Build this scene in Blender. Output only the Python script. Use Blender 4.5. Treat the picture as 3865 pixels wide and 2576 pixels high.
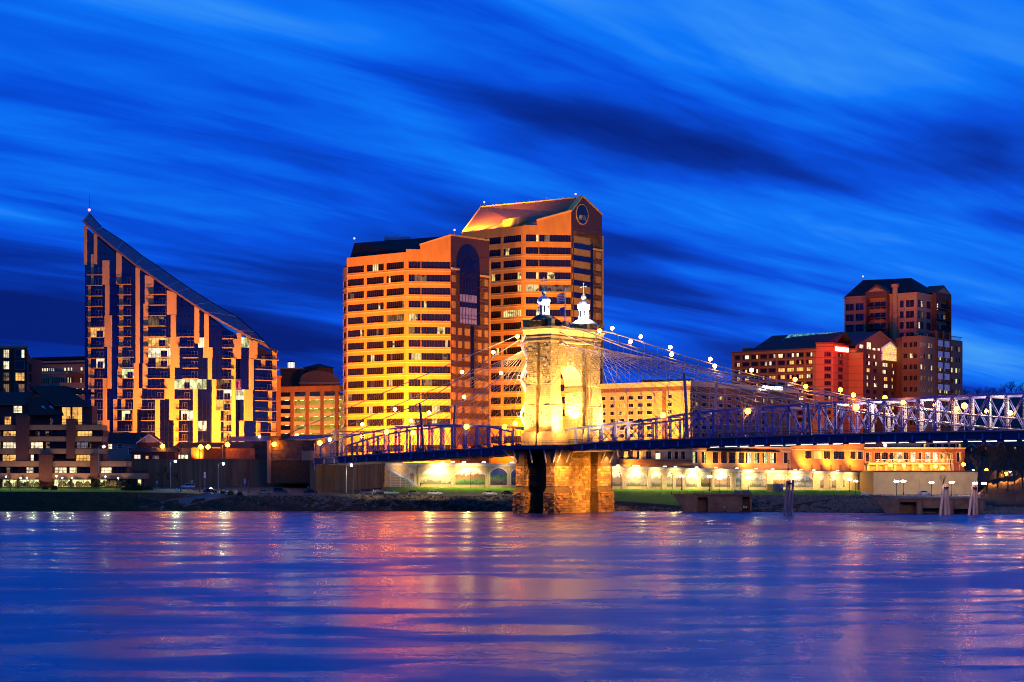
import bpy, bmesh, math, random
from mathutils import Vector, Matrix
R = random.Random(7)
for o in list(bpy.data.objects): bpy.data.objects.remove(o)
SC = bpy.context.scene; COL = SC.collection
# ------------------------------------------------------------------ camera
CX, YH, F, H = 1932.5, 1780.0, 6760.0, 12.0
cam = bpy.data.cameras.new('camera'); camo = bpy.data.objects.new('camera', cam); COL.objects.link(camo)
camo.location = (0, 0, H); camo.rotation_euler = (math.pi/2, 0, 0)
cam.sensor_width = 36; cam.lens = 36*F/3865; cam.shift_y = (YH-1288)/3865
cam.clip_start = 1; cam.clip_end = 9000
SC.camera = camo
SC.view_settings.view_transform = 'Standard'; SC.view_settings.look = 'None'
SC.view_settings.exposure = 0; SC.view_settings.gamma = 1
SC.render.engine = 'CYCLES'
cy = SC.cycles
cy.use_denoising = True; cy.pixel_filter_type = 'BLACKMAN_HARRIS'; cy.filter_width = 1.05
try: cy.denoiser = 'OPENIMAGEDENOISE'
except Exception: pass
cy.max_bounces = 5; cy.diffuse_bounces = 2; cy.glossy_bounces = 3; cy.transmission_bounces = 3
cy.sample_clamp_indirect = 8; cy.sample_clamp_direct = 0; cy.caustics_reflective = False; cy.caustics_refractive = False
cy.use_light_tree = True; cy.blur_glossy = 0.5
# ------------------------------------------------------------------ sky (dusk, wind-drawn cloud sheet at infinity)
W = bpy.data.worlds.new('World'); SC.world = W; W.use_nodes = True
nt = W.node_tree; N = nt.nodes; N.clear()
def nd(t, k, **kw):
    n = t.nodes.new(k)
    for a, b in kw.items(): setattr(n, a, b)
    return n
def mth(t, op, a, b=None, c=None):
    n = t.nodes.new('ShaderNodeMath'); n.operation = op
    for i, v in enumerate((a, b, c)):
        if v is None: continue
        if isinstance(v, (int, float)): n.inputs[i].default_value = v
        else: t.links.new(v, n.inputs[i])
    return n.outputs[0]
def noise(t, vec, scale, detail=4, rough=.5, dist=0):
    n = t.nodes.new('ShaderNodeTexNoise'); n.inputs['Scale'].default_value = scale
    n.inputs['Detail'].default_value = detail; n.inputs['Roughness'].default_value = rough
    n.inputs['Distortion'].default_value = dist
    if vec is not None: t.links.new(vec, n.inputs['Vector'])
    return n.outputs['Fac']
def ramp(t, fac, stops):
    n = t.nodes.new('ShaderNodeValToRGB'); e = n.color_ramp.elements
    while len(e) > len(stops): e.remove(e[-1])
    while len(e) < len(stops): e.new(.5)
    for i, (p, c) in enumerate(stops):
        e[i].position = p; e[i].color = (c[0], c[1], c[2], 1)
    if fac is not None: t.links.new(fac, n.inputs[0])
    return n.outputs[0]
def sky_nodes():
    L = nt.links
    tc = nd(nt, 'ShaderNodeTexCoord'); sp = nd(nt, 'ShaderNodeSeparateXYZ'); L.new(tc.outputs['Generated'], sp.inputs[0])
    z = mth(nt, 'MAXIMUM', sp.outputs[2], 0.0)
    zz = mth(nt, "ADD", z, .10)
    px = mth(nt, 'DIVIDE', sp.outputs[0], zz); py = mth(nt, 'DIVIDE', sp.outputs[1], zz)
    a = math.radians(43); s, c = math.sin(a), math.cos(a)
    u = mth(nt, 'ADD', mth(nt, 'MULTIPLY', px, s), mth(nt, 'MULTIPLY', py, c))
    v = mth(nt, 'SUBTRACT', mth(nt, 'MULTIPLY', px, c), mth(nt, 'MULTIPLY', py, s))
    def plane(su, sv, ou, ov):
        cb = nd(nt, 'ShaderNodeCombineXYZ')
        L.new(mth(nt, 'MULTIPLY_ADD', u, su, ou), cb.inputs[0]); L.new(mth(nt, 'MULTIPLY_ADD', v, sv, ov), cb.inputs[1])
        return cb.outputs[0]
    n1 = noise(nt, plane(.34, .95, 53.6, 17.9), 1.0, 3, .5, .8)
    n2 = noise(nt, plane(.50, 2.0, 9.2, 4.4), 1.0, 4, .55, .6)
    n3 = noise(nt, plane(.32, .5, 21.7, 10.0), 1.0, 2, .5, .4)
    n4 = noise(nt, plane(1.0, 4.6, 2.2, 6.3), 1.0, 4, .6, .5)
    n4 = mth(nt, 'MULTIPLY', mth(nt, 'SUBTRACT', n4, .5), n3)
    m = mth(nt, 'ADD', mth(nt, 'MULTIPLY', n1, .42), mth(nt, 'MULTIPLY', n2, .34))
    m = mth(nt, 'ADD', m, mth(nt, 'MULTIPLY', n3, .24)); m = mth(nt, 'ADD', m, mth(nt, 'MULTIPLY', n4, .34))
    m = mth(nt, 'MULTIPLY_ADD', mth(nt, 'SUBTRACT', m, .5), 1.25, .485)
    # brighter overhead and towards the afterglow (right of the view), darker at the horizon
    m = mth(nt, 'ADD', m, mth(nt, 'MULTIPLY', mth(nt, 'SUBTRACT', mth(nt, 'MINIMUM', z, .24), .12), .62))
    m = mth(nt, 'ADD', m, mth(nt, 'MULTIPLY', sp.outputs[0], .04))
    colr = ramp(nt, m, [(.34, (.0002, .014, .20)), (.43, (.0003, .034, .40)), (.51, (.0006, .085, .78)), (.59, (.003, .19, 1.0)), (.70, (.055, .36, 1.0))])
    nis = nd(nt, 'ShaderNodeTexSky', sky_type='NISHITA'); nis.sun_disc = False
    nis.sun_elevation = math.radians(-3); nis.sun_rotation = math.radians(60)
    b1 = nd(nt, 'ShaderNodeBackground'); L.new(colr, b1.inputs[0]); b1.inputs[1].default_value = .94
    b2 = nd(nt, 'ShaderNodeBackground'); L.new(nis.outputs[0], b2.inputs[0]); b2.inputs[1].default_value = .015
    ad = nd(nt, 'ShaderNodeAddShader'); L.new(b1.outputs[0], ad.inputs[0]); L.new(b2.outputs[0], ad.inputs[1])
    out = nd(nt, 'ShaderNodeOutputWorld'); L.new(ad.outputs[0], out.inputs[0])
sky_nodes()
# dusk: the sun itself is down, only a faint wide afterglow is left of it
sl = bpy.data.lights.new('sun', 'SUN'); sl.energy = .06; sl.angle = math.radians(25); sl.color = (.75, .6, .9)
so = bpy.data.objects.new('sun', sl); COL.objects.link(so); so.rotation_euler = (math.radians(75), 0, math.radians(30))
# ------------------------------------------------------------------ projection helpers for laying out the plan
def at(px, Y): return ((px-CX)*Y/F, Y)
def zat(py, Y): return H-(py-YH)*Y/F
def walk(p, d, px):
    k = (px-CX)/F; t = (k*p[1]-p[0])/(d[0]-k*d[1]); return (p[0]+t*d[0], p[1]+t*d[1])
A = (math.cos(math.radians(38)), -math.sin(math.radians(38)))     # along the bridge, towards the river
B = (math.sin(math.radians(38)), math.cos(math.radians(38)))      # along the river, away
class Fr:                       # a vertical facade frame: s along, z up, d outward
    def __init__(s, p, q):
        s.p = p; dx, dy = q[0]-p[0], q[1]-p[1]; s.L = math.hypot(dx, dy); s.u = (dx/s.L, dy/s.L); s.n = (s.u[1], -s.u[0])
        s.ang = math.atan2(dy, dx)
    def xy(s, a, d=0): return (s.p[0]+s.u[0]*a+s.n[0]*d, s.p[1]+s.u[1]*a+s.n[1]*d)
    def pt(s, a, z, d=0): x, y = s.xy(a, d); return (x, y, z)
    def s(s, px):
        k = (px-CX)/F; return (k*s.p[1]-s.p[0])/(s.u[0]-k*s.u[1])
    def z(s, px, py): return zat(py, s.xy(s.s(px))[1])
    def zs(s, a, py): return zat(py, s.xy(a)[1])
# ------------------------------------------------------------------ mesh builder
class MB:
    def __init__(s): s.v = []; s.f = []; s.m = []; s.mi = 0
    def face(s, pts):
        b = len(s.v); s.v += [tuple(p) for p in pts]; s.f.append(tuple(range(b, b+len(pts)))); s.m.append(s.mi)
    def hexa(s, p):             # 8 corners: bottom 4 ccw, top 4
        b = len(s.v); s.v += [tuple(q) for q in p]
        for f in ((3,2,1,0),(4,5,6,7),(0,1,5,4),(1,2,6,5),(2,3,7,6),(3,0,4,7)):
            s.f.append(tuple(b+i for i in f)); s.m.append(s.mi)
    def box(s, x0, x1, y0, y1, z0, z1):
        s.hexa([(x0,y0,z0),(x1,y0,z0),(x1,y1,z0),(x0,y1,z0),(x0,y0,z1),(x1,y0,z1),(x1,y1,z1),(x0,y1,z1)])
    def fbox(s, fr, a0, a1, z0, z1, d0, d1):
        P = [fr.xy(a0,d1), fr.xy(a1,d1), fr.xy(a1,d0), fr.xy(a0,d0)]
        s.hexa([(x,y,z0) for x,y in P]+[(x,y,z1) for x,y in P])
    def prism(s, poly, z0, z1):  # ccw plan polygon
        n = len(poly); b = len(s.v)
        zt = z1 if isinstance(z1, (list, tuple)) else [z1]*n
        s.v += [(x,y,z0) for x,y in poly]+[(p[0],p[1],zt[i]) for i,p in enumerate(poly)]
        s.f.append(tuple(b+n-1-i for i in range(n))); s.m.append(s.mi)
        s.f.append(tuple(b+n+i for i in range(n))); s.m.append(s.mi)
        for i in range(n):
            j = (i+1) % n; s.f.append((b+i,b+j,b+n+j,b+n+i)); s.m.append(s.mi)
    def extr(s, fr, poly, d0, d1):   # facade polygon (s,z) extruded from d0 (back) to d1 (front)
        n = len(poly); b = len(s.v)
        s.v += [fr.pt(a,z,d1) for a,z in poly]+[fr.pt(a,z,d0) for a,z in poly]
        s.f.append(tuple(b+i for i in range(n))); s.m.append(s.mi)
        s.f.append(tuple(b+n+n-1-i for i in range(n))); s.m.append(s.mi)
        for i in range(n):
            j = (i+1) % n; s.f.append((b+j,b+i,b+n+i,b+n+j)); s.m.append(s.mi)
    def beam(s, p, q, w, h=None, up=(0,0,1)):
        p = Vector(p); q = Vector(q); h = h or w; t = (q-p)
        if t.length < 1e-6: return
        t.normalize(); upv = Vector(up)
        if abs(t.dot(upv)) > .98: upv = Vector((1,0,0))
        a = t.cross(upv).normalized()*(w/2); c = a.cross(t).normalized()*(h/2)
        s.hexa([p-a-c, p+a-c, q+a-c, q-a-c, p-a+c, p+a+c, q+a+c, q-a+c])
    def tube(s, pts, r, n=6, cap=True):
        pts = [Vector(p) for p in pts]; m = len(pts); rr = r if isinstance(r, (list, tuple)) else [r]*m; b = len(s.v)
        for i, p in enumerate(pts):
            t = (pts[min(i+1,m-1)]-pts[max(i-1,0)]).normalized(); u = Vector((0,0,1)) if abs(t.z) < .9 else Vector((1,0,0))
            a = t.cross(u).normalized(); c = a.cross(t)
            for k in range(n):
                g = 2*math.pi*k/n; s.v.append(tuple(p+(a*math.cos(g)+c*math.sin(g))*rr[i]))
        for i in range(m-1):
            for k in range(n):
                l = (k+1) % n; s.f.append((b+i*n+k, b+i*n+l, b+i*n+n+l, b+i*n+n+k)); s.m.append(s.mi)
        if cap:
            s.f.append(tuple(b+k for k in range(n))[::-1]); s.m.append(s.mi)
            s.f.append(tuple(b+(m-1)*n+k for k in range(n))); s.m.append(s.mi)
    def lathe(s, prof, n=12, c=(0,0,0), rot=0):
        b = len(s.v); m = len(prof)
        for r, z in prof:
            for k in range(n):
                g = 2*math.pi*k/n+rot; s.v.append((c[0]+r*math.cos(g), c[1]+r*math.sin(g), c[2]+z))
        for i in range(m-1):
            for k in range(n):
                l = (k+1) % n; s.f.append((b+i*n+k, b+i*n+l, b+i*n+n+l, b+i*n+n+k)); s.m.append(s.mi)
        s.f.append(tuple(b+k for k in range(n))[::-1]); s.m.append(s.mi)
        s.f.append(tuple(b+(m-1)*n+k for k in range(n))); s.m.append(s.mi)
    def ball(s, c, r, n=10, k=6, sz=1):
        s.lathe([(max(.01,r*math.sin(math.pi*i/k)), -r*sz*math.cos(math.pi*i/k)) for i in range(k+1)], n, c)
    def wall(s, fr, s0, s1, z0, z1, holes, depth, top=None):
        xs = sorted(set([round(s0,3), round(s1,3)]+[round(h[i],3) for h in holes for i in (0,1)]))
        zs = sorted(set([round(z0,3), round(z1,3)]+[round(h[i],3) for h in holes for i in (2,3)]))
        xs = [x for x in xs if s0-1e-3 <= x <= s1+1e-3]; zs = [z for z in zs if z0-1e-3 <= z <= z1+1e-3]
        for j in range(len(zs)-1):
            zc = (zs[j]+zs[j+1])/2; row = [h for h in holes if h[2] < zc < h[3]]; run = None
            for i in range(len(xs)-1):
                xc = (xs[i]+xs[i+1])/2
                if any(h[0] < xc < h[1] for h in row):
                    if run is not None: s._wq(fr, run, xs[i], zs[j], zs[j+1]); run = None
                elif run is None: run = xs[i]
            if run is not None: s._wq(fr, run, xs[-1], zs[j], zs[j+1])
        for a, b, c, d in holes:
            for P in (((a,c,0),(b,c,0),(b,c,-depth),(a,c,-depth)), ((a,d,-depth),(b,d,-depth),(b,d,0),(a,d,0)),
                      ((a,c,-depth),(a,d,-depth),(a,d,0),(a,c,0)), ((b,c,0),(b,d,0),(b,d,-depth),(b,c,-depth))):
                s.face([fr.pt(*q) for q in P])
    def _wq(s, fr, a, b, c, d): s.face([fr.pt(a,c), fr.pt(b,c), fr.pt(b,d), fr.pt(a,d)])
    def mesh(s, name, mats, smooth=False):
        me = bpy.data.meshes.new(name); me.from_pydata(s.v, [], s.f)
        for m in (mats if isinstance(mats, (list, tuple)) else [mats]): me.materials.append(m)
        if len(me.materials) > 1: me.polygons.foreach_set('material_index', s.m)
        if smooth: me.polygons.foreach_set('use_smooth', [True]*len(s.f))
        me.update(); return me
    def build(s, name, mats, parent=None, smooth=False):
        return link(name, s.mesh(name, mats, smooth), parent)
def link(name, me, parent=None, loc=None, rz=None):
    o = bpy.data.objects.new(name, me); COL.objects.link(o)
    if parent is not None:
        o.parent = parent
        if loc is None: o.matrix_parent_inverse = PINV.get(parent.name, Matrix())
    if loc is not None: o.location = loc
    if rz is not None: o.rotation_euler = (0,0,rz)
    return o
PINV = {}
def put(name, me, parent, loc, rz=0):        # place shared mesh at a world position under a parent with a world-space root
    o = bpy.data.objects.new(name, me); COL.objects.link(o); o.parent = parent
    o.matrix_parent_inverse = PINV.get(parent.name, Matrix()); o.location = loc; o.rotation_euler = (0,0,rz); return o
def tag(o, label=None, cat=None, group=None, kind=None):
    if label: o['label'] = label
    if cat: o['category'] = cat
    if group: o['group'] = group
    if kind: o['kind'] = kind
    return o
def root(name, loc, label, cat, group=None, rz=0):
    o = bpy.data.objects.new(name, None); COL.objects.link(o); o.location = loc; o.rotation_euler = (0,0,rz); o.empty_display_size = .5
    PINV[o.name] = Matrix.Translation(Vector(loc)).inverted()
    return tag(o, label, cat, group)
def copy_tree(o, parent=None):
    c = o.copy(); COL.objects.link(c)
    if parent is not None: c.parent = parent
    for ch in list(o.children): copy_tree(ch, c)
    return c
# ------------------------------------------------------------------ materials
MATS = {}
def mat(name, col, rough=.7, metal=0, var=.25, sc=.6, bump=0, bsc=3, spec=.4, streak=0, coat=0):
    m = bpy.data.materials.new(name); m.use_nodes = True; t = m.node_tree; p = t.nodes['Principled BSDF']; L = t.links
    p.inputs['Roughness'].default_value = rough; p.inputs['Metallic'].default_value = metal
    p.inputs['Specular IOR Level'].default_value = spec
    g = nd(t, 'ShaderNodeNewGeometry')
    if var:
        mp = nd(t, 'ShaderNodeMapping'); L.new(g.outputs['Position'], mp.inputs[0])
        if streak: mp.inputs['Scale'].default_value = (1, 1, streak)
        f = noise(t, mp.outputs[0], sc, 6, .6)
        c0 = tuple(c*(1-var) for c in col); c1 = tuple(min(1, c*(1+var)) for c in col)
        L.new(ramp(t, f, [(.3, c0), (.7, c1)]), p.inputs['Base Color'])
    else: p.inputs['Base Color'].default_value = (*col, 1)
    if bump:
        b = nd(t, 'ShaderNodeBump'); b.inputs['Strength'].default_value = bump; b.inputs['Distance'].default_value = .1
        L.new(noise(t, g.outputs['Position'], bsc, 5, .6), b.inputs['Height']); L.new(b.outputs[0], p.inputs['Normal'])
    MATS[name] = m; return m
def emat(name, col, strength, sample=True):
    m = bpy.data.materials.new(name); m.use_nodes = True; t = m.node_tree; p = t.nodes['Principled BSDF']
    p.inputs['Base Color'].default_value = (.02,.02,.02,1); p.inputs['Emission Color'].default_value = (*col,1); p.inputs['Emission Strength'].default_value = strength
    if not sample: m.cycles.emission_sampling = 'NONE'
    MATS[name] = m; return m
def roommat(name, dark, lit, strength, sx=.55, thr=.45):   # a lit interior behind glass: furniture-sized light and dark patches, glass gloss on top
    m = bpy.data.materials.new(name); m.use_nodes = True; t = m.node_tree; p = t.nodes['Principled BSDF']; L = t.links
    g = nd(t, 'ShaderNodeNewGeometry'); mp = nd(t, 'ShaderNodeMapping'); L.new(g.outputs['Position'], mp.inputs[0])
    mp.inputs['Scale'].default_value = (1, 1, .8)
    vo = nd(t, 'ShaderNodeTexVoronoi', distance='MANHATTAN'); vo.inputs['Scale'].default_value = sx; L.new(mp.outputs[0], vo.inputs['Vector'])
    f2 = noise(t, mp.outputs[0], sx*2.2, 4, .6)
    sp = nd(t, 'ShaderNodeSeparateColor'); L.new(vo.outputs['Color'], sp.inputs[0])
    f = mth(t, 'ADD', mth(t, 'MULTIPLY', sp.outputs[0], .55), mth(t, 'MULTIPLY', f2, .55))
    c = ramp(t, f, [(thr-.18, dark), (thr, tuple(.5*x for x in lit)), (thr+.3, lit)])
    L.new(c, p.inputs['Emission Color']); p.inputs['Emission Strength'].default_value = strength
    p.inputs['Base Color'].default_value = (.01,.01,.01,1); p.inputs['Roughness'].default_value = .08
    m.cycles.emission_sampling = 'NONE'
    MATS[name] = m; return m
def glass(name, col, rough=.06, spec=.8):
    m = mat(name, col, rough, 0, .3, .25, 0, 3, spec); return m
M_conc = mat('tower_concrete', (.50,.25,.04), .75, 0, .16, .35, 0, 3, .3, .3)
M_stripe = mat('pale_limestone_band', (.66,.42,.10), .7, 0, .06, .5)
M_glass = glass('dark_glass', (.008,.007,.010), .06, .55)
M_glassb = glass('blue_glass', (.006,.008,.03), .05, .9)
M_mull = mat('bronze_mullion', (.05,.03,.025), .4, .3, .1)
M_lit1 = roommat('office_lit', (.05,.03,.01), (1,.72,.26), 1.25)
M_lit2 = roommat('office_dim', (.015,.008,.006), (.55,.33,.12), .55, .5, .55)
M_lit3 = roommat('room_warm', (.10,.03,.005), (1,.48,.10), 1.5, .7, .42)
M_lit4 = roommat('room_white', (.10,.07,.05), (1,.80,.48), 1.7, .7, .40)
M_lit5 = roommat('room_green_white', (.08,.08,.02), (.95,.95,.42), 1.3, .6, .42)
M_refl = roommat('blind_sky_glow', (.05,.05,.09), (.30,.27,.36), .55, .35, .45)  # reflected sky put in as a faint glow of the pane
M_brick = mat('dark_brown_brick', (.10,.032,.015), .85, 0, .2, 1.2, .3, 6)
M_brickr = mat('red_brick', (.24,.085,.045), .85, 0, .18, 1.0, .3, 6)
M_tan = mat('tan_precast', (.34,.21,.11), .8, 0, .12, .6)
M_roof = mat('dark_metal_roof', (.012,.010,.014), .7, 0, .2, .4, 0, 3, .15)
M_steel = mat('blue_bridge_paint', (.12,.125,.34), .42, .1, .22, 1.2)
M_cable = mat('cable_paint', (.46,.38,.33), .4, .3, .15, 1)
M_wcon = mat('floodwall_concrete', (.15,.095,.05), .85, 0, .45, .35, .3, 2, .3, .12)
M_wcon2 = mat('right_floodwall_concrete', (.36,.26,.15), .85, 0, .22, .25, .3, 2)
M_cont = mat('weathered_concrete', (.17,.12,.075), .85, 0, .35, .5, .4, 2)
M_dk = mat('black_iron', (.015,.015,.018), .5, .5, .1)
M_pole = mat('weathered_wood_pole', (.13,.095,.065), .9, 0, .25, 2)
M_gal = mat('galvanised_steel', (.35,.35,.36), .45, .6, .15)
M_white = mat('white_paint', (.75,.75,.73), .6, 0, .06, 1)
M_wood = mat('timber_pile', (.46,.32,.29), .9, 0, .35, 1.5, .5, 8, .3, .2)
# ================================================================== SETTING
def lerp(x, pts):
    if x <= pts[0][0]: return pts[0][1:]
    for (a, *p), (b, *q) in zip(pts, pts[1:]):
        if x <= b:
            t = (x-a)/(b-a); return tuple(u+(v-u)*t for u, v in zip(p, q))
    return pts[-1][1:]
fMur = Fr(at(1456,602), at(3240,740))
SHORE = [(-900,548),(0,541),(450,541),(1500,541),(1950,541),(2350,539),(2600,536),(2840,532),(3100,524),(3300,517),(3500,511),(3700,506),(3865,500),(4700,470)]
TOP = [(-900,566,1857),(0,562,1857),(450,562,1858),(560,560,1860),(700,560,1862),(850,558,1871),(1456,558,1872),(1950,560,1873),(2150,560,1874),(2350,556,1893),(2500,550,1904),(2600,547,1912),(2700,545,1890),(2840,552,1872),(3000,550,1873),(3300,545,1873),(3500,540,1876),(3690,540,1885),(3760,535,1903),(3865,530,1905),(4700,500,1905)]
def base(px):
    if px < 470: return lerp(px, [(-900,604,1838),(470,602,1838)])
    if px < 1456: return (613,1836)
    if px <= 3240:
        Y = fMur.xy(fMur.s(px))[1]; return (Y, lerp(px, [(1456,1838),(1900,1842),(2300,1846),(3000,1849),(3240,1851)])[0])
    return lerp(px, [(3240,742,1851),(3300,702,1868),(3690,700,1868),(3730,740,1815),(3865,760,1778),(4700,760,1760)])
def line(px, k):
    if k == 0: x, Y = at(px, lerp(px, SHORE)[0]-14); return Vector((x, Y, -2.5))
    if k == 1: x, Y = at(px, lerp(px, SHORE)[0]); return Vector((x, Y, -.05))
    if k == 2: Y, py = lerp(px, TOP)
    if k == 3: Y, py = base(px)
    x, Y = at(px, Y); return Vector((x, Y, zat(py, Y)))
def hn(x, y): return math.sin(x*.9+1.3*math.sin(y*.7))*.5+math.sin(x*.37+y*.53+2)*.5
def strip(name, mats, px0, px1, k0, k1, rows, step, t0=0, t1=1, amp=0, dz=0, kind='structure'):
    n = max(2, int((px1-px0)/step)+1); V = []; Fc = []
    for i in range(n):
        px = px0+(px1-px0)*i/(n-1); a, b = line(px, k0), line(px, k1)
        for j in range(rows+1):
            t = t0+(t1-t0)*j/rows; p = a.lerp(b, t)
            e = amp*math.sin(math.pi*min(1, max(0, t)))
            V.append((p.x, p.y, p.z+dz+e*(hn(p.x, p.y)+.6*hn(p.x*2.7, p.y*2.9)+.4*R.uniform(-1,1))))
    for i in range(n-1):
        for j in range(rows):
            q = i*(rows+1)+j; Fc.append((q, q+rows+1, q+rows+2, q+1))
    me = bpy.data.meshes.new(name); me.from_pydata(V, [], Fc); me.materials.append(mats)
    me.polygons.foreach_set('use_smooth', [True]*len(Fc)); me.update()
    return tag(link(name, me), kind=kind)
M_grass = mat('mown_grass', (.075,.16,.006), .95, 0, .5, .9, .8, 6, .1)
M_soil = mat('bank_soil', (.040,.024,.012), .95, 0, .55, .8, .9, 5, .1)
M_asph = mat('asphalt', (.060,.045,.030), .85, 0, .3, .5, .3, 6)
M_city = mat('city_paving', (.05,.045,.04), .9, 0, .3, .1)
M_rock = mat('limestone_riprap', (.13,.095,.06), .9, 0, .5, 1.5, .4, 4)
M_ramp = mat('ramp_concrete', (.12,.09,.065), .85, 0, .3, .6, .3, 4)
# water: wind-smeared river
def water_mat():
    m = bpy.data.materials.new('river_water'); m.use_nodes = True; t = m.node_tree; p = t.nodes['Principled BSDF']; L = t.links
    p.inputs['Base Color'].default_value = (.0003,.006,.13,1); p.inputs['IOR'].default_value = 1.333; p.inputs['Specular IOR Level'].default_value = .85
    g = nd(t, 'ShaderNodeNewGeometry')
    def pl(sx, sy):
        mp = nd(t, 'ShaderNodeMapping'); mp.inputs['Scale'].default_value = (sx, sy, 1); L.new(g.outputs['Position'], mp.inputs[0]); return mp.outputs[0]
    big = noise(t, pl(.016, .030), 1, 3, .55, .8)
    mid = noise(t, pl(.055, .12), 1, 5, .60, .5)
    fine = noise(t, pl(.5, 1.3), 1, 4, .6)
    pat = mth(t, 'ADD', mth(t, 'MULTIPLY', big, .5), mth(t, 'MULTIPLY', mid, .5))
    def mr(lo, hi):
        n = nd(t, 'ShaderNodeMapRange', interpolation_type='SMOOTHSTEP'); L.new(pat, n.inputs[0])
        n.inputs[1].default_value = .42; n.inputs[2].default_value = .61; n.inputs[3].default_value = lo; n.inputs[4].default_value = hi; return n.outputs[0]
    L.new(mr(.25, .32), p.inputs['Roughness'])
    h = mth(t, 'ADD', mth(t, 'MULTIPLY', mid, .32), mth(t, 'MULTIPLY', fine, .05))
    b = nd(t, 'ShaderNodeBump'); b.inputs['Strength'].default_value = 1; b.inputs['Distance'].default_value = .42; L.new(h, b.inputs['Height'])
    # at a grazing view only the near slopes of the wavelets show: their mean tilt, stronger on rougher patches
    cv_ = nd(t, 'ShaderNodeCombineXYZ'); L.new(mr(-.004, -.088), cv_.inputs[1])
    va = nd(t, 'ShaderNodeVectorMath', operation='ADD'); L.new(b.outputs[0], va.inputs[0]); L.new(cv_.outputs[0], va.inputs[1])
    vn = nd(t, 'ShaderNodeVectorMath', operation='NORMALIZE'); L.new(va.outputs[0], vn.inputs[0]); L.new(vn.outputs[0], p.inputs['Normal'])
    MATS['water'] = m; return m
M_water = water_mat()
m = MB(); m.face([(-1600,-250,0),(1600,-250,0),(1600,640,0),(-1600,640,0)]); tag(m.build('river_water', M_water), kind='structure')
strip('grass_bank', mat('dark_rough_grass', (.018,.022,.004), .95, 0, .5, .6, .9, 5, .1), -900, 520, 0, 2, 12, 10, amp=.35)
strip('riverbank', M_soil, 520, 4700, 0, 2, 12, 8, amp=.5)
strip('lawn', M_grass, -900, 560, 2, 3, 6, 14, amp=.1)
strip('parking_lot', M_asph, 560, 1456, 2, 3, 5, 14)
strip('river_road', M_asph, 1456, 2150, 2, 3, 2, 14, 0, .22)
strip('lawn', M_grass, 1456, 2150, 2, 3, 8, 12, .22, 1.0, amp=.15)
strip('lawn', M_grass, 2150, 3250, 2, 3, 8, 12, amp=.25)
strip('riverside_pavement', M_wcon2, 3250, 3700, 2, 3, 5, 14)
strip('wooded_bank', M_soil, 3700, 4700, 2, 3, 8, 10, amp=.8)
# boat ramp
m = MB()
def bankp(px, t, dz): p = line(px, 1).lerp(line(px, 2), t); return (p.x, p.y, p.z+dz)
NR = 10
for i in range(NR):
    t0, t1 = i/NR, (i+1)/NR
    l = lambda t: 500+(790-500)*t; r = lambda t: 655+(905-655)*t
    m.face([bankp(l(t0),t0,.42), bankp(r(t0),t0,.42), bankp(r(t1),t1,.42), bankp(l(t1),t1,.42)])
tag(m.build('boat_ramp', M_ramp), kind='structure')
m = MB()
for i in range(NR):
    t0, t1 = i/NR, (i+1)/NR
    for e in (l, r): m.beam(bankp(e(t0),t0,.45), bankp(e(t1),t1,.45), .5, .5)
tag(m.build('ramp_kerb', M_brickr), kind='structure')
# ground of the town behind the floodwalls
m = MB(); pts = []
for px in list(range(-2600, 1456, 200))+[1456]+list(range(1500, 3241, 200))+[3240, 3300, 3690, 3760, 4700, 7000]:
    Y = base(min(max(px,-900),4700))[0]+1.2; x, y = at(px, Y); pts.append((x, y))
for (x0,y0),(x1,y1) in zip(pts, pts[1:]):
    m.face([(x0,y0,12.3),(x1,y1,12.3),(x1*7.5,y1*7.5,12.3),(x0*7.5,y0*7.5,12.3)])
    m.face([(x0,y0,1),(x1,y1,1),(x1,y1,12.3),(x0,y0,12.3)])
tag(m.build('ground', M_city), kind='structure')
# far hill on the right
def hill(name, px0, px1, Y, ys, col):
    V = []; Fc = []; n = 60
    for i in range(n+1):
        px = px0+(px1-px0)*i/n; e = lerp(px, ys)[0]; x, _ = at(px, Y); zt = zat(e, Y)+1.2*hn(px*.05, 1)
        for j, f in enumerate((0, .25, .5, .75, 1)):
            V.append((x*(.75+.25*f), Y*(.75+.25*f), 11+(zt-11)*math.sin(f*math.pi/2)))
        V.append((x*1.25, Y*1.25, 5))
    for i in range(n):
        for j in range(5): q = i*6+j; Fc.append((q, q+6, q+7, q+1))
    me = bpy.data.meshes.new(name); me.from_pydata(V, [], Fc); me.materials.append(col); me.update()
    tag(link(name, me), kind='structure')
M_hill = mat('wooded_hill', (.020,.013,.008), .95, 0, .5, .05)
hill('hill', 3420, 5200, 1500, [(3420,1790),(3560,1560),(3640,1500),(3740,1496),(3865,1480),(4300,1450),(5200,1500)], M_hill)
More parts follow.
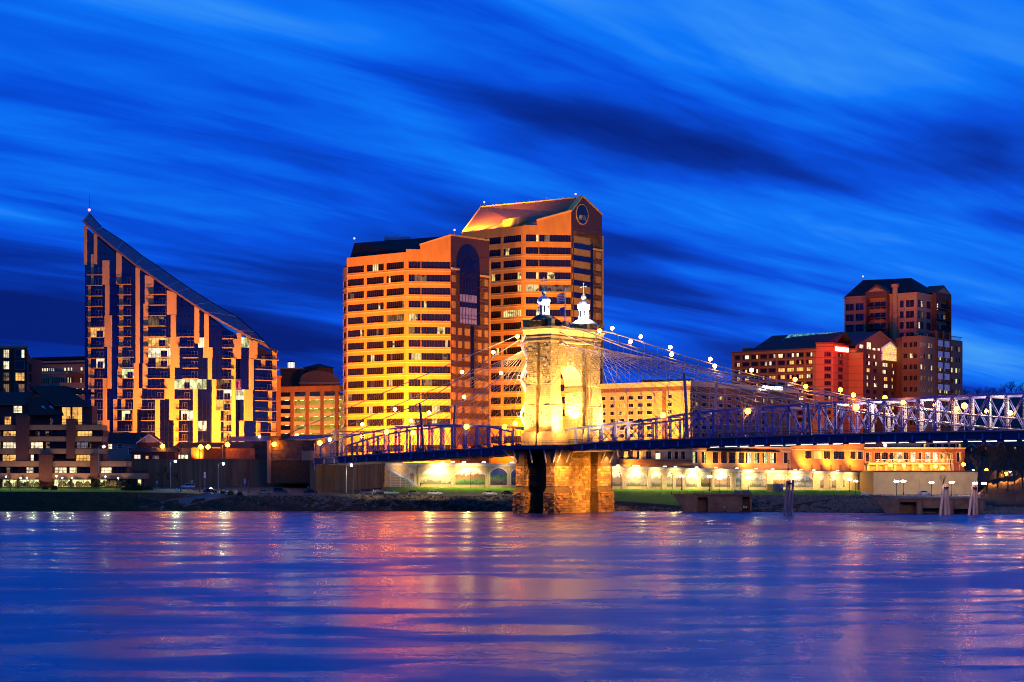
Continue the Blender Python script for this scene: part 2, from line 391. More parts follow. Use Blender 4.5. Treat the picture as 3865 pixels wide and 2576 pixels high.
# riprap stones
def riprap():
    bm = bmesh.new(); tmpl = []
    for k in range(5):
        b = bmesh.new(); bmesh.ops.create_icosphere(b, subdivisions=1, radius=.5)
        for v in b.verts: v.co = Vector((v.co.x*R.uniform(.8,1.3), v.co.y*R.uniform(.7,1.2), v.co.z*R.uniform(.5,.9)))+Vector((R.uniform(-.08,.08),)*3)
        tmpl.append(([tuple(v.co) for v in b.verts], [tuple(v.index for v in f.verts) for f in b.faces])); b.free()
    bm.free(); V = []; Fc = []
    def scatter(px0, px1, cnt, t0, t1, s0, s1):
        for _ in range(cnt):
            px = R.uniform(px0, px1); p = Vector(bankp(px, R.uniform(t0,t1), .12)); s = R.uniform(s0,s1); vs, fs = R.choice(tmpl)
            rot = Matrix.Rotation(R.uniform(0,6.28), 3, 'Z'); o = len(V)
            V.extend(tuple(p+rot@(Vector(q)*s)) for q in vs); Fc.extend(tuple(o+i for i in f) for f in fs)
    scatter(690, 1180, 650, .0, .95, .35, .9); scatter(1180, 1960, 1500, 0, .95, .45, 1.5); scatter(0, 520, 200, 0, .2, .3, .7)
    scatter(2300, 2580, 250, 0, .5, .4, 1.0); scatter(2830, 3330, 2300, 0, 1.0, .45, 1.25); scatter(3700, 3900, 450, 0, .6, .5, 1.3)
    me = bpy.data.meshes.new('riprap'); me.from_pydata(V, [], Fc); me.materials.append(M_rock); me.update()
    tag(link('riprap', me), kind='stuff', label='grey limestone riprap boulders heaped along the river bank', cat='rocks')
riprap()
# ------------------------------------------------------------------ floodwalls
def ord_(i): return ['first','second','third','fourth','fifth','sixth','seventh','eighth','ninth','tenth','eleventh','twelfth','thirteenth','fourteenth','fifteenth','sixteenth','seventeenth','eighteenth','nineteenth','twentieth'][i]
# left wall, far section: concrete panels between joints
fW = Fr(at(470,612), at(1200,612)); rt = root('concrete_floodwall', (*fW.xy(0), 7), 'long dark concrete floodwall behind the riverside parking lot', 'wall')
n = 14; zt = zat(1737, 612)
for i in range(n):
    m = MB(); m.fbox(fW, fW.L*i/n+.06, fW.L*(i+1)/n-.06, 4, zt-.05*R.random(), -1.0, R.uniform(0,.05)); m.build('wall_panel', M_wcon, rt)
m = MB(); m.fbox(fW, 0, fW.L, 4, zt-.1, -.9, -.12); m.fbox(fW, 0, fW.L, zt, zt+.35, -1.1, .18); m.build('wall_core', M_wcon, rt)
# near section, under the bridge end: ribbed concrete abutment wall
pN = at(1193,577); pN2 = walk(pN, B, 1457); fN = Fr(pN, pN2); rt = root('bridge_abutment_wall', (*pN, 6), 'stained ribbed concrete abutment wall under the bridge end', 'wall')
zt = zat(1738, 577); k = 12
for i in range(k):
    m = MB(); m.fbox(fN, fN.L*i/k, fN.L*(i+1)/k-(.12 if i < k-1 else 0), 3, zt, -1.2, (0,.22,.06,.3)[i % 4]); m.build('wall_panel', M_wcon, rt)
m = MB(); m.fbox(fN, .2, fN.L, 3, zt-.1, -3, -.3); m.build('wall_core', M_wcon, rt)
fNs = Fr((pN[0]-.2, pN[1]+36), (pN[0]-.02, pN[1])); m = MB(); m.fbox(fNs, 0, fNs.L, 3, zt, -1.2, 0); m.build('return_wall', M_wcon, rt)
# mural wall
M_mstone = mat('mural_painted_stone', (.55,.38,.18), .8, 0, .22, .9, .2, 3)
M_mtrim = mat('mural_painted_arch', (.68,.57,.40), .8, 0, .06, 1)
def painting(name, sky, mid, low, sc):
    m = bpy.data.materials.new(name); m.use_nodes = True; t = m.node_tree; p = t.nodes['Principled BSDF']; L = t.links
    g = nd(t, 'ShaderNodeTexCoord'); sp = nd(t, 'ShaderNodeSeparateXYZ'); L.new(g.outputs['Generated'], sp.inputs[0])
    f1 = noise(t, g.outputs['Object'], .35*sc, 6, .65); f2 = noise(t, g.outputs['Object'], 1.3*sc, 5, .7)
    h = mth(t, 'ADD', mth(t, 'MULTIPLY', sp.outputs[2], .8), mth(t, 'MULTIPLY', mth(t, 'SUBTRACT', f1, .5), .8))
    h = mth(t, 'ADD', h, mth(t, 'MULTIPLY', mth(t, 'SUBTRACT', f2, .5), .5))
    L.new(ramp(t, h, [(.08, tuple(.4*c for c in low)), (.2, low), (.32, mid), (.42, tuple(.6*c for c in mid)), (.5, sky), (.75, tuple(min(1, 1.3*c) for c in sky))]), p.inputs['Base Color'])
    p.inputs['Roughness'].default_value = .7; return m
PT = [painting('painted_prairie', (.62,.58,.46), (.55,.5,.3), (.40,.40,.22), 1), painting('painted_autumn_wood', (.7,.58,.42), (.35,.16,.07), (.12,.28,.07), 1.4),
      painting('painted_night_valley', (.03,.05,.22), (.06,.14,.06), (.12,.07,.10), 1.2), painting('painted_street', (.45,.40,.33), (.30,.17,.10), (.28,.2,.15), 1.6),
      painting('painted_town', (.6,.55,.4), (.42,.35,.22), (.35,.3,.2), 1.2), painting('painted_dark_river', (.25,.28,.33), (.10,.10,.10), (.30,.30,.28), 1.3),
      painting('painted_gold_hills', (.55,.48,.33), (.35,.19,.06), (.10,.09,.05), 1.0)]
rt = root('mural_floodwall', (*fMur.xy(0), 6), 'long floodlit floodwall painted with arched murals beside the lawn', 'wall')
def mz0(px): return fMur.z(px, base(px)[1])-.4
def mzt(px): return fMur.z(px, lerp(px, [(1456,1746),(1940,1750),(2300,1760),(3100,1779),(3240,1783)])[0])
EDGES = [1456,1522,1582,1708,1837,1919,1990,2080,2160,2250,2352,2448,2502,2580,2640,2690,2764,2800,2895,2985,3070,3112,3158,3208,3240]
for a, b in zip(EDGES, EDGES[1:]):
    s0, s1 = fMur.s(a), fMur.s(b); m = MB(); z0 = min(mz0(a), mz0(b))-1; zt = (mzt(a)+mzt(b))/2
    m.fbox(fMur, s0+.03, s1-.03, z0, zt-.9, -.6, 0); m.build('wall_panel', M_mstone, rt)
    m = MB(); m.fbox(fMur, s0, s1, zt-.9, zt, -.9, .35); m.fbox(fMur, s0, s1, zt-1.05, zt-.9, -.7, .18); m.build('coping', M_mtrim, rt)
    zb = max(mz0(a), mz0(b)); m = MB(); m.fbox(fMur, s0-.55, s0+.55, z0, zt-1.05, -.3, .30); m.fbox(fMur, s0-.75, s0+.75, z0, zb+1.7, -.3, .42); m.build('pilaster', M_mstone, rt)
m = MB(); m.fbox(fMur, 0, fMur.L, 2, 9, -1.6, -.7); m.build('wall_core', M_wcon, rt)
ARCH = [(1544,1562,3,.55,4),(1585,1704,0,.2,8),(1716,1833,1,.2,8),(1848,1915,2,.25,8),(1927,1986,2,.25,8),(2000,2070,5,.25,8),(2170,2240,4,.25,8),(2256,2300,4,.3,8),(2306,2350,3,.3,8),(2362,2443,4,.25,8),(2456,2501,4,.3,8),(2515,2540,4,.6,8),(2550,2576,3,.6,8),(2588,2632,4,.4,8),(2636,2686,6,.25,8),(2695,2758,3,.25,8),(2776,2798,5,.5,8),(2826,2892,4,.25,8),(2916,2980,6,.2,8),(2994,3068,5,.2,8),(3094,3116,3,.5,8),(3138,3162,3,.5,8),(3180,3189,1,.9,8)]
for a, b, k, rise, _ in ARCH:
    s0, s1 = fMur.s(a), fMur.s(b); zb = max(mz0(a), mz0(b))+1.35; zt = (mzt(a)+mzt(b))/2-1.5; w = s1-s0
    if w < 3: zb += .4
    r = min(w*rise, (zt-zb)*.6); zs = zt-r; pts = [(s0,zb),(s1,zb)]; N_ = 10
    arc = [(s1-w*i/N_, zs+r*math.sin(math.pi*i/N_)**.8) for i in range(N_+1)]
    m = MB(); m.extr(fMur, pts+arc, .012, .05)
    # mesh in local space so that the painting's own coordinates run over the panel
    c = fMur.xy((s0+s1)/2, 0); ca, sa = math.cos(-fMur.ang), math.sin(-fMur.ang)
    m.v = [((x-c[0])*ca-(y-c[1])*sa, (x-c[0])*sa+(y-c[1])*ca, z-zb) for x, y, z in m.v]
    put('mural_painting', m.mesh('mural_painting', PT[k]), rt, (c[0], c[1], zb), fMur.ang)
    m = MB(); t = .38 if w > 4 else .2
    for (x0,q0),(x1,q1) in zip([(s1,zb)]+arc+[(s0,zb)], arc+[(s0,zb)]):
        if abs(x0-x1)+abs(q0-q1) > 1e-4: m.beam(fMur.pt(x0,q0,.08), fMur.pt(x1,q1,.08), .2, t)
    m.build('mural_arch', M_mtrim, rt)
# right concrete wall with brick return
fR = Fr(at(3297,702), at(3690,700)); rt = root('riverside_floodwall', (*fR.xy(0), 3), 'pale stained concrete floodwall behind the right promenade', 'wall')
zt = zat(1787, 702); k = 9
for i in range(k):
    m = MB(); m.fbox(fR, fR.L*i/k, fR.L*(i+1)/k-.08, 2, zt+.04*R.random(), -1, R.uniform(0,.04)); m.build('wall_panel', M_wcon2, rt)
m = MB(); m.fbox(fR, 0, fR.L, 2, zt-.1, -.9, -.1); m.fbox(fR, -.1, fR.L+.1, zt+.05, zt+.4, -1.1, .15); m.build('wall_core', M_wcon2, rt)
fR2 = Fr(at(3245,722), at(3297,702)); m = MB(); m.fbox(fR2, 0, fR2.L-.1, 2, zt+.4, -1, 0); m.build('return_wall', M_brickr, rt)
# stairs down the face of the mural wall
rt = root('steel_stairs', (*fMur.xy(.5), 7), 'pale steel stairs with railing going down beside the murals', 'stairs')
p0 = (fMur.s(1460), fMur.z(1460,1772)); p1 = (fMur.s(1512), fMur.z(1512,1803)); p2 = (fMur.s(1520), p1[1]); p3 = (fMur.s(1565), fMur.z(1565,1836))
for (a, za), (b, zb) in ((p0,p1),(p2,p3)):
    for d in (.5, 1.9):
        m = MB(); m.beam(fMur.pt(a,za,d), fMur.pt(b,zb,d), .1, .4); m.build('stringer', M_white, rt)
    n = 9
    for i in range(n):
        t = (i+.5)/n; s = a+(b-a)*t; z = za+(zb-za)*t; m = MB(); m.fbox(fMur, s-.25, s+.25, z-.04, z+.04, .55, 1.85); m.build('tread', M_gal, rt)
m = MB(); m.fbox(fMur, p1[0]-.05, p2[0]+.05, p1[1]-.1, p1[1], .5, 1.9); m.build('landing', M_gal, rt)
for d in (.45, 1.95):
    for hgt in (.55, 1.05):
        m = MB()
        for (a, za), (b, zb) in ((p0,p1),(p1,p2),(p2,p3)): m.beam(fMur.pt(a,za+hgt,d), fMur.pt(b,zb+hgt,d), .07)
        m.build('handrail', M_white, rt)
for px in (1462,1500,1520,1545):
    s = fMur.s(px); z = lerp(px, [(1460,p0[1]),(1512,p1[1]),(1520,p1[1]),(1565,p3[1])])[0]
    m = MB(); m.beam(fMur.pt(s, mz0(px), 1.9), fMur.pt(s, z+1, 1.9), .12); m.build('support_post', M_white, rt)
for i in range(9):
    zz = mz0(1480)+.6+i*.55; s1_ = p0[0]+(p3[0]-p0[0])*max(.05, (p0[1]-zz)/(p0[1]-p3[1]))-.3
    if s1_ > p0[0]+.5: m = MB(); m.beam(fMur.pt(p0[0], zz, 1.7), fMur.pt(s1_, zz, 1.7), .05, .1); m.build('screen_bar', M_white, rt)
# ================================================================== THE BRIDGE
C0 = (15.1, 520.0)
def bxy(u, v): return (C0[0]+u*A[0]+v*B[0], C0[1]+u*A[1]+v*B[1])
def bp(u, v, z): x, y = bxy(u, v); return (x, y, z)
def buv(px, py, v):
    p0 = bxy(0, v); k = (px-CX)/F; u = (k*p0[1]-p0[0])/(A[0]-k*A[1]); Y = p0[1]+u*A[1]; return (u, zat(py, Y))
def bbox(m, u0, u1, v0, v1, z0, z1, g0=0, g1=0):   # box in bridge axes; g0/g1 widen bottom/top
    P = lambda g, z: [bp(u0-g,v0-g,z), bp(u1+g,v0-g,z), bp(u1+g,v1+g,z), bp(u0-g,v1+g,z)]
    m.hexa(P(g0,z0)+P(g1,z1))
def interp(pts, x):
    return lerp(x, pts)[0]
def zdeck(u): return 19.5+.0367*u if u < 0 else 21.6-2.1*((150-min(u,150))/150)**2
rtB = root('suspension_bridge', bp(0,0,0), 'blue steel suspension bridge hung from a floodlit stone tower in the river', 'bridge')
def stonemat(name, col, var):
    m = mat(name, col, .9, 0, .30, .55, .5, 5); t = m.node_tree; p = t.nodes['Principled BSDF']; L = t.links
    src = p.inputs['Base Color'].links[0].from_socket; oi = nd(t, 'ShaderNodeObjectInfo'); mx = nd(t, 'ShaderNodeMix', data_type='RGBA', blend_type='MULTIPLY'); mx.inputs[0].default_value = 1
    L.new(src, mx.inputs[6]); L.new(ramp(t, oi.outputs['Random'], [(0, (1-var,)*3), (1, (1,1,1))]), mx.inputs[7]); L.new(mx.outputs[2], p.inputs['Base Color']); return m
M_st1 = stonemat('pier_sandstone', (.44,.24,.075), .6)
M_st2 = stonemat('shaft_limestone', (.56,.39,.15), .5)
M_joint = mat('dark_mortar', (.085,.045,.016), .95, 0, .3, 1)
M_paint2 = mat('pale_paint_lit_steel', (.38,.34,.38), .45, .1, .15, 1)
M_rivet = mat('deck_fascia_paint', (.020,.024,.085), .4, .1, .15, 1)
# ---- stone pier below the deck: four corner buttresses round a core
ZD = zdeck(0)-1.2
pier = MB()
bbox(pier, -4.7, 4.7, -7.4, 7.4, -2, ZD)
COLS = [(3.9,7.0,-13.8,-7.0),(-7.0,-3.9,-13.8,-7.0),(3.9,7.0,7.0,13.8),(-7.0,-3.9,7.0,13.8)]
for u0,u1,v0,v1 in COLS:
    bbox(pier, u0, u1, v0, v1, -2, 6.0, .55, .45); bbox(pier, u0, u1, v0, v1, 6.0, 7.6, .45, 0); bbox(pier, u0, u1, v0, v1, 7.6, 13.6); bbox(pier, u0-.1, u1+.1, v0-.1, v1+.1, 13.6, 13.9)
    bbox(pier, u0, u1, v0, v1, 13.9, ZD, 0, .75)
oPier = pier.build('tower_pier', M_joint, rtB)
# stone blocks laid over its faces
stone_tm = []
for k in range(6):
    b = MB(); e = .06; q = [R.uniform(-.03,.03) for _ in range(8)]
    lo = [(0,0),(1,0),(1,1),(0,1)]; hi = [(e+q[0]*.5,e+q[1]),(1-e+q[2]*.5,e+q[3]),(1-e+q[4]*.5,1-e+q[5]),(e+q[6]*.5,1-e+q[7])]
    b.v = [(x,0,z) for x,z in lo]+[(x,-1+R.uniform(-.4,.25),z) for x,z in hi]
    b.f = [(4,5,6,7),(0,1,5,4),(1,2,6,5),(2,3,7,6),(3,0,4,7)]; b.m = [0]*5; stone_tm.append(b)
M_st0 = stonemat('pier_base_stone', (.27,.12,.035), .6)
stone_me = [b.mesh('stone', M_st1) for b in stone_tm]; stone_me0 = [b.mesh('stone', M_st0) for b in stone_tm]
def courses(fr, s0, s1, z0, z1, ch, l0, l1, ok=None):
    z = z0; odd = 0
    while z < z1-.2:
        h = min(ch*R.uniform(.85,1.12), z1-z); s = s0; first = True
        while s < s1-.05:
            l = R.uniform(l0,l1)*(.6 if first and odd else 1); e = s1 if s+l > s1-.45 else s+l; first = False
            if ok is None or ok((s+e)/2, z+h/2): yield s, e, z, z+h
            s = e
        z += h; odd ^= 1
def bfr(u0, v0, u1, v1): return Fr(bxy(u0,v0), bxy(u1,v1))
PIERF = []
def padd(u0,v0,u1,v1,z0,z1,rough): PIERF.append((bfr(u0,v0,u1,v1), z0, z1, rough))
g = .52
padd(7+g,-13.8-g,7+g,-7+g,0,6,.16); padd(-7-g,-13.8-g,-3.9+g,-13.8-g,0,6,.18); padd(3.9-g,-13.8-g,7+g,-13.8-g,0,6,.18)
padd(7+g,7-g,7+g,13.8+g,0,6,.16); padd(4.7,-7+g,4.7,7-g,0,ZD-.6,.08); padd(-3.9+g,-13.8-g,-3.9+g,-7.4,0,6,.2)
padd(7,-13.8,7,-7,7.7,13.5,.06); padd(-7,-13.8,-3.9,-13.8,7.7,13.5,.06); padd(3.9,-13.8,7,-13.8,7.7,13.5,.06); padd(7,7,7,13.8,7.7,13.5,.06); padd(-3.9,-13.8,-3.9,-7.4,7.7,13.5,.12); padd(4.7,7,7,7,0,ZD,.06)
blocks = []
for fr, z0, z1, rg in PIERF:
    for s0, s1, c0, c1 in courses(fr, 0, fr.L, z0, z1, .72, 1.1, 2.3): blocks.append((fr, s0, s1, c0, c1, rg))
R.shuffle(blocks); blocks.sort(key=lambda b: -round((b[2]-b[1])*(b[4]-b[3])*2)/2)
stuffm = MB()
for i, (fr, s0, s1, c0, c1, rg) in enumerate(blocks):
    d = rg*R.uniform(.8,2.6); w, h = s1-s0-.05, c1-c0-.05; k = R.randrange(6)
    if i < 290:
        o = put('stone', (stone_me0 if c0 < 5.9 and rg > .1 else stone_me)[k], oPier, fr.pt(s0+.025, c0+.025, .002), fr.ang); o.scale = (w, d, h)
    else:
        tb = stone_tm[k]; o = len(stuffm.v)
        stuffm.v += [fr.pt(s0+.025+x*w, c0+.025+z*h, -y*d+.002) for x,y,z in tb.v]; stuffm.f += [tuple(o+j for j in f) for f in tb.f]; stuffm.m += [0]*5
o = stuffm.build('stone', M_st1, oPier); o['kind'] = 'stuff'
# ---- shaft above the deck
ZB = zdeck(0)-.6
sh = MB(); sl_ = []
for sv in (-1, 1):
    pd = MB()
    for u0, u1 in ((.5,4.2),(-4.2,-.5)):
        v0, v1 = sorted((7.3*sv, 12.1*sv))
        bbox(sh, u0, u1, v0, v1, ZB, 49.0)
        bbox(sh, u0-.5 if u0 < 0 else u0, u1 if u0 < 0 else u1+.6, v0-(.7 if sv < 0 else 0), v1+(.7 if sv > 0 else 0), ZB, 31.0)
        bbox(sh, u0-.5 if u0 < 0 else u0, u1 if u0 < 0 else u1+.6, v0-(.7 if sv < 0 else 0), v1+(.7 if sv > 0 else 0), 31.0, 36.6, 0, -.55); sl_.append((u0,u1,v0,v1))
        bbox(pd, u0-1.2 if u0 < 0 else u0-.2, u1+.2 if u0 < 0 else u1+1.6, v0-1.2, v1+1.2, ZB, 22.6); bbox(pd, u0-.9 if u0 < 0 else u0-.1, u1 if u0 < 0 else u1+1.2, v0-.8, v1+.8, 22.6, 24.8, .1, -.5)
    pd.build('shaft_pedestal', M_st2, rtB)
    a, b = sorted((7.3*sv, 11.5*sv)); bbox(sh, -.52, .52, a, b, ZB, 49)
    a, b = sorted((6.0*sv, 7.32*sv)); bbox(sh, -4.1, 2.3, a, b, ZB, 49)
    a, b = sorted((5.7*sv, 7.31*sv)); bbox(sh, -4.15, 2.6, a, b, 35.3, 36.6)
sp_m = MB()
for u0,u1,v0,v1 in sl_:
    for q in range(9):
        z0 = 31.0+5.6*q/9; g_ = -.55*q/9; bbox(sp_m, (u0-.5 if u0 < 0 else u0)-.03, (u1 if u0 < 0 else u1+.6)+.03, v0-(.7 if v0 < 0 else 0)-.03, v1+(.7 if v0 > 0 else 0)+.03, z0+.02, z0+.60, g_, g_-.06)
oSh = sh.build('tower_shaft', mat('shaft_mortar', (.17,.10,.032), .95, 0, .35, .7), rtB)
# arch wall with pointed opening
ar = MB(); NA = 16; ZS = 36.2; RS = 6.8
def archz(v): t = min(1, abs(v)/6.0); return ZS+RS*(math.sqrt(max(0, 1-t*t))*.85+.15*(1-t))
for i in range(NA):
    v0, v1 = -6+12*i/NA, -6+12*(i+1)/NA; z0, z1 = archz(v0), archz(v1)
    P = lambda u: [bp(u,v0,z0), bp(u,v1,z1), bp(u,v1,49), bp(u,v0,49)]
    f, b = P(2.2), P(-4.0); ar.face(f); ar.face(b[::-1]); ar.face([f[0], b[0], b[1], f[1]]); ar.face([f[3], f[2], b[2], b[3]])
oAr = ar.build('portal_arch', M_st2, rtB)
for i in range(NA+3):
    t0, t1 = math.pi*i/(NA+3), math.pi*(i+1)/(NA+3); vm = MB(); q = []
    for t, r in ((t0+.012,6.0),(t1-.012,6.0),(t1-.012,7.2),(t0+.012,7.2)):
        v = r*math.cos(t); z = ZS+(r/6.0)*RS*math.sin(t)*.93; q.append((v, z))
    fr = bfr(2.2,-1,2.2,1); vm.extr(fr, [(v+1, z) for v, z in q], -.1, .12)
    o = vm.build('voussoir', M_st2, oAr)
# masonry blocks of the shaft (too many and too small to be singled out: one part)
sm = MB()
SF = []
def sadd(u0,v0,u1,v1,z0,z1,ok=None): SF.append((bfr(u0,v0,u1,v1), z0, z1, ok))
for z0, z1, du, dv in ((24.8,30.9,.6,.7),(36.6,48.9,0,0)):
    sadd(4.2+du,-12.1-dv,4.2+du,-7.3,z0,z1); sadd(4.2+du,7.3,4.2+du,12.1+dv,z0,z1)
    sadd(-4.2-(.5 if du else 0),-12.1-dv,-.5,-12.1-dv,z0,z1); sadd(.5,-12.1-dv,4.2+du,-12.1-dv,z0,z1)
    sadd(2.3,7.3,4.2+du,7.3,z0,z1)
sadd(2.2,-6,2.2,6,40,48.8, lambda s, z: z > archz(s-6)+1.3 if abs(s-6) < 6 else True)
sadd(-4.1,6.0,2.3,6.0,ZB,35.2); sadd(2.3,-7.3,2.3,-6,24.8,48.8); sadd(2.3,6,2.3,7.3,24.8,48.8)
for fr, z0, z1, ok in SF:
    for s0, s1, c0, c1 in courses(fr, 0, fr.L, z0, z1, .62, .8, 1.7, ok):
        tb = R.choice(stone_tm); w, h, d = s1-s0-.03, c1-c0-.03, R.uniform(.05,.17); o = len(sm.v)
        sm.v += [fr.pt(s0+.015+x*w, c0+.015+z*h, -y*d+.002) for x,y,z in tb.v]; sm.f += [tuple(o+j for j in f) for f in tb.f]; sm.m += [0]*5
o = sm.build('masonry', M_st2, oSh); o['kind'] = 'stuff'
for m_ in (sp_m,): m_.build('weathering_course', M_st2, rtB)
# cornice and attic
co = MB()
bbox(co, -4.5, 4.5, -12.4, 12.4, 48.9, 49.4); bbox(co, -4.3, 4.3, -12.2, 12.2, 49.4, 50.1); bbox(co, -4.6, 4.6, -12.5, 12.5, 50.1, 50.6)
bbox(co, -4.3, 4.3, -12.2, 12.2, 50.6, 52.5, 0, .95); bbox(co, -5.6, 5.6, -13.5, 13.5, 52.5, 53.2); bbox(co, -4.9, 4.9, -12.8, 12.8, 53.2, 53.45)
co.build('cornice', M_st2, rtB)
for sv in (-1, 1):
    for du in (-1, 1):
        c = MB(); bbox(c, du*4.4-.7, du*4.4+.7, sv*12.1-.8, sv*12.1+.8, 53.45, 55.0); bbox(c, du*4.4-.85, du*4.4+.85, sv*12.1-.95, sv*12.1+.95, 55.0, 55.3); c.build('corner_block', M_st2, rtB)
        c = MB(); bbox(c, du*4.4-.6, du*4.4+.6, sv*5.2-.8, sv*5.2+.8, 53.45, 55.0); c.build('saddle_block', M_st2, rtB)
M_copper = mat('dark_turret_roof', (.02,.014,.01), .7, 0, .2, 1)
M_turw = mat('white_turret_paint', (.72,.72,.66), .5, 0, .05, 1)
M_gold = mat('gilded_finial', (.75,.62,.35), .3, .6, .05, 1)
for sv, rm in ((-1, M_copper), (1, M_turw)):
    v = 9.7*sv; c = bp(0, v, 0); rot = math.radians(22.5-38)
    t = MB(); t.lathe([(4.6,53.45),(4.6,54.8),(4.9,54.9),(4.9,55.1)], 8, c, rot); oT = t.build('turret_base', M_copper if sv < 0 else M_st2, rtB)
    for k in range(40):
        g_ = 2*math.pi*k/40; b = MB(); b.beam((c[0]+4.95*math.cos(g_), c[1]+4.95*math.sin(g_), 53.6), (c[0]+4.95*math.cos(g_), c[1]+4.95*math.sin(g_), 54.75), .3); o = b.build('baluster', M_copper if sv < 0 else M_st2, oT)
    t = MB(); t.lathe([(4.7,55.1),(3.9,55.5),(2.4,56.5),(2.0,56.7)], 8, c, rot); t.build('turret_roof', rm, rtB)
    t = MB(); t.lathe([(1.75,56.7),(1.6,57.0),(1.55,59.5),(1.85,60.3),(1.95,60.5),(1.85,61.2),(1.2,61.9),(.4,62.2),(.3,62.5)], 8, c, rot); oD = t.build('turret_drum', M_turw, rtB)
    for k in range(8):
        g_ = 2*math.pi*(k+.5)/8+rot; rr = 1.5; b = MB(); b.beam((c[0]+rr*math.cos(g_), c[1]+rr*math.sin(g_), 57.3), (c[0]+rr*math.cos(g_), c[1]+rr*math.sin(g_), 59.2), .3, .3); o = b.build('turret_window', M_glass, oD)
    t = MB(); t.ball((c[0],c[1],63.3), .8, 12, 8); t.lathe([(.25,62.4),(.5,62.6),(.2,62.8)], 8, c); t.lathe([(.3,64.0),(.4,64.2),(.1,64.5)], 8, c); t.build('finial_ball', M_gold, rtB, True)
    t = MB(); t.beam((c[0],c[1],64.2), (c[0],c[1],67.3), .2); a0, a1 = bp(-.9,v,66.4), bp(.9,v,66.4); t.beam(a0, a1, .2)
    for q in ((a0),(a1),(c[0],c[1],67.4)): t.ball(q, .27, 6, 4)
    t.build('finial_cross', M_gold, rtB)
# ---- viewing platform round the pier head
pl = MB()
for u0,u1,v0,v1 in ((-14,9.2,-15.6,-6.8),(-14,9.2,6.8,15.6)):
    bbox(pl, u0, u1, v0, v1, zdeck(0)-1.15, zdeck(0)-.1)
pl.build('pier_platform', M_rivet, rtB)
for u in (-11,-7,-1,4,8.6):
    for sv in (-1,1):
        b = MB(); b.beam(bp(u, sv*15.2, ZD+.2), bp(min(max(u,-6.5),6.5), sv*13.9, ZD-3.8), .3); b.build('platform_bracket', M_paint2, rtB)
for v in (-13,-8.5,8.5,13):
    b = MB(); b.beam(bp(9.0, v, ZD+.2), bp(7.1, v, ZD-3.8), .3); b.build('platform_bracket', M_paint2, rtB)
# ---- deck
U0, U1, PN = -92.0, 201.0, 4.57
US = []
u = U0
while u < U1: US.append(u); u += PN
dk = MB()
for a, b in zip(US, US[1:]):
    for v0, v1, t0, t1 in ((-6.8,6.8,-.45,0),):
        dk.hexa([bp(a,v0,zdeck(a)+t0), bp(b,v0,zdeck(b)+t0), bp(b,v1,zdeck(b)+t0), bp(a,v1,zdeck(a)+t0), bp(a,v0,zdeck(a)+t1), bp(b,v0,zdeck(b)+t1), bp(b,v1,zdeck(b)+t1), bp(a,v1,zdeck(a)+t1)])
dk.build('bridge_deck', M_asph, rtB)
for sv in (-1, 1):
    for side in (0, 1):
      sw = MB(); gi = MB(); rl = MB(); bl = MB()
      for a, b in zip(US, US[1:]):
        if -14.5 < (a+b)/2 < 9.5 or (a > 0) != bool(side): continue
        va, vb = sorted((6.9*sv, 9.2*sv)); za, zb = zdeck(a), zdeck(b)
        sw.hexa([bp(a,va,za-.3), bp(b,va,zb-.3), bp(b,vb,zb-.3), bp(a,vb,za-.3), bp(a,va,za+.05), bp(b,va,zb+.05), bp(b,vb,zb+.05), bp(a,vb,za+.05)])
        gi.beam(bp(a,8.95*sv,za-1.05), bp(b,8.95*sv,zb-1.05), .12, 1.5); gi.beam(bp(a,9.0*sv,za-1.85), bp(b,9.0*sv,zb-1.85), .5, .12); gi.beam(bp(a,9.02*sv,za-.33), bp(b,9.02*sv,zb-.33), .5, .1)
        for hh in (.35,.75,1.2): rl.beam(bp(a,9.1*sv,za+hh), bp(b,9.1*sv,zb+hh), .07, .09 if hh > 1 else .05)
        for k in range(12):
            t = (k+.5)/12; bl.beam(bp(a+(b-a)*t,9.1*sv,za+(zb-za)*t+.1), bp(a+(b-a)*t,9.1*sv,za+(zb-za)*t+1.2), .025)
      sw.build('sidewalk', M_asph, rtB); gi.build('edge_girder', M_rivet, rtB); rl.build('railing', M_dk, rtB); o = bl.build('railing_bars', M_dk, rtB); o['kind'] = 'stuff'
pr = MB()     # platform railing
for P, Q in (((-14,-15.4),(9,-15.4)),((9,-15.4),(9,-9.1)),((-14,-15.4),(-14,-9.1)),((9,15.4),(9,9.1)),((-14,15.4),(9,15.4))):
    for hh in (.1,.7,1.2): pr.beam(bp(*P,zdeck(0)-.1+hh), bp(*Q,zdeck(0)-.1+hh), .07)
    n = 18
    for k in range(n+1): t = k/n; pr.beam(bp(P[0]+(Q[0]-P[0])*t, P[1]+(Q[1]-P[1])*t, zdeck(0)-.1), bp(P[0]+(Q[0]-P[0])*t, P[1]+(Q[1]-P[1])*t, zdeck(0)+1.1), .05)
pr.build('platform_railing', M_dk, rtB)
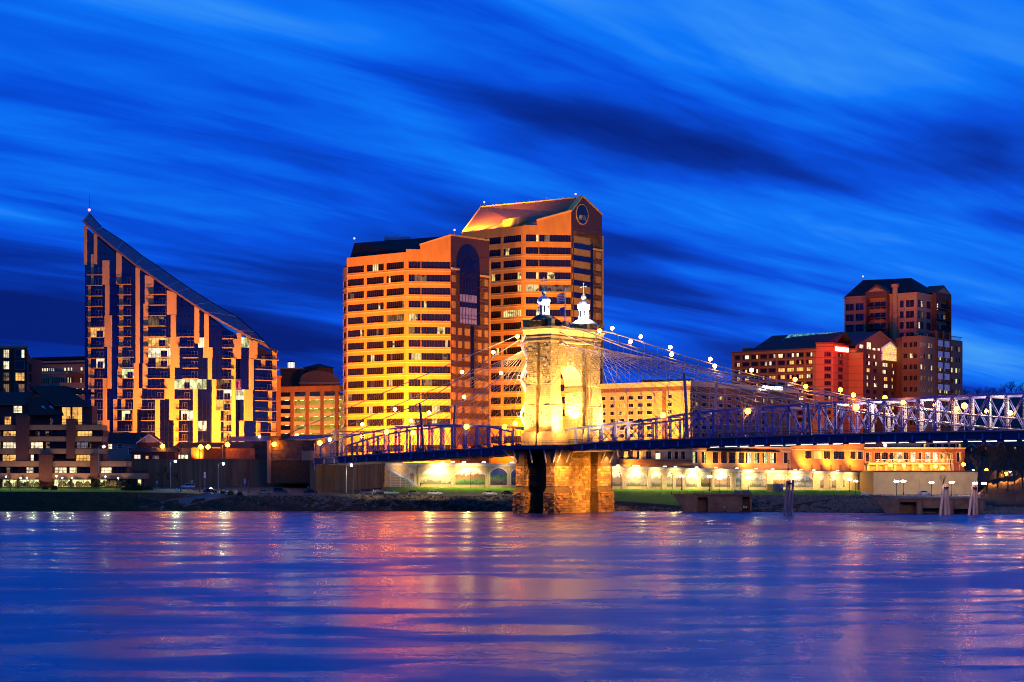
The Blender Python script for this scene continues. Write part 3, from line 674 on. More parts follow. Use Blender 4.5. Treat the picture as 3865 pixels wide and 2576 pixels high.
# unit meshes reused for every member, stretched between two points
def unit_laced(w, d, n, th):
    m = MB()
    for s in (-1, 1): m.box(s*w/2-th/2, s*w/2+th/2, -d/2, d/2, 0, 1)
    for i in range(n):
        z0, z1 = i/n, (i+1)/n
        m.beam((-w/2,-d/2,z0), (w/2,-d/2,z1), .05, .005, (0,1,0)); m.beam((w/2,-d/2,z0), (-w/2,-d/2,z1), .05, .005, (0,1,0))
    return m
ME_post = unit_laced(.55, .35, 9, .13).mesh('truss_post', M_steel)
ME_postw = unit_laced(.55, .35, 9, .13).mesh('truss_post', M_paint2)
ME_tall = unit_laced(.60, .4, 24, .09).mesh('cable_post', M_paint2)
ME_lat = unit_laced(.8, .4, 9, .12).mesh('portal_strut', M_paint2)
ME_diag = unit_laced(.42, .28, 7, .12).mesh('truss_diagonal', M_steel)
_m = MB(); _m.box(-.07,.07,-.05,.05,0,1); ME_rod = _m.mesh('tie_rod', M_steel)
_m = MB(); _m.tube([(0,0,0),(0,0,1)], .06, 5); ME_wire = _m.mesh('stay_cable', M_cable)
_m = MB(); _m.tube([(0,0,0),(0,0,1)], .05, 5); ME_hang = _m.mesh('hanger', M_cable)
A3 = Vector((A[0], A[1], 0))
def member(name, me, p, q, parent=None):
    p = Vector(p); q = Vector(q); d = q-p; z = d.normalized(); x = A3-z*A3.dot(z)
    if x.length < .15: x = Vector((B[0],B[1],0))-z*Vector((B[0],B[1],0)).dot(z)
    x.normalize(); y = z.cross(x); o = bpy.data.objects.new(name, me); COL.objects.link(o); o.parent = parent or rtB
    o.matrix_parent_inverse = PINV[rtB.name]
    M = Matrix((x, y, z)).transposed().to_4x4(); M.translation = p; o.matrix_basis = M @ Matrix.Diagonal((1,1,d.length,1)); return o
TOPPX = [(1213,1681),(1337,1643),(1459,1621),(1582,1609.5),(1719,1606),(1852,1611),(1937,1632)]
TOPR = [(2131,1624),(2301,1601.5),(2400,1592),(2452,1585),(2602,1561.5),(2771,1546),(2878,1539),(3057,1526.5),(3220,1515),(3426,1505),(3618,1495),(3865,1486)]
VT = 6.0
TL = sorted(buv(x, y, -VT) for x, y in TOPPX); TR = sorted(buv(x, y, -VT) for x, y in TOPR)
TR.append((201, zdeck(201)+9.0))
def ztop(u): return interp(TL, u) if u < 0 else interp(TR, u)
for sv in (-1, 1):
    lo = [u for u in US if TL[0][0] < u < TL[-1][0]]; hi = [u for u in US if TR[0][0] < u]
    for seg in ([TL[0][0]]+lo+[TL[-1][0]], [TR[0][0]]+hi):
        tc = MB()
        for a, b in zip(seg, seg[1:]): tc.beam(bp(a,VT*sv,ztop(a)), bp(b,VT*sv,ztop(b)), .5, .55)
        tc.build('top_chord', M_steel, rtB)
    bc = MB()
    for a, b in zip(US, US[1:]): bc.beam(bp(a,VT*sv,zdeck(a)+.25), bp(b,VT*sv,zdeck(b)+.25), .4, .45)
    bc.build('bottom_chord', M_steel, rtB)
    for i, u in enumerate(US):
        if ztop(u)-zdeck(u) > 2 and (u < TL[-1][0] or u > TR[0][0]):
            member('truss_post', ME_postw if (sv > 0 and u > 95) else ME_post, bp(u,VT*sv,zdeck(u)+.45), bp(u,VT*sv,ztop(u)-.2))  # far right posts get a paler colour for the light on them
    for a, b in zip(US, US[1:]):
        mid = (a+b)/2
        if mid < TL[0][0]+3 or TL[-1][0]-2 < mid < TR[0][0]+2: continue
        za, zb, ta, tb = zdeck(a)+.4, zdeck(b)+.4, ztop(a)-.2, ztop(b)-.2
        if mid < 44:
            member('tie_rod', ME_rod, bp(a,VT*sv,za), bp(b,VT*sv,tb)); member('tie_rod', ME_rod, bp(b,VT*sv,zb), bp(a,VT*sv,ta))
        else:
            k = US.index(a)
            if k % 4 == 0: pass
    hi = [u for u in US if u > 44]; k = 0
    for a, b in zip(hi, hi[1:]):
        za, zb, ta, tb = zdeck(a)+.4, zdeck(b)+.4, ztop(a)-.2, ztop(b)-.2
        if k % 2 == 0: member('truss_diagonal', ME_diag, bp(a,VT*sv,za), bp(b,VT*sv,tb))
        else: member('truss_diagonal', ME_diag, bp(a,VT*sv,ta), bp(b,VT*sv,zb))
        k += 1
# floor beams with bracket ends, laterals and glowing strips standing in for lit bracing
M_strip = emat('glow_tube', (1,.93,.9), 7, True)
_m = MB(); _m.box(-.2,.2,-9.3,9.3,-1.9,-.45); ME_fb = _m.mesh('floor_beam', M_steel)
for u in US:
    if -14 < u < 9: continue
    o = put('floor_beam', ME_fb, rtB, bp(u,0,zdeck(u)), math.radians(-38))
for i, (a, b) in enumerate(zip(US, US[1:])):
    if -14 < (a+b)/2 < 9: continue
    l = MB(); l.beam(bp(a,-7.5,zdeck(a)-2.1), bp(b,7.5,zdeck(b)-2.1), .2); l.beam(bp(a,7.5,zdeck(a)-2.1), bp(b,-7.5,zdeck(b)-2.1), .2); l.build('lower_lateral', M_paint2, rtB)
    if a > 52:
        s = MB(); s.beam(bp(a+.5,-8.2,zdeck(a)-2.3), bp(b-R.uniform(.4,1.6),-8.2,zdeck(b)-2.3), .10, .09 if a > 80 else .05); s.build('bracing_glow', M_strip, rtB)  # glowing strip in place of bracing that catches light
# portal and sway struts between the two trusses
for u in [US[i] for i in range(len(US)) if i % 3 == 1]:
    if not (TL[1][0] < u < TL[-1][0]-4 or u > 14): continue
    zt = ztop(u)+(.6 if u < 50 else -.5)
    member('portal_strut', ME_lat, bp(u,-VT,zt), bp(u,VT,zt))
    kb = MB()
    for sv in (-1,1):
        pts = [bp(u, sv*(VT-.2-2.2*math.sin(t*math.pi/2)), ztop(u)-2.6+2.2*(1-math.cos(t*math.pi/2))) for t in (0,.25,.5,.75,1)]
        for p, q in zip(pts, pts[1:]): kb.beam(p, q, .12, .2)
    kb.build('portal_bracket', M_paint2, rtB)
# lattice girder at the land end
zl = ztop(TL[0][0]+6)+2.2
for sv in (-1, 1):
    a, b = TL[0][0]+2, TL[0][0]+2
for k in range(2): member('portal_strut', ME_lat, bp(TL[0][0]+6,-VT,zl+k*.85), bp(TL[0][0]+6,VT,zl+k*.85))
for sv in (-1,1): member('truss_post', ME_postw, bp(TL[0][0]+6,VT*sv,ztop(TL[0][0]+6)), bp(TL[0][0]+6,VT*sv,zl+1.2))
# ---- main cables
EU = [(2104,1226),(2155,1236),(2283,1273),(2379,1309),(2535,1357.5),(2698,1402),(2850,1434),(3041,1480),(3221,1512),(3409,1540),(3596,1564),(3865,1584)]
EL = [(2104,1252),(2275,1320),(2383,1346),(2489,1382),(2595,1417),(2704,1447),(2850,1479),(2932,1501),(3057,1526.5),(3210,1553),(3300,1568.6),(3418,1584),(3553,1601),(3692,1615),(3865,1626)]
ELl = [(1215,1690),(1332,1635),(1491,1562),(1577.6,1526.5),(1664,1479),(1752,1416),(1862,1347),(1963,1281)]
def fit(pts, v):
    L = sorted(buv(x, y, v) for x, y in pts); return L
cU = fit(EU, -8.8); cL = fit(EL, -8.8); cLl = fit(ELl, -8.8)
cU += [(161,cU[-1][1]-.6),(201,cU[-1][1]+1.5)]; cL += [(161,cL[-1][1]-.4),(201,cL[-1][1]+1.5)]
cUl = [(-106, zat(1646, bxy(-106,-8.8)[1])), (-4.5, zat(1240, bxy(-4.5,-8.8)[1]))]
CAB = {('u','r'): cU, ('l','r'): cL, ('l','l'): cLl, ('u','l'): cUl}
def cz(which, u): return interp(CAB[(which, 'r' if u > 0 else 'l')], u)
for sv in (-1, 1):
    for key, rad in ((('u','r'),.17),(('l','r'),.17),(('l','l'),.16),(('u','l'),.14)):
        c = MB(); pts = CAB[key]; dense = []
        n = 40 if key != ('u','l') else 2
        for i in range(n+1):
            u = pts[0][0]+(pts[-1][0]-pts[0][0])*i/n; a = max(0, i-1)
            dense.append((u, interp(pts, u)))
        if n > 2:
            for _ in range(3): dense = [dense[0]]+[(dense[i][0], .25*dense[i-1][1]+.5*dense[i][1]+.25*dense[i+1][1]) for i in range(1, n)]+[dense[-1]]
        vv = (lambda u: sv*(8.8 if u < 0 else 8.8-min(1.2, u*.012)))
        c.tube([bp(u, vv(u), z) for u, z in dense], rad, 8); c.build('main_cable', M_cable, rtB, True)
    # hangers, cable posts, stays
    for i, u in enumerate(US):
        if u > 10:
            zc = cz('l', u); zu = cz('u', u)
            vc = sv*(8.8-min(1.2, u*.012))
            if zc > ztop(u)+.5: member('hanger', ME_hang, bp(u, vc, zc), bp(u, VT*sv, ztop(u)))
            if zu > zc+.5: member('hanger', ME_hang, bp(u, vc, zu), bp(u, vc, zc))
        elif -84 < u < -14:
            zc = cz('l', u)
            if zc > ztop(u)+.5: member('hanger', ME_hang, bp(u, 8.8*sv, zc), bp(u, VT*sv, ztop(u)))
    for u in (46.6, 84.0, -48.0):
        member('cable_post', ME_tall, bp(u, 6.6*sv, zdeck(u)), bp(u, 8.0*sv if abs(u) > 60 else 8.4*sv, cz('l', u)))
    for i in range(17):
        u = 16+i*5.2; member('stay_cable', ME_wire, bp(4.6, 8.6*sv, 50.2-.12*i), bp(u, VT*sv, ztop(u)))
    for i in range(13):
        u = -16-i*4.6; member('stay_cable', ME_wire, bp(-4.4, 8.6*sv, 50.0-.12*i), bp(u, VT*sv, ztop(u)))
    for u0, u1 in ((38, 8), (22, 30)):
        member('stay_cable', ME_wire, bp(u0, 8.4*sv, cz('l', u0)), bp(u1 if u1 > 10 else 12, VT*sv, ztop(14)))
# zigzag service stair on the land side of the tower
zs_ = [22.5,28,33,38.5,43.5,48.5,53]
for i, (a, b) in enumerate(zip(zs_, zs_[1:])):
    ua, ub = (-4.9,-7.6) if i % 2 == 0 else (-7.6,-4.9); s = MB()
    for dv in (-10.8,-9.6): s.beam(bp(ua,dv,a), bp(ub,dv,b), .16, .38); s.beam(bp(ua,dv,a+1), bp(ub,dv,b+1), .12)
    n = 14
    for k in range(n): t = (k+.5)/n; s.beam(bp(ua+(ub-ua)*t,-10.8,a+(b-a)*t), bp(ua+(ub-ua)*t,-9.6,a+(b-a)*t), .28, .05)
    s.build('service_stair', M_white, rtB)
    l = MB(); um = -7.9 if i % 2 == 0 else -4.9
    bbox(l, um-.9, um+.9, -11, -9.4, b-.12, b)
    for du in (-.85,.85): l.beam(bp(um+du,-11,b), bp(um+du,-11,b+1.1), .06); l.beam(bp(um+du,-9.4,b), bp(um+du,-9.4,b+1.1), .06)
    l.beam(bp(um-.85,-11,b+1.1), bp(um+.85,-11,b+1.1), .06); l.beam(bp(-4.2,-10.2,b-1.2), bp(um,-10.2,b-.1), .1)
    l.build('stair_landing', M_white, rtB)
# flags on the tower
fl = root('flagpole', bp(0,.6,53.45), 'white flagpole with two flags between the tower turrets', 'flagpole')
m = MB(); m.tube([bp(0,.6,53.45), bp(0,.6,65.2)], [.22,.12], 8); m.ball(bp(0,.6,65.3), .25, 8, 5); m.build('pole', M_white, fl)
for k in range(4):
    g_ = k*math.pi/2+.5; m = MB(); m.beam((bp(0,.6,0)[0]+3*math.cos(g_), bp(0,.6,0)[1]+3*math.sin(g_), 53.5), bp(0,.6,57.2), .07); m.build('brace', M_white, fl)
def flagmat(name, stripes):
    m = bpy.data.materials.new(name); m.use_nodes = True; t = m.node_tree; p = t.nodes['Principled BSDF']; L = t.links
    if stripes:
        g = nd(t, 'ShaderNodeTexCoord'); sp = nd(t, 'ShaderNodeSeparateXYZ'); L.new(g.outputs['Generated'], sp.inputs[0])
        s = mth(t, 'GREATER_THAN', mth(t, 'FRACT', mth(t, 'MULTIPLY', sp.outputs[2], 6.5)), .5)
        L.new(ramp(t, s, [(.4,(.5,.04,.04)),(.6,(.75,.72,.70))]), p.inputs['Base Color'])
    else: p.inputs['Base Color'].default_value = (.08,.07,.35,1)
    return m
for z0, hgt, ln, mt in ((61.4,2.6,3.0,flagmat('striped_flag',1)),(58.2,1.6,1.8,flagmat('blue_flag',0))):
    V = []; Fc = []; nx = 10
    for i in range(nx+1):
        for j in range(4):
            t = i/nx; x, y = bxy(-ln*t*.95+.2*math.sin(7*t), .6-.25*math.sin(9*t)*t); V.append((x-.2, y, z0+hgt*j/3-.5*t*t))
    for i in range(nx):
        for j in range(3): q = i*4+j; Fc.append((q,q+4,q+5,q+1))
    me = bpy.data.meshes.new('flag'); me.from_pydata(V, [], Fc); me.materials.append(mt); link('flag', me, fl)
# ================================================================== BUILDINGS
WCACHE = {}
def winmesh(w, h, nx, nz, frame, gls, lit, pat=(), bar=.06, trim=None, tw=.2, depth=.1, name='window'):
    w, h = round(w, 1), round(h, 1)
    key = (w, h, nx, nz, frame.name, gls.name, lit.name if lit else 0, tuple(sorted(pat)), trim.name if trim else 0, bar)
    if key in WCACHE: return WCACHE[key]
    m = MB(); m.mi = 0
    for i in range(nx+1):
        x = -w/2+w*i/nx; m.box(max(-w/2, x-bar), min(w/2, x+bar), -depth, .02, 0, h)
    for j in range(nz+1):
        z = h*j/nz; m.box(-w/2, w/2, -depth*.8, .02, max(0, z-bar), min(h, z+bar))
    for i in range(nx):
        for j in range(nz):
            m.mi = 2 if (i+j*nx) in pat else 1; x0, x1 = -w/2+w*i/nx, -w/2+w*(i+1)/nx; z0, z1 = h*j/nz, h*(j+1)/nz
            m.face([(x0,0,z0),(x1,0,z0),(x1,0,z1),(x0,0,z1)])
    mats = [frame, gls, lit or gls]
    if trim:
        m.mi = 3; mats.append(trim)
        for a in ((-w/2-tw,-w/2,-tw,h+tw),(w/2,w/2+tw,-tw,h+tw)): m.box(a[0],a[1],-depth-.3,.02,a[2],a[3])
        m.box(-w/2,w/2,-depth-.3,.02,h,h+tw); m.box(-w/2,w/2,-depth-.36,.02,-tw,0)
    WCACHE[key] = m.mesh(name, mats); return WCACHE[key]
def pattern(nx, nz, p, full=None):
    n = nx*nz
    if full == 'full': return tuple(range(n))
    if full == 'off': return ()
    if full == 'part' or R.random() < p:
        a = R.randrange(nx); b = min(nx, a+R.choice((1,2,2,3))); return tuple(i+j*nx for i in range(a, b) for j in range(nz))
    return ()
def facade(rt, fr, s0, s1, z0, z1, cols, rows, wmat, wname='wall', paneW=1.1, nx=None, nz=1, frame=None, gls=None, lits=None, plit=.25, depth=.35, trim=None, tw=.2, ov=None, wmesh=None, bar=.05, wn='window', back=True):
    """wall with real window openings (cols in s, rows in z) and a window object in every opening"""
    frame = frame or M_mull; gls = gls or M_glass; lits = lits or [M_lit1]
    cells = [(a,b,c,d,i,j) for i,(a,b) in enumerate(cols) for j,(c,d) in enumerate(rows) if not (ov and ov.get((i,j)) == 'none')]
    mb = wmesh or MB(); mb.wall(fr, s0, s1, z0, z1, [(a,b,c,d) for a,b,c,d,_,_ in cells], depth)
    if back:
        mb.face([fr.pt(s0,z0,-depth-.06), fr.pt(s1,z0,-depth-.06), fr.pt(s1,z1,-depth-.06), fr.pt(s0,z1,-depth-.06)])
    if wmesh is None: mb.build(wname, wmat, rt)
    for a,b,c,d,i,j in cells:
        k = nx or max(1, int(round((b-a)/paneW))); st = ov.get((i,j)) if ov else None
        pat = pattern(k, nz, plit, st); me = winmesh(b-a, d-c, k, nz, frame, gls, R.choice(lits) if pat else None, pat, bar, trim, tw, name=wn)
        o = put(wn, me, rt, fr.pt((a+b)/2, c, -depth if not trim else -depth*.8), fr.ang); o.scale = ((b-a)/round(b-a,1) if b-a > .1 else 1, 1, (d-c)/round(d-c,1))
def scol(fr, prs): return [(fr.s(a), fr.s(b)) for a, b in prs]
def beacon(rt, p, me_=[None]):
    m = MB(); m.tube([(p[0],p[1],p[2]), (p[0],p[1],p[2]+1.6)], .08, 5); m.build('beacon_mast', M_gal, rt)
    m = MB(); m.ball((p[0],p[1],p[2]+1.9), .42, 8, 6); m.build('beacon_lamp', M_beacon, rt)
M_beacon = emat('pink_beacon', (1,.30,.42), 2.6, False)
M_blind = mat('pale_blind_glass', (.36,.30,.36), .25, 0, .25, .5)  # pinkish tint puts the panes' reflections into the colour
M_rb = mat('dark_brown_wall', (.11,.038,.014), .6, 0, .12, .8)  # on the office faces the missing floodlight is darkened into this colour

def office(name, label, Y, pxA0, pxAB, pxK, pxBC, pxC1, rows_py, hpx, colsA, colsB, colsCfn, zbase, litp, ovA={}, ovB={}, ovC={}):
    pAB = at(pxAB, Y); pA0 = walk(pAB, A, pxA0); d7 = (math.cos(math.radians(7)), math.sin(math.radians(7)))
    pBC = walk(pAB, d7, pxBC); pC1 = walk(pBC, B, pxC1)
    fA, fB, fC = Fr(pA0, pAB), Fr(pAB, pBC), Fr(pBC, pC1)
    rt = root(name, (*pAB, zbase), label, 'office tower')
    rows = sorted((zat(y, Y), zat(y-hpx, Y)) for y in rows_py)
    return rt, fA, fB, fC, rows
def bands(rt, frs, rows, off=-1.15, h=.42):
    for c, d in rows:
        m = MB()
        for fr, s0, s1 in frs: m.fbox(fr, s0, s1, c+off, c+off+h, -.02, .10)
        m.build('limestone_band', M_stripe, rt)
# ---------- left office tower
r1 = [1013+49.45*k for k in range(13)]+[1706]
rt, fA, fB, fC, rows = office('office_tower', 'orange floodlit office tower with flat sloped roof, left of the pair', 718, 1309, 1532.6, 1589, 1701, 1846, r1, 26.5, None, None, None, 12.3, .3)
zr = lambda y: zat(y, 718)
top = zr(950)
facade(rt, fA, 0, fA.L, 12.3, zr(952), scol(fA, [(1311,1373.5),(1383,1448.4),(1457.7,1524.5)]), rows, M_conc, plit=.5, ov={(0,j):'part' for j in (11,9,8,6)} | {(2,9):'full',(0,0):'part'}, lits=[M_lit1,M_lit2,M_lit2])
facade(rt, fB, 0, fB.L, 12.3, zr(941), scol(fB, [(1542,1588),(1590,1700.5)]), rows, M_conc, plit=.55, ov={(1,13):'off',(0,13):'off',(1,12):'part',(1,8):'part',(1,6):'part'}, lits=[M_lit1,M_lit2])
cC = scol(fC, [(1702.5,1720),(1729,1744),(1753.5,1774),(1804,1818),(1829,1848.5 if False else 1843)])
ov = {}
for j in range(14):
    k = 13-j     # row counted from the top
    for i in (1,3):
        if k < 5: ov[(i,j)] = 'none'
    if k < 5: ov[(2,j)] = 'none'
    if k == 0: ov[(0,j)] = 'none'; ov[(4,j)] = 'none'
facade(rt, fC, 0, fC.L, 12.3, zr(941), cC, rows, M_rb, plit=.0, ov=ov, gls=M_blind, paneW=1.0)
bands(rt, [(fA,0,fA.L),(fB,0,fB.L),], rows)
M_rbb = mat('shaded_band', (.17,.075,.035), .6, 0, .1, .8)  # same bands as on the lit faces, darkened for shade
for c, d in rows:
    m = MB(); m.fbox(fC, 0, fC.s(1722), c-1.15, c-.73, -.02, .06); m.fbox(fC, fC.s(1804), fC.L, c-1.15, c-.73, -.02, .06); m.build('shaded_band', M_rbb, rt)
bands(rt, [], [])
# left return face and the chamfer
pL = walk(fA.p, (-B[0],-B[1]), 1297) if False else (fA.p[0]-B[1]*0-7.0, fA.p[1]+16)
fL = Fr(at(1294, fA.p[1]+9), fA.p); zc = [(c,d) for c,d in rows]
facade(rt, fL, 0, fL.L, 12.3, zr(985), [(fL.L*.15, fL.L*.75)], rows[:-1], M_conc, plit=.2)
bands(rt, [(fL,0,fL.L)], rows[:-1])
# gable piece standing on B and C, glazed arch with a round window
fB2 = fB; gs0 = fB.s(1586); gz = lambda y: zr(y)
m = MB(); m.extr(fB, [(0,zr(941)),(fB.L,zr(941)),(fB.L,zr(887)),(fB.s(1586),zr(926)),(fB.s(1586),zr(941))], -2, .02); m.build('gable_wall', M_conc, rt)
m = MB(); m.extr(fB, [(fB.s(1584),zr(926)),(fB.L+.1,zr(887)),(fB.L+.1,zr(882)),(fB.s(1584),zr(921))], -2.2, .25); m.extr(fC, [(0,zr(887)),(fC.L,zr(884)),(fC.L,zr(879)),(0,zr(882))], -2.2, .25); m.build('parapet_coping', M_stripe, rt)
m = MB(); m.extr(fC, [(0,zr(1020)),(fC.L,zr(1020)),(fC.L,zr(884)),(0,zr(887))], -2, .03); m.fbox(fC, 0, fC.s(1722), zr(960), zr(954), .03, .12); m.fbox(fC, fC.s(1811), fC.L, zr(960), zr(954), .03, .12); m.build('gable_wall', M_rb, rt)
sc0, sc1 = fC.s(1722), fC.s(1810); cs = (sc0+sc1)/2; rr = (sc1-sc0)/2; zsp = zr(984)
M_arch = glass('violet_glass', (.010,.008,.035), .12, .6)
m = MB(); m.extr(fC, [(sc0,zr(1022)),(sc1,zr(1022)),(sc1,zsp)]+[(cs+rr*math.cos(t*math.pi/14), zsp+rr*1.05*math.sin(t*math.pi/14)) for t in range(1,14)]+[(sc0,zsp)], .03, .10); m.build('arched_window', M_arch, rt)
m = MB(); rc = rr*.43; m.extr(fC, [(cs+rc*math.cos(t*math.pi/10), zr(992)+rc*1.1*math.sin(t*math.pi/10)) for t in range(20)], .10, .2); m.build('round_window', M_glassb, rt)
m = MB()
for k in range(1,6): x = sc0+(sc1-sc0)*k/6; m.fbox(fC, x-.05, x+.05, zr(1020), zr(950), .1, .16)
for y in (1020,985,960): m.fbox(fC, sc0, sc1, zr(y)-.05, zr(y)+.05, .1, .16)
m.build('mullions', M_mull, rt)
# tall glazed strips, floor by floor
zz = [zr(1020)]+[d+.15 for c,d in rows[::-1][1:5]]+[zr(1216)]
for a_, b_ in zip(zz, zz[1:]):
    s0, s1 = fC.s(1734), fC.s(1799)
    for h0, h1, mt in ((b_, b_+(a_-b_)*.6, M_blind if a_ < zr(1075) else M_arch), (b_+(a_-b_)*.6, a_, M_arch if a_ > zr(1150) else M_blind)):
        me = winmesh(s1-s0, h1-h0, 6, 1, M_mull, mt, None); put('curtain_wall', me, rt, fC.pt((s0+s1)/2, h0, .08), fC.ang)
m = MB(); m.fbox(fC, fC.s(1799), fC.s(1811), zr(1216), zr(1000), -.02, .06); m.build('dark_reveal', M_glass, rt)
for p0_, p1_, yt in ((1702,1731,1013),(1812,1846,1026)):
    m = MB(); m.fbox(fC, fC.s(p0_), fC.s(p1_), zr(yt)-.2, zr(yt)+.6, -.02, .5); m.build('pier_cap', M_stripe, rt)
m = MB(); m.fbox(fC, fC.s(1776), fC.s(1788), zr(1460), zr(1222), .0, .1); m.build('dark_reveal', M_glass, rt)
# roof
q = [fL.xy(0,-1), fA.xy(0,-.4), fA.xy(fA.L,-.5), fB.xy(fB.s(1588),-.6)]; rg = [(fA.p[0]+3, fA.p[1]+13), (fA.p[0]+4, fA.p[1]+12)]
ea = fA.xy(.3,-1.2); eb = fA.xy(fA.L,-1.2); ec = fB.xy(fB.s(1640),-2.5)
ra = (ea[0]+B[0]*3, ea[1]+B[1]*3); rc_ = (fC.p[0]-A[0]*4+B[0]*7, fC.p[1]-A[1]*4+B[1]*7)
m = MB(); za = zat(918, ra[1]); zc_ = zat(890, rc_[1])
m.face([(*ea,zr(958)), (*eb,zr(948)), (*ec,zr(941)), (*rc_,zc_), (*ra,za)]); m.face([(*ra,za),(*rc_,zc_),(rc_[0]+B[0]*18,rc_[1]+B[1]*18,zc_-9),(ra[0]+B[0]*18,ra[1]+B[1]*18,za-9)]); m.face([(*ea,zr(958)),(*ra,za),(ra[0]+B[0]*18,ra[1]+B[1]*18,za-9)])
m.build('sloped_roof', M_roof, rt)
m = MB(); m.box(-53,-42,742,748,zat(906,742),zat(894,742)); m.build('roof_plant_room', M_gal, rt)
beacon(rt, (*ra, za)); beacon(rt, (fC.p[0]+1.5, fC.p[1]+1.5, zr(882)))
# rear body
m = MB(); P = [fL.p, fA.p, fA.xy(fA.L), fC.p, fC.xy(fC.L)]; P = [(x+B[0]*1.2-.0, y+B[1]*1.2) for x,y in P]; P += [(P[-1][0]-A[0]*44, P[-1][1]-A[1]*44+4)]
m.prism(P, 12.3, zr(960)); m.build('tower_body', M_conc, rt)

# ---------- right office tower (taller, gabled)
r2 = [911.4+47.1*k for k in range(15)]+[1672]
rt, fA, fB, fC, rows = office('office_tower', 'tall orange office tower with pitched roof and round gable window, behind the bridge tower', 760, 1742, 1975.6, 2034, 2156, 2272, r2, 26, None, None, None, 12.3, .3)
zr = lambda y: zat(y, 760)
facade(rt, fA, 0, fA.L, 12.3, zr(853), scol(fA, [(1745,1800),(1808,1838),(1845,1890),(1899,1967)]), rows, M_conc, plit=.25, ov={(3,14):'part',(3,13):'off',(3,12):'part',(2,12):'part',(3,9):'full',(3,11):'part'}, lits=[M_lit1,M_lit1,M_lit2])
facade(rt, fB, 0, fB.L, 12.3, zr(850), scol(fB, [(1985,2033),(2035,2155)]), rows, M_conc, plit=.35, ov={(0,11):'full',(1,11):'full',(0,12):'part',(1,12):'part',(0,13):'off',(1,13):'off',(0,14):'off',(1,14):'off',(0,9):'part'}, lits=[M_lit1,M_lit1,M_lit2])
cC = scol(fC, [(2157.5,2162.5),(2165.5,2228),(2250,2269)]); ov = {}
for j in range(16):
    if j == 15: ov[(2,j)] = 'none'; ov[(0,j)] = 'none'
    if j < 4: ov[(1,j)] = 'off'
ov[(1,14)] = 'part'; ov[(1,13)] = 'off'; ov[(2,12)] = 'part'
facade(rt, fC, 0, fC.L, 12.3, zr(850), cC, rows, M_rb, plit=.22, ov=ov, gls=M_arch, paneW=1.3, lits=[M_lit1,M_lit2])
for (c,d),(c2,d2) in zip(rows, rows[1:]):
    s0, s1 = cC[1]; m = MB(); m.fbox(fC, s0, s1, d+.05, c2-.05, -.1, .08); m.build('spandrel_glass', M_arch if R.random() < .7 else M_glassb, rt)
bands(rt, [(fA,0,fA.L),(fB,0,fB.L)], rows[:-1])
for c, d in rows[:-1]:
    m = MB(); m.fbox(fC, cC[1][1]+2.5, fC.L, c-1.15, c-.73, -.02, .06); m.build('shaded_band', M_rbb, rt)
m = MB(); m.fbox(fC, fC.s(2229), fC.s(2238), zr(1640), zr(905), -.02, .05); m.build('dark_reveal', M_glass, rt)
m = MB(); m.fbox(fC, fC.s(2238), fC.L, zr(926)-.2, zr(926)+.6, -.02, .5); m.build('pier_cap', M_stripe, rt)
m = MB(); gB = fB.s(2026)
m.extr(fB, [(gB,zr(850)),(fB.L,zr(850)),(fB.L,zr(796)),(gB,zr(834))], -2, .03); m.build('gable_wall', M_conc, rt)
sa, sb = 0, fC.L; sp_ = fC.s(2199); zL, zP, zRr = zr(797), zat(744, fC.xy(sp_)[1]), zat(812, fC.xy(fC.L)[1])
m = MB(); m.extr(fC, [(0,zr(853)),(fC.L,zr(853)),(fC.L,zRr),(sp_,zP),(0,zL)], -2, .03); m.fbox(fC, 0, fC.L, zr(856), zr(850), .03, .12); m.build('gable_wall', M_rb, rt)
m = MB(); 
for f_, a_, za_, b_, zb_ in ((fB,gB,zr(834),fB.L,zr(796)),(fC,0,zL,sp_,zP),(fC,sp_,zP,fC.L,zRr)): m.extr(f_, [(a_,za_),(b_,zb_),(b_,zb_+.7),(a_,za_+.7)], -2.3, .3)
m.build('parapet_coping', M_stripe, rt)
cs, rr = fC.s(2196.5), (fC.s(2217)-fC.s(2176))/2; zc_ = zat(810, fC.xy(cs)[1]); circ = lambda r: [(cs+r*math.cos(t*math.pi/12), zc_+r*math.sin(t*math.pi/12)) for t in range(24)]
m = MB(); m.extr(fC, circ(rr*1.14), .03, .22); m.build('round_window_surround', M_stripe, rt)
m = MB(); m.extr(fC, circ(rr), .22, .27); m.build('round_window', M_arch, rt)
m = MB()
for k in (-.5,0,.5): x = rr*k; hgt = math.sqrt(rr*rr-x*x); m.fbox(fC, cs+x-.07, cs+x+.07, zc_-hgt, zc_+hgt, .27, .33); m.fbox(fC, cs-hgt, cs+hgt, zc_+x-.07, zc_+x+.07, .27, .33)
m.build('mullions', M_mull, rt)
m = MB(); m.extr(fC, [(cs-rr*.75,zc_-rr*.6),(cs+rr*.75,zc_-rr*.6),(cs+rr*.5,zc_-rr*.1),(cs-rr*.5,zc_-rr*.1)], .28, .3); m.build('lit_pane', M_lit2, rt)
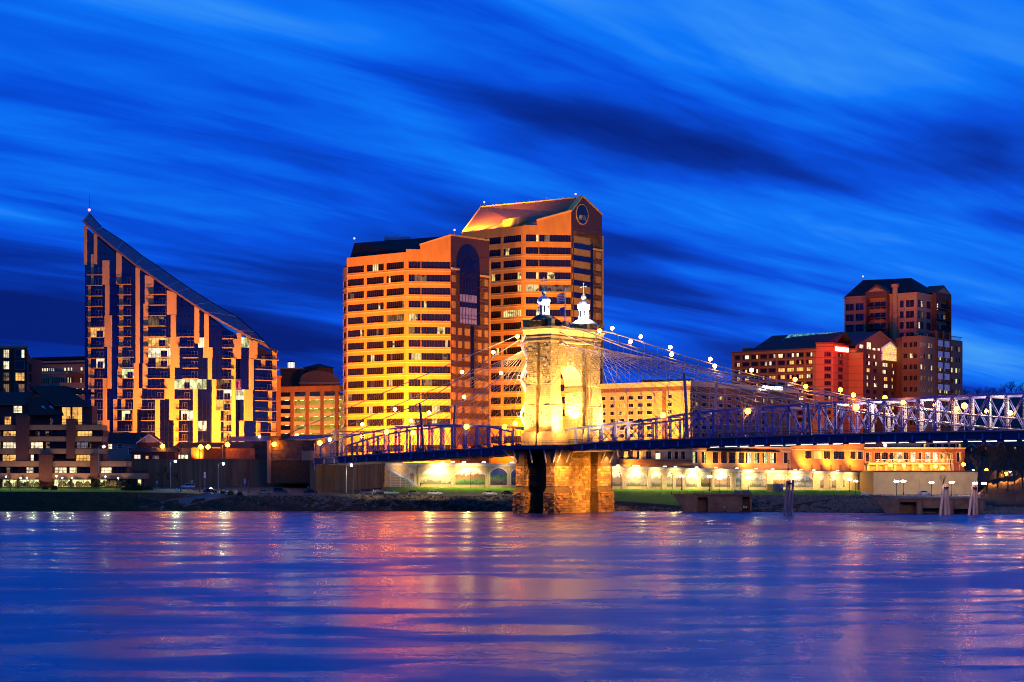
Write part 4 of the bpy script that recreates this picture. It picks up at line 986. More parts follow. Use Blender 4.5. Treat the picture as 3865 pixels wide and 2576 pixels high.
# hipped roof
M_roof2 = mat('ribbed_copper_roof', (.30,.10,.018), .5, .3, .12, .6)
zE2 = zr(852)+.1; eA0 = fA.xy(.2,-.6); eA1 = fA.xy(fA.L,-.6); eB1 = fB.xy(gB,-.6); pk = fC.xy(sp_,-1.2); rl_ = walk((pk[0], pk[1]), (-A[0],-A[1]), 1815)
zrl = zat(782, rl_[1]); zE = zr(862)
m = MB(); m.face([(*eA0,zE2),(*eA1,zE2),(*eB1,zr(846)),(*fB.xy(fB.L,-1),zr(797)),(*pk,zP-.3),(*rl_,zrl)])
bL = fC.L-sp_; bk0 = (rl_[0]-A[0]*4+B[0]*bL, rl_[1]-A[1]*4+B[1]*bL); bk1 = (pk[0]+B[0]*bL, pk[1]+B[1]*bL)
m.face([(*eA0,zE2),(*rl_,zrl),(*bk0,zrl-(zP-zRr))]); m.face([(*rl_,zrl),(*pk,zP-.3),(*bk1,zRr-.3),(*bk0,zrl-(zP-zRr))]); m.build('pitched_roof', M_roof2, rt)
m = MB(); m.beam((*rl_,zrl+.1),(*pk,zP-.1),.5); m.beam((*eA0,zE2),(*rl_,zrl),.5); m.build('ridge_cap', M_stripe, rt)
for k in range(7):
    t = k/6; p = (rl_[0]+(pk[0]-rl_[0])*t, rl_[1]+(pk[1]-rl_[1])*t, zrl+(zP-zrl)*t); m = MB(); m.tube([p,(p[0],p[1],p[2]+1.3)], .05, 4); m.build('lightning_rod', M_gal, rt)
RC2E = [fA.pt(fA.s(p_), zE2+2.4, 1.6) for p_ in (1765,1810,1860,1910)]; RC2T = [(rl_[0]+(pk[0]-rl_[0])*t_, rl_[1]+(pk[1]-rl_[1])*t_, zrl-2) for t_ in (.05,.2,.35,.5)]
# lit roof dormer
d0 = fA.s(1895); m = MB(); fD = Fr(fA.xy(fA.s(1868),-1.2), fA.xy(fA.s(1950),-1.2)); m.extr(fD, [(0,zr(853)),(fD.L,zr(853)),(fD.L*1.05,zr(815)),(fD.L*.33,zr(820))], -7, 0)
m.build('roof_dormer', M_stripe, rt)
m = MB()
for k in range(10): x = fD.L*(.1+.1*k); m.fbox(fD, x-.06, x+.06, zr(853), zr(853)+min(1,(.3+k*.2))*3.4, 0, .07)
m.build('dormer_ribs', M_stripe, rt)
beacon(rt, (rl_[0]+1.5, rl_[1], zrl+.3)); beacon(rt, (pk[0]-2, pk[1]+.5, zP-.5))
m = MB(); P = [fA.p, fA.xy(fA.L), fC.p, fC.xy(fC.L)]; P = [(x+B[0]*1.3, y+B[1]*1.3) for x,y in P]; P += [(P[-1][0]-A[0]*50, P[-1][1]-A[1]*50)]
m.prism(P, 12.3, zr(868)); m.build('tower_body', M_conc, rt)

# ---------- curved glass apartment tower (left)
YA = 688
fG = Fr(at(320, YA+4), at(880, YA-4)); fG2 = Fr(fG.xy(fG.L), at(1044, YA+10))
rt = root('apartment_tower', (*fG.xy(fG.L/2), 12.3), 'glass apartment tower with steep curved roofline and staggered pale panels', 'apartment tower')
FE = [(315,835),(356,874),(441,945),(513.5,1001),(549,1026),(632,1084),(667,1106),(735,1152),(772.5,1177),(893,1249.5),(942.5,1276),(1025,1320),(1044,1330)]
RE = [(337,806),(385,860),(466,912),(542,970),(609,1015),(677,1063),(714.5,1088),(797,1142),(893,1196),(960,1252),(1000,1292),(1025,1318),(1044,1330)]
def gpt(px, py, d=0):
    fr = fG if px <= 880 else fG2; s = fr.s(px); x, y = fr.xy(s); return (*fr.xy(s, d), zat(py, y))
def yedge(px): return lerp(px, FE)[0]
M_pan = mat('ascent_concrete', (.55,.37,.14), .8, 0, .14, .3, 0, 3, .3, .25)
M_agl = glass('sky_tinted_glass', (.003,.005,.085), .05, .8)  # blue base stands in for the sky mirrored in the glass
M_agfr = mat('blue_black_frame', (.012,.012,.03), .4, .3, .1)
M_balc = mat('balcony_concrete', (.34,.25,.17), .8, 0, .1, 1)
M_rail = mat('balcony_rail', (.05,.045,.05), .5, .4, .1)
# glass backing and panes
m = MB()
for px in range(320, 1040, 40):
    a, b = px, min(px+40, 1044); m.face([gpt(a,1745,-.1), gpt(b,1745,-.1), gpt(b,yedge(b)+14,-.1), gpt(a,yedge(a)+14,-.1)])
m.build('glass_backing', M_agl, rt)
FL = [1038+39.35*k for k in range(-4, 18)]
LITR = [(350,395,1342,1385,4),(345,393,1226,1268,3),(561,652,1262,1308,3),(561,640,1300,1345,4),(600,640,1340,1385,3),(448,512,1380,1428,5),(660,780,1420,1470,5),(748,790,1262,1300,4),(900,935,1270,1310,5),(835,890,1470,1512,4),(885,925,1465,1512,4),(820,880,1510,1552,3),(835,875,1545,1592,3),(835,880,1590,1632,3),(470,505,1545,1588,5),(980,1032,1465,1510,5),(980,1010,1545,1590,5),(735,770,1580,1630,4),(820,884,1425,1470,2),(970,1040,1628,1668,4),(560,625,1180,1228,2),(455,500,1340,1380,2),(330,390,1575,1610,2),(884,924,1425,1468,6),(700,740,1545,1590,4),(835,875,1630,1670,3)]
M_red = roommat('room_red', (.05,.005,.01), (1,.12,.22), 1.1, .8)
LM = {2:M_lit2, 3:M_lit3, 4:M_lit4, 5:M_lit5, 6:M_red}
cols = list(range(332, 880, 32))+list(range(880, 1044, 30)); npane = 0
for i, a in enumerate(cols):
    b = a+32 if a < 860 else a+30
    if b > 1044: continue
    fr = fG if a < 875 else fG2; s0, s1 = fr.s(a), fr.s(b)
    for j, y in enumerate(FL):
        if y-39.35 < yedge(b)-2 and y-39.35 < yedge(a)+22: continue
        if y > 1712: continue
        x, Yc = fr.xy((s0+s1)/2); c, d = zat(y-.5, Yc), zat(y-38.8, Yc); lit = None
        for q in LITR:
            if q[0] <= (a+b)/2 <= q[1] and q[2] <= y-20 <= q[3]: lit = LM[q[4]]
        if npane < 299:
            me = winmesh(s1-s0, d-c, 2, 1, M_agfr, M_agl, lit, (0,1) if lit else (), .05); o = put('window', me, rt, fr.pt((s0+s1)/2, c, .06), fr.ang); npane += 1
# staggered precast panels
ST = [(318,329,852,1000),(356,367,880,999),(345,355,961,1073),(334,343.5,1079,1194),(334,343,1194,1360),(335,343,1360,1470),(388,413,984,1075),(398,413,1075,1192),(396,423,1192,1310),(407,421,1310,1468),(390,404,1429,1587),(388,413,1587,1632),(440,459.6,952,1073),(451,466,1073,1310),(448.6,461.5,1310,1395),(445,462,1395,1506),(429,443,1507,1632),(460,473,1507,1546),(513,528,1010,1372),(506,524,1372,1467),(504,536,1467,1546),(502,518,1546,1632),(548,580,1038,1148),(543,560,1148,1372),(540,557,1372,1467),(487,518,1628,1634),(631,667,1096,1189),(646,665,1189,1272),(645,678,1272,1388),(643,660,1388,1429),(623,659,1429,1507),(640,676,1507,1587),(657,674,1587,1695),(587,604,1509,1695),(735,753,1158,1297),(772,789,1184,1312),(768,803,1312,1351),(786,801,1351,1433),(801,818,1433,1551),(801,834,1551,1695),(730,747,1470,1697),(893,908,1258,1280),(878,907,1280,1354),(875,890,1354,1690),(940,969,1284,1355),(939,954,1355,1473),(920,951,1473,1589),(902,919,1589,1690),(985,999,1344,1385),(1026,1042,1326,1477),(1012,1024,1477,1596),(966,980,1596,1662),(1022,1038,1596,1662),(346,356,1395,1590)]
for a, b, y0, y1 in ST:
    fr = fG if a < 878 else fG2; s0, s1 = fr.s(a), fr.s(b); x, Yc = fr.xy((s0+s1)/2)
    y0a, y0b = max(y0, yedge(a)+2), max(y0, yedge(b)+2)
    m = MB(); m.extr(fr, [(s0,zat(y1,Yc)),(s1,zat(y1,Yc)),(s1,zat(y0b,Yc)),(s0,zat(y0a,Yc))], .02, R.uniform(.42,.6)); m.build('concrete_panel', M_pan, rt)
BAL = [(331,388,[1038,1078,1118,1157,1197]),(335,393,[1236,1274,1314,1353]),(347,392,[1390,1429,1468,1507,1546,1589]),(450,496,[1074,1113,1153,1192,1232,1271,1310]),(448,506,[1349]),(459,505,[1388,1429,1468,1506]),(440,500,[1546,1587,1630]),(567,628,[1112,1152,1192]),(547,628,[1231,1271,1309]),(560,635,[1349,1387,1429,1468]),(541,623,[1507]),(538,585,[1546,1588,1630]),(678,735,[1272,1311]),(694,750,[1351,1390,1429]),(673,720,[1469,1507]),(671,710,[1546,1587,1629,1666]),(843,885,[1279,1313,1353,1393,1432]),(820,873,[1471,1510,1550]),(834,877,[1590,1630,1669]),(962,1043,[1358,1395]),(962,1032,[1436,1475,1513]),(964,1036,[1552,1591,1632])]
for a, b, ys in BAL:
    fr = fG if a < 878 else fG2; s0, s1 = fr.s(a), fr.s(b); x, Yc = fr.xy((s0+s1)/2)
    for y in ys:
        z = zat(y, Yc); m = MB(); m.fbox(fr, s0, s1, z-.22, z+.02, .06, 1.7); ob = m.build('balcony', M_balc, rt)
        m = MB(); m.fbox(fr, s0+.03, s1-.03, z+1.05, z+1.13, 1.58, 1.66); m.fbox(fr, s0+.03, s0+.1, z+1.05, z+1.13, .1, 1.6); m.fbox(fr, s1-.1, s1-.03, z+1.05, z+1.13, .1, 1.6); n = 4
        for k in range(n+1): x_ = s0+.05+(s1-s0-.1)*k/n; m.fbox(fr, x_-.03, x_+.03, z, z+1.05, 1.6, 1.65)
        for k in range(int((s1-s0)/.35)): x_ = s0+.2+k*.35; m.fbox(fr, x_-.012, x_+.012, z+.1, z+1.05, 1.61, 1.63)
        m.build('balcony_railing', M_rail, ob)
        dw = min(2.6, (s1-s0)*.45); me = winmesh(dw, 2.5, 2, 1, M_gal, M_agl, None, (), .05, name='balcony_door'); put('balcony_door', me, rt, fr.pt(s1-.3-dw/2, z+.05, .16), fr.ang)
# sloping curved roof: panels between front edge and ridge
M_aroof = mat('blue_metal_roofing', (.085,.075,.12), .6, 0, .3, .6, 0, 3, .25)
D = 17.0
for (a, b), (c, d) in zip(zip(FE, RE), zip(FE[1:], RE[1:])):
    def back(p): x, y = at(p[0], (fG if p[0] < 880 else fG2).xy(0)[1]+D*min(1, max(.1,(1044-p[0])/140))); return (x, y, zat(p[1], y))
    for k in range(2):
        t0, t1 = k/2, (k+1)/2; L_ = lambda p, q, t: tuple(u+(v-u)*t for u, v in zip(p, q))
        f0, f1, b0, b1 = gpt(*a,.7), gpt(*c,.7), back(b), back(d); p0_, p1_ = L_(f0,f1,t0), L_(f0,f1,t1); q0_, q1_ = L_(b0,b1,t0), L_(b0,b1,t1)
        m = MB(); m.face([p0_, p1_, q1_, q0_]); m.face([tuple(v-(.5 if i == 2 else 0) for i, v in enumerate(p)) for p in (q0_, q1_, p1_, p0_)]); m.build('roof_panel', M_aroof, rt)
    m = MB(); m.beam(gpt(*a,.75), back(b), .22, .3); m.build('roof_rib', M_gal, rt)
    m = MB(); m.beam(gpt(*a,.8), gpt(*c,.8), .5, .75); m.build('roof_edge_beam', mat('roof_edge', (.20,.13,.12), .6) if 'roof_edge' not in MATS else MATS['roof_edge'], rt)
    m = MB(); m.beam(back(b), back(d), .4, .4); m.build('ridge_beam', M_roof, rt)
m = MB(); x, y = at(337, YA+10); z0_ = zat(803, y); m.tube([(x,y,z0_),(x,y,zat(733,y))], [.12,.05], 5); m.build('antenna_mast', M_dk, rt)
m = MB(); m.ball((x,y,z0_+1), .55, 8, 6); m.build('beacon_lamp', M_beacon, rt)
m = MB(); P = [gpt(332,1700)[:2], gpt(880,1700)[:2], gpt(1042,1700)[:2], (gpt(1042,1700)[0]-2, YA+20), (gpt(332,1700)[0]+2, YA+20)]; P = [(x, y+.4) for x,y in P]
m.prism(P, 12.3, [zat(yy, YA) for yy in (880, 1262, 1345, 1340, 860)]); m.build('tower_body', M_agl, rt)
# ---------- far left brick block
def rowsz(Y, ys, h): return sorted((zat(y, Y), zat(y-h, Y)) for y in ys)
Y = 760; f = Fr(at(-90,Y), at(100,Y)); rt = root('brick_apartment_block', (*f.xy(0), 12.3), 'dark brick apartment block with tall windows at far left edge', 'building')
facade(rt, f, 0, f.L, 12.3, zat(1309,Y), scol(f, [(-75,-45),(-30,-5),(13,34),(58,92)]), rowsz(Y, [1351+43.3*k for k in range(5)], 30), M_brick, nx=3, nz=2, plit=.4, ov={(2,4):'full',(2,3):'full',(2,2):'part',(3,2):'full',(3,1):'part',(2,1):'full'}, lits=[M_lit3,M_lit2,M_lit4], trim=M_tan, tw=.25)
m = MB(); m.fbox(f, -.2, f.L+.3, zat(1316,Y), zat(1307,Y), -1, .35); m.build('cornice', M_tan, rt)
f2 = Fr(f.xy(f.L), at(121,Y+14)); facade(rt, f2, 0, f2.L, 12.3, zat(1345,Y), [(f2.L*.1,f2.L*.9)], rowsz(Y, [1400,1440], 30), M_brick, plit=1, lits=[M_lit4,M_agl] if False else [M_lit4])
m = MB(); m.prism([f.xy(0,-.6), f.xy(f.L,-.6), f2.xy(f2.L,-.6), (f2.xy(f2.L)[0], Y+30), (f.p[0], Y+30)], 12.3, [zat(1312,Y)]*2+[zat(1345,Y)]*2+[zat(1312,Y)]); m.build('block_body', M_brick, rt)
for px in (35,75,93): m = MB(); x, y = at(px, Y+4); m.tube([(x,y,zat(1312,Y)),(x,y,zat(1294,Y))], .12, 5); m.build('roof_vent', M_gal, rt)
# ---------- beige civic building
Y = 830; rt = root('civic_building', (*at(230,Y), 12.3), 'beige stone civic building with slit windows behind the glass tower', 'building')
f = Fr(at(112,Y+8), at(352,Y-4)); w3 = lambda L: [(a, a+6) for a in L]
facade(rt, f, 0, f.L, 12.3, zat(1362,Y), scol(f, [(158,163),(166,172),(175,181),(184,189),(192,197),(199,204),(241,249),(254,262),(266,272),(303,311),(327,335)]), rowsz(Y, [1400], 12), M_tan, nx=1, plit=1, lits=[M_lit4])
m = MB(); m.fbox(f, 0, f.L, zat(1362,Y), zat(1345,Y), -6, -2); m.fbox(f, -.2, f.L, zat(1374,Y), zat(1370,Y), 0, .5); m.build('attic', M_roof, rt)
f = Fr(at(143,Y-2), at(250,Y-10)); cs = [(a,a+4) for a in (148,156,164,172,180,197,205,213,221,229,237)]
facade(rt, f, 0, f.L, 12.3, zat(1413,Y), scol(f, cs), rowsz(Y-6, [1448], 21), M_tan, nx=1, plit=0); m = MB(); m.fbox(f, -.3, f.L+.3, zat(1415,Y), zat(1409,Y), -1, .5); m.build('cornice', M_tan, rt)
f = Fr(f.xy(f.L), at(352,Y+2)); facade(rt, f, 0, f.L, 12.3, zat(1413,Y), scol(f, [(256,260),(266,270),(304,310),(316,322),(335,340)]), rowsz(Y-6, [1448], 21), M_brick, nx=1, plit=.7, lits=[M_lit4])
f = Fr(at(225,Y-18), at(352,Y-18)); facade(rt, f, 0, f.L, 12.3, zat(1452,Y), scol(f, [(262,276),(279,293),(302,315),(317,331),(334,347)]), rowsz(Y-18, [1491,1535,1575], 25), M_tan, nx=2, plit=.9, lits=[M_lit5,M_lit5])
m = MB(); m.prism([at(112,Y+9), at(352,Y+3), at(352,Y+40), at(112,Y+40)], 12.3, zat(1364,Y)); m.build('building_body', M_tan, rt)
# ---------- terraced condominiums on the left bank
Y = 596; f = Fr(at(-420,Y), at(545,Y)); rt = root('terraced_condominium', (*f.xy(f.L/2), 6), 'brown brick terraced condominium block with concrete balcony bands on the left bank', 'apartment building')
M_crbr = mat('condo_brick', (.095,.038,.028), .85, 0, .2, 1.2, .3, 6); M_band = mat('condo_concrete', (.27,.17,.085), .8, 0, .15, .7)
M_droof = mat('dark_shingle_roof', (.020,.008,.006), .85, 0, .3, .8)
FLO = [(1624,1650,385,[(3,56,'f',M_lit3),(62,108,'n',0),(110,155,'p',M_lit2),(162,192,'p',M_lit2),(205,250,'n',0),(284,340,'f',M_lit3),(346,376,'n',0)]),
       (1667,1696,385,[(3,56,'f',M_lit4),(108,154,'f',M_lit4),(165,195,'p',M_lit2),(205,250,'n',0),(283,325,'f',M_refl),(328,338,'f',M_lit2)]),
       (1714,1743,385,[(3,55,'f',M_lit3),(106,152,'p',M_lit4),(160,200,'n',0),(281,336,'f',M_lit3)]),
       (1762,1789,478,[(5,33,'p',M_lit2),(40,62,'n',0),(95,147,'p',M_lit4),(200,247,'f',M_lit4),(258,285,'p',M_lit4),(300,340,'n',0),(377,417,'f',M_lit4),(425,470,'n',0)]),
       (1808,1838,545,[(5,60,'f',M_lit5),(70,145,'f',M_lit5),(200,260,'f',M_lit5),(270,340,'f',M_lit5),(372,440,'p',M_lit5),(450,530,'p',M_lit5)])]
for k, (y0, y1, pr, ws) in enumerate(FLO):
    s1 = f.s(pr); z0, z1 = zat(y1, Y), zat(y0, Y); dd = -3.2+k*.45
    m = MB(); m.fbox(f, 0, s1-.3, z0-.2, z1+.1, dd-8, dd-.02); m.build('wall', M_crbr, rt)
    ws = [(a-420 if False else a, b, c, d) for a,b,c,d in ws]; ws += [(a-200, b-200, c, d) for a,b,c,d in ws if b < 200]+[(a-400, b-400, c, d) for a,b,c,d in ws if b < 380 and a > 30]
    for a, b, c, mt in ws:
        sa, sb = f.s(a), f.s(b); n = max(2, int((sb-sa)/1.1)); pat = () if c == 'n' else (tuple(range(n*2)) if c == 'f' else pattern(n, 2, 1, 'part'))
        me = winmesh(sb-sa, z1-z0-.25, n, 2, M_mull, M_glass, mt or None, pat, .05); put('window', me, rt, f.pt((sa+sb)/2, z0, dd+.08), f.ang)
    m = MB(); ztop_ = zat(FLO[k-1][1] if k else 1606, Y); zb = z1
    m.fbox(f, 0, s1, zb, ztop_+.15, -8, -.4+k*.45); m.build('balcony_band', M_band, rt)
    m = MB(); m.fbox(f, 0, s1-.2, ztop_+.15, ztop_+.3, -.55+k*.45, -.35+k*.45)
    for q in range(60):
        a_ = s1*q/60; m.fbox(f, a_, a_+.06, ztop_+.1, ztop_+.9, -.5+k*.45, -.44+k*.45)
    m.fbox(f, 0, s1-.2, ztop_+.85, ztop_+.93, -.52+k*.45, -.42+k*.45); m.build('balcony_rail', M_dk, rt)
for a, b, y0, y1 in ((62,110,1577,1745),(253,283,1585,1732),(153,202,1720,1820),(346,376,1722,1806),(-60,-20,1577,1745),(-170,-130,1577,1745)):
    m = MB(); m.fbox(f, f.s(a), f.s(b), zat(y1,Y), zat(y0,Y), -6, .9 if y0 < 1700 else 2.2); m.fbox(f, f.s(a)-.15, f.s(b)+.15, zat(y0,Y), zat(y0,Y)+.3, -2, 1.05 if y0 < 1700 else 2.35)
    oc = m.build('chimney_stack', M_crbr, rt)
    for q in range(5): s_ = f.s(a+4+(b-a-8)*q/4); m = MB(); m.tube([f.pt(s_, zat(y0,Y)+.3, .2), f.pt(s_, zat(y0,Y)+1.2, .2)], .16, 6); m.build('chimney_pot', M_band, oc)
CONDO = f
# attic storey and roofs
za = zat(1606, Y)
m = MB(); m.fbox(f, 0, f.s(336), za, zat(1530,Y), -12, -4.6); m.build('wall', M_crbr, rt)
for a, b, y0, y1, mt in ((37,70,1531,1558,M_lit4),(3,28,1571,1602,M_lit3),(221,254,1534,1606,M_lit3),(261,298,1534,1606,M_lit3),(175,215,1566,1604,M_lit2),(-120,-80,1534,1600,M_lit3)):
    sa, sb = f.s(a), f.s(b); n = max(2, int((sb-sa)/1.1)); nz = 3; me = winmesh(sb-sa, zat(y0,Y)-zat(y1,Y), n, nz, M_mull, M_glass, mt, tuple(range(n*nz)) if mt is not M_lit2 else (0,3), .06); put('window', me, rt, f.pt((sa+sb)/2, zat(y1,Y), -4.5), f.ang)
def roofq(px0, px1, ye, yr, pr0, pr1, d0, d1, name='roof_slope'):
    m = MB(); P = [f.pt(f.s(px0), zat(ye,Y), d0), f.pt(f.s(px1), zat(ye,Y), d0), (*at(pr1,Y-d1), zat(yr,Y-d1)), (*at(pr0,Y-d1), zat(yr,Y-d1))]
    m.face(P); m.face([(x,y,z-.35) for x,y,z in P[::-1]]); m.beam(P[0], P[1], .25, .3); return m.build(name, M_droof, rt)
o = roofq(196, 338, 1533, 1457, 110, 243, -3.4, -14); m = MB(); m.beam(f.pt(f.s(196),zat(1530,Y),-3.3), f.pt(f.s(336),zat(1534,Y),-3.3), .2, .25); m.build('gutter', M_brickr, o)
o = roofq(-300, 84, 1528, 1481, -300, 130, -3.6, -13); m = MB(); m.beam(f.pt(f.s(-200),zat(1527,Y),-3.3), f.pt(f.s(84),zat(1527,Y),-3.3), .2, .25); m.build('gutter', M_brickr, o)
o = roofq(105, 236, 1566, 1500, 95, 215, -1.6, -8)
for a in (142,172): m = MB(); x = f.s(a); m.face([f.pt(x,zat(1532,Y),-3.9), f.pt(x+1.2,zat(1541,Y),-3.4), f.pt(x+1.9,zat(1541,Y),-3.4), f.pt(x+.8,zat(1530,Y),-3.9)]); m.build('skylight', M_gal, o)
roofq(96, 340, 1480, 1457, 110, 243, -12, -14.2)
# ---------- small houses behind the left floodwall
M_siding = mat('pale_siding', (.30,.25,.20), .8, 0, .08, 1); M_groof = mat('slate_house_roof', (.014,.011,.013), .85, 0, .3, 1); M_pink = mat('pink_stucco_gable', (.55,.40,.35), .8, 0, .08, 1)
def house(label, px0, px1, yb, ye, yr, Y, wmat, gable=None, wins=(), dep=9, rmat=None):
    f = Fr(at(px0,Y), at(px1,Y)); rt = root('house', (*f.xy(f.L/2), zat(yb,Y)), label, 'house'); z0, ze, zr_ = zat(yb,Y), zat(ye,Y), zat(yr,Y)
    cells = [(f.s(a), f.s(b), zat(d,Y), zat(c,Y)) for a,b,c,d,l in wins]
    m = MB(); m.wall(f, 0, f.L, z0, ze, cells, .25); m.prism([f.xy(.02,-.3), f.xy(f.L-.02,-.3), f.xy(f.L-.02,-dep), f.xy(.02,-dep)], z0, ze); m.build('wall', wmat, rt)
    for (a,b,c,d), w in zip(cells, wins):
        me = winmesh(b-a, d-c, 2, 2, M_white, M_glass, w[4], (0,1,2,3) if w[4] else (), .05, M_white, .12); put('window', me, rt, f.pt((a+b)/2, c, -.2), f.ang)
    m = MB(); o_ = .5
    if gable is None:
        m.face([f.pt(-o_,ze-.1,o_), f.pt(f.L+o_,ze-.1,o_), f.pt(f.L+o_,zr_,-dep/2), f.pt(-o_,zr_,-dep/2)]); m.face([f.pt(-o_,zr_,-dep/2), f.pt(f.L+o_,zr_,-dep/2), f.pt(f.L+o_,ze-.1,-dep-o_), f.pt(-o_,ze-.1,-dep-o_)])
        m.build('roof', rmat or M_groof, rt)
        for s_ in (0.02, f.L-.02): m = MB(); m.face([f.pt(s_,ze,-.02), f.pt(s_,zr_-.1,-dep/2), f.pt(s_,ze,-dep)]); m.build('gable', wmat, rt)
    else:
        mid = f.L/2; m.extr(f, [(0,ze),(f.L,ze),(mid,zr_)], -.3, 0); m.build('gable', gable, rt); m = MB()
        for a,b in ((-o_,mid),(f.L+o_,mid)): zz = ze-(zr_-ze)*o_/mid; m.face([f.pt(a,zz,o_), f.pt(b,zr_,o_), f.pt(b,zr_,-dep), f.pt(a,zz,-dep)])
        m.build('roof', rmat or M_groof, rt); m = MB(); m.beam(f.pt(-o_,ze-.3,o_), f.pt(mid,zr_,o_), .12, .35); m.beam(f.pt(f.L+o_,ze-.3,o_), f.pt(mid,zr_,o_), .12, .35); m.build('bargeboard', M_white, rt)
    return rt
house('pale sided house with one lit window and slate roof beside the condominiums', 390, 520, 1745, 1672, 1634, 640, M_siding, None, [(407,423,1677,1695,M_lit4),(444,461,1677,1695,None),(485,497,1690,1715,None)])
house('brick house with pink stucco gable behind the left floodwall', 520, 606, 1745, 1671, 1640, 634, M_crbr, M_pink, [(540,552,1690,1712,M_lit2),(575,588,1690,1712,None)])
house('long low house with dark blue roof between the two gabled houses', 455, 560, 1745, 1668, 1634, 652, M_siding, None, [])
house('small house with narrow white gable and porch', 456, 494, 1745, 1651, 1637, 646, M_siding, M_siding, [(468,480,1690,1712,None)], 6)
house('low brick outbuilding with three lit windows by the floodwall', 495, 660, 1760, 1705, 1690, 626, M_crbr, None, [(507,530,1718,1732,M_lit4),(550,560,1722,1733,M_lit3),(578,598,1722,1733,M_lit2)], 7)
# ---------- service buildings and bridge anchorage
def hut(name, label, cat, px0, px1, yt, Y, m_, roofm=None, extra=None, dep=12, z0=10):
    f = Fr(at(px0,Y), at(px1,Y)); rt = root(name, (*f.xy(f.L/2), z0), label, cat); m = MB(); m.fbox(f, 0, f.L, z0, zat(yt,Y), -dep, 0); m.build('wall', m_, rt)
    m = MB(); m.face([f.pt(-.4,zat(yt,Y)+.1,.6), f.pt(f.L+.4,zat(yt,Y)+.1,.6), f.pt(f.L+.4,zat(yt,Y)+2.2,-dep), f.pt(-.4,zat(yt,Y)+2.2,-dep)]); m.build('roof', roofm or M_roof, rt)
    return rt, f
M_ywall = mat('yellow_render', (.48,.34,.16), .8, 0, .08, 1); M_orw = mat('orange_brick_panel', (.30,.10,.04), .85, 0, .15, 1)
rt, f = hut('pump_house', 'small yellow rendered building lit by the lamps at the glass tower base', 'building', 655, 722, 1692, 640, M_ywall)
me = winmesh(4, 1.5, 3, 1, M_dk, M_glass, M_lit4, (0,1,2)); put('window', me, rt, f.pt(f.L/2, zat(1733,640), .06), f.ang)
hut('garage_building', 'dark low brick building with no windows above the floodwall', 'building', 722, 852, 1692, 632, M_brick)
rt, f = hut('switch_house', 'orange lit brick building with four blind panels above the floodwall', 'building', 851, 943, 1692, 622, M_orw)
for i in range(4):
    s_ = f.L*(.14+.2*i); m = MB(); m.fbox(f, s_, s_+f.L*.13, zat(1732,622), zat(1711,622), 0, .12); m.build('wall_panel', M_brickr, rt)
m = MB(); m.fbox(f, -.2, f.L+.2, zat(1706,622), zat(1702,622), -.1, .3); m.build('string_course', M_brickr, rt)
M_dstone = stonemat('anchorage_stone', (.17,.095,.06), .5)
rt, f = hut('bridge_anchorage', 'long dark stone anchorage building with blue metal roof at the bridge end', 'building', 862, 1016, 1668, 640, M_joint, MATS['blue_metal_roofing'])
def stonewall(rt, f, s0, s1, z0, z1, ch, l0, l1, mt, dd=.08):
    tms = [b.mesh('stone', mt) for b in stone_tm[:4]]
    for a, b, c, d in courses(f, s0, s1, z0, z1, ch, l0, l1):
        o = put('stone', tms[R.randrange(4)], rt, f.pt(a+.03, c+.03, .004), f.ang); o.scale = (b-a-.06, dd*R.uniform(.5,1.6), d-c-.06)
stonewall(rt, f, 0, f.L, zat(1740,640), zat(1669,640), 1.3, 2, 4, M_dstone)
f = Fr(at(1014,606), at(1196,598)); rt = root('bridge_anchorage', (*f.xy(f.L/2), 10), 'weathered stone anchorage block where the bridge cables land', 'building')
m = MB(); m.fbox(f, 0, f.L, 8, zat(1662,600), -14, 0); m.fbox(f, 0, 5, zat(1662,600), zat(1645,600), -8, 0); m.build('wall', M_joint, rt)
stonewall(rt, f, 0, f.L, zat(1740,600), zat(1663,600), 1.15, 1.6, 3.4, M_dstone, .12)
m = MB(); m.face([f.pt(4,zat(1662,600)+.1,.5), f.pt(f.L+.3,zat(1662,600)+.1,.5), f.pt(f.L+.3,zat(1662,600)+2,-12), f.pt(4,zat(1662,600)+2,-12)]); m.build('roof', MATS['blue_metal_roofing'], rt)
m = MB(); m.fbox(f, -.3, 1.0, 8, zat(1662,600), -1, .5); m.build('corner_pier', M_tan, rt)
f = Fr(at(1192,582), at(1226,580)); m = MB(); m.fbox(f, 0, f.L, 9, zat(1662,580), -6, 0); m.fbox(f, -.3, f.L+.3, zat(1662,580), zat(1655,580), -6.2, .3); tag(m.build('gate_pier', M_tan), 'tan stone pier beside the start of the bridge truss', 'pier')
# fence on top of the abutment
f = Fr(at(1142,586), at(1262,573)); rt = root('board_fence', (*f.xy(0), 15), 'pale board and picket fence on top of the floodwall by the bridge', 'fence')
z0 = zat(1738,580); n = 26
for i in range(n):
    m = MB(); m.fbox(f, f.L*i/n, f.L*(i+1)/n-.06, z0, z0+(1.9 if i > 10 else 3.1), 0, .06); m.build('board', M_tan if i < 14 else M_gal, rt)
for i in range(5): m = MB(); m.fbox(f, f.L*i/4-.08, f.L*i/4+.08, z0, z0+3.4, .06, .2); m.build('post', M_gal, rt)
f = Fr(at(944,610), at(1142,608)); rt = root('wire_fence', (*f.xy(0), 15), 'long low wire fence along the top of the dark floodwall', 'fence')
for i in range(22): m = MB(); s_ = f.L*i/21; z_ = zat(1737,610); m.fbox(f, s_-.05, s_+.05, z_, z_+1.6, 0, .1); m.build('post', M_dk, rt)
m = MB()
for hh in (.3,.8,1.2,1.55): m.fbox(f, 0, f.L, zat(1737,610)+hh, zat(1737,610)+hh+.05, .02, .06)
m.build('wire', M_dk, rt)
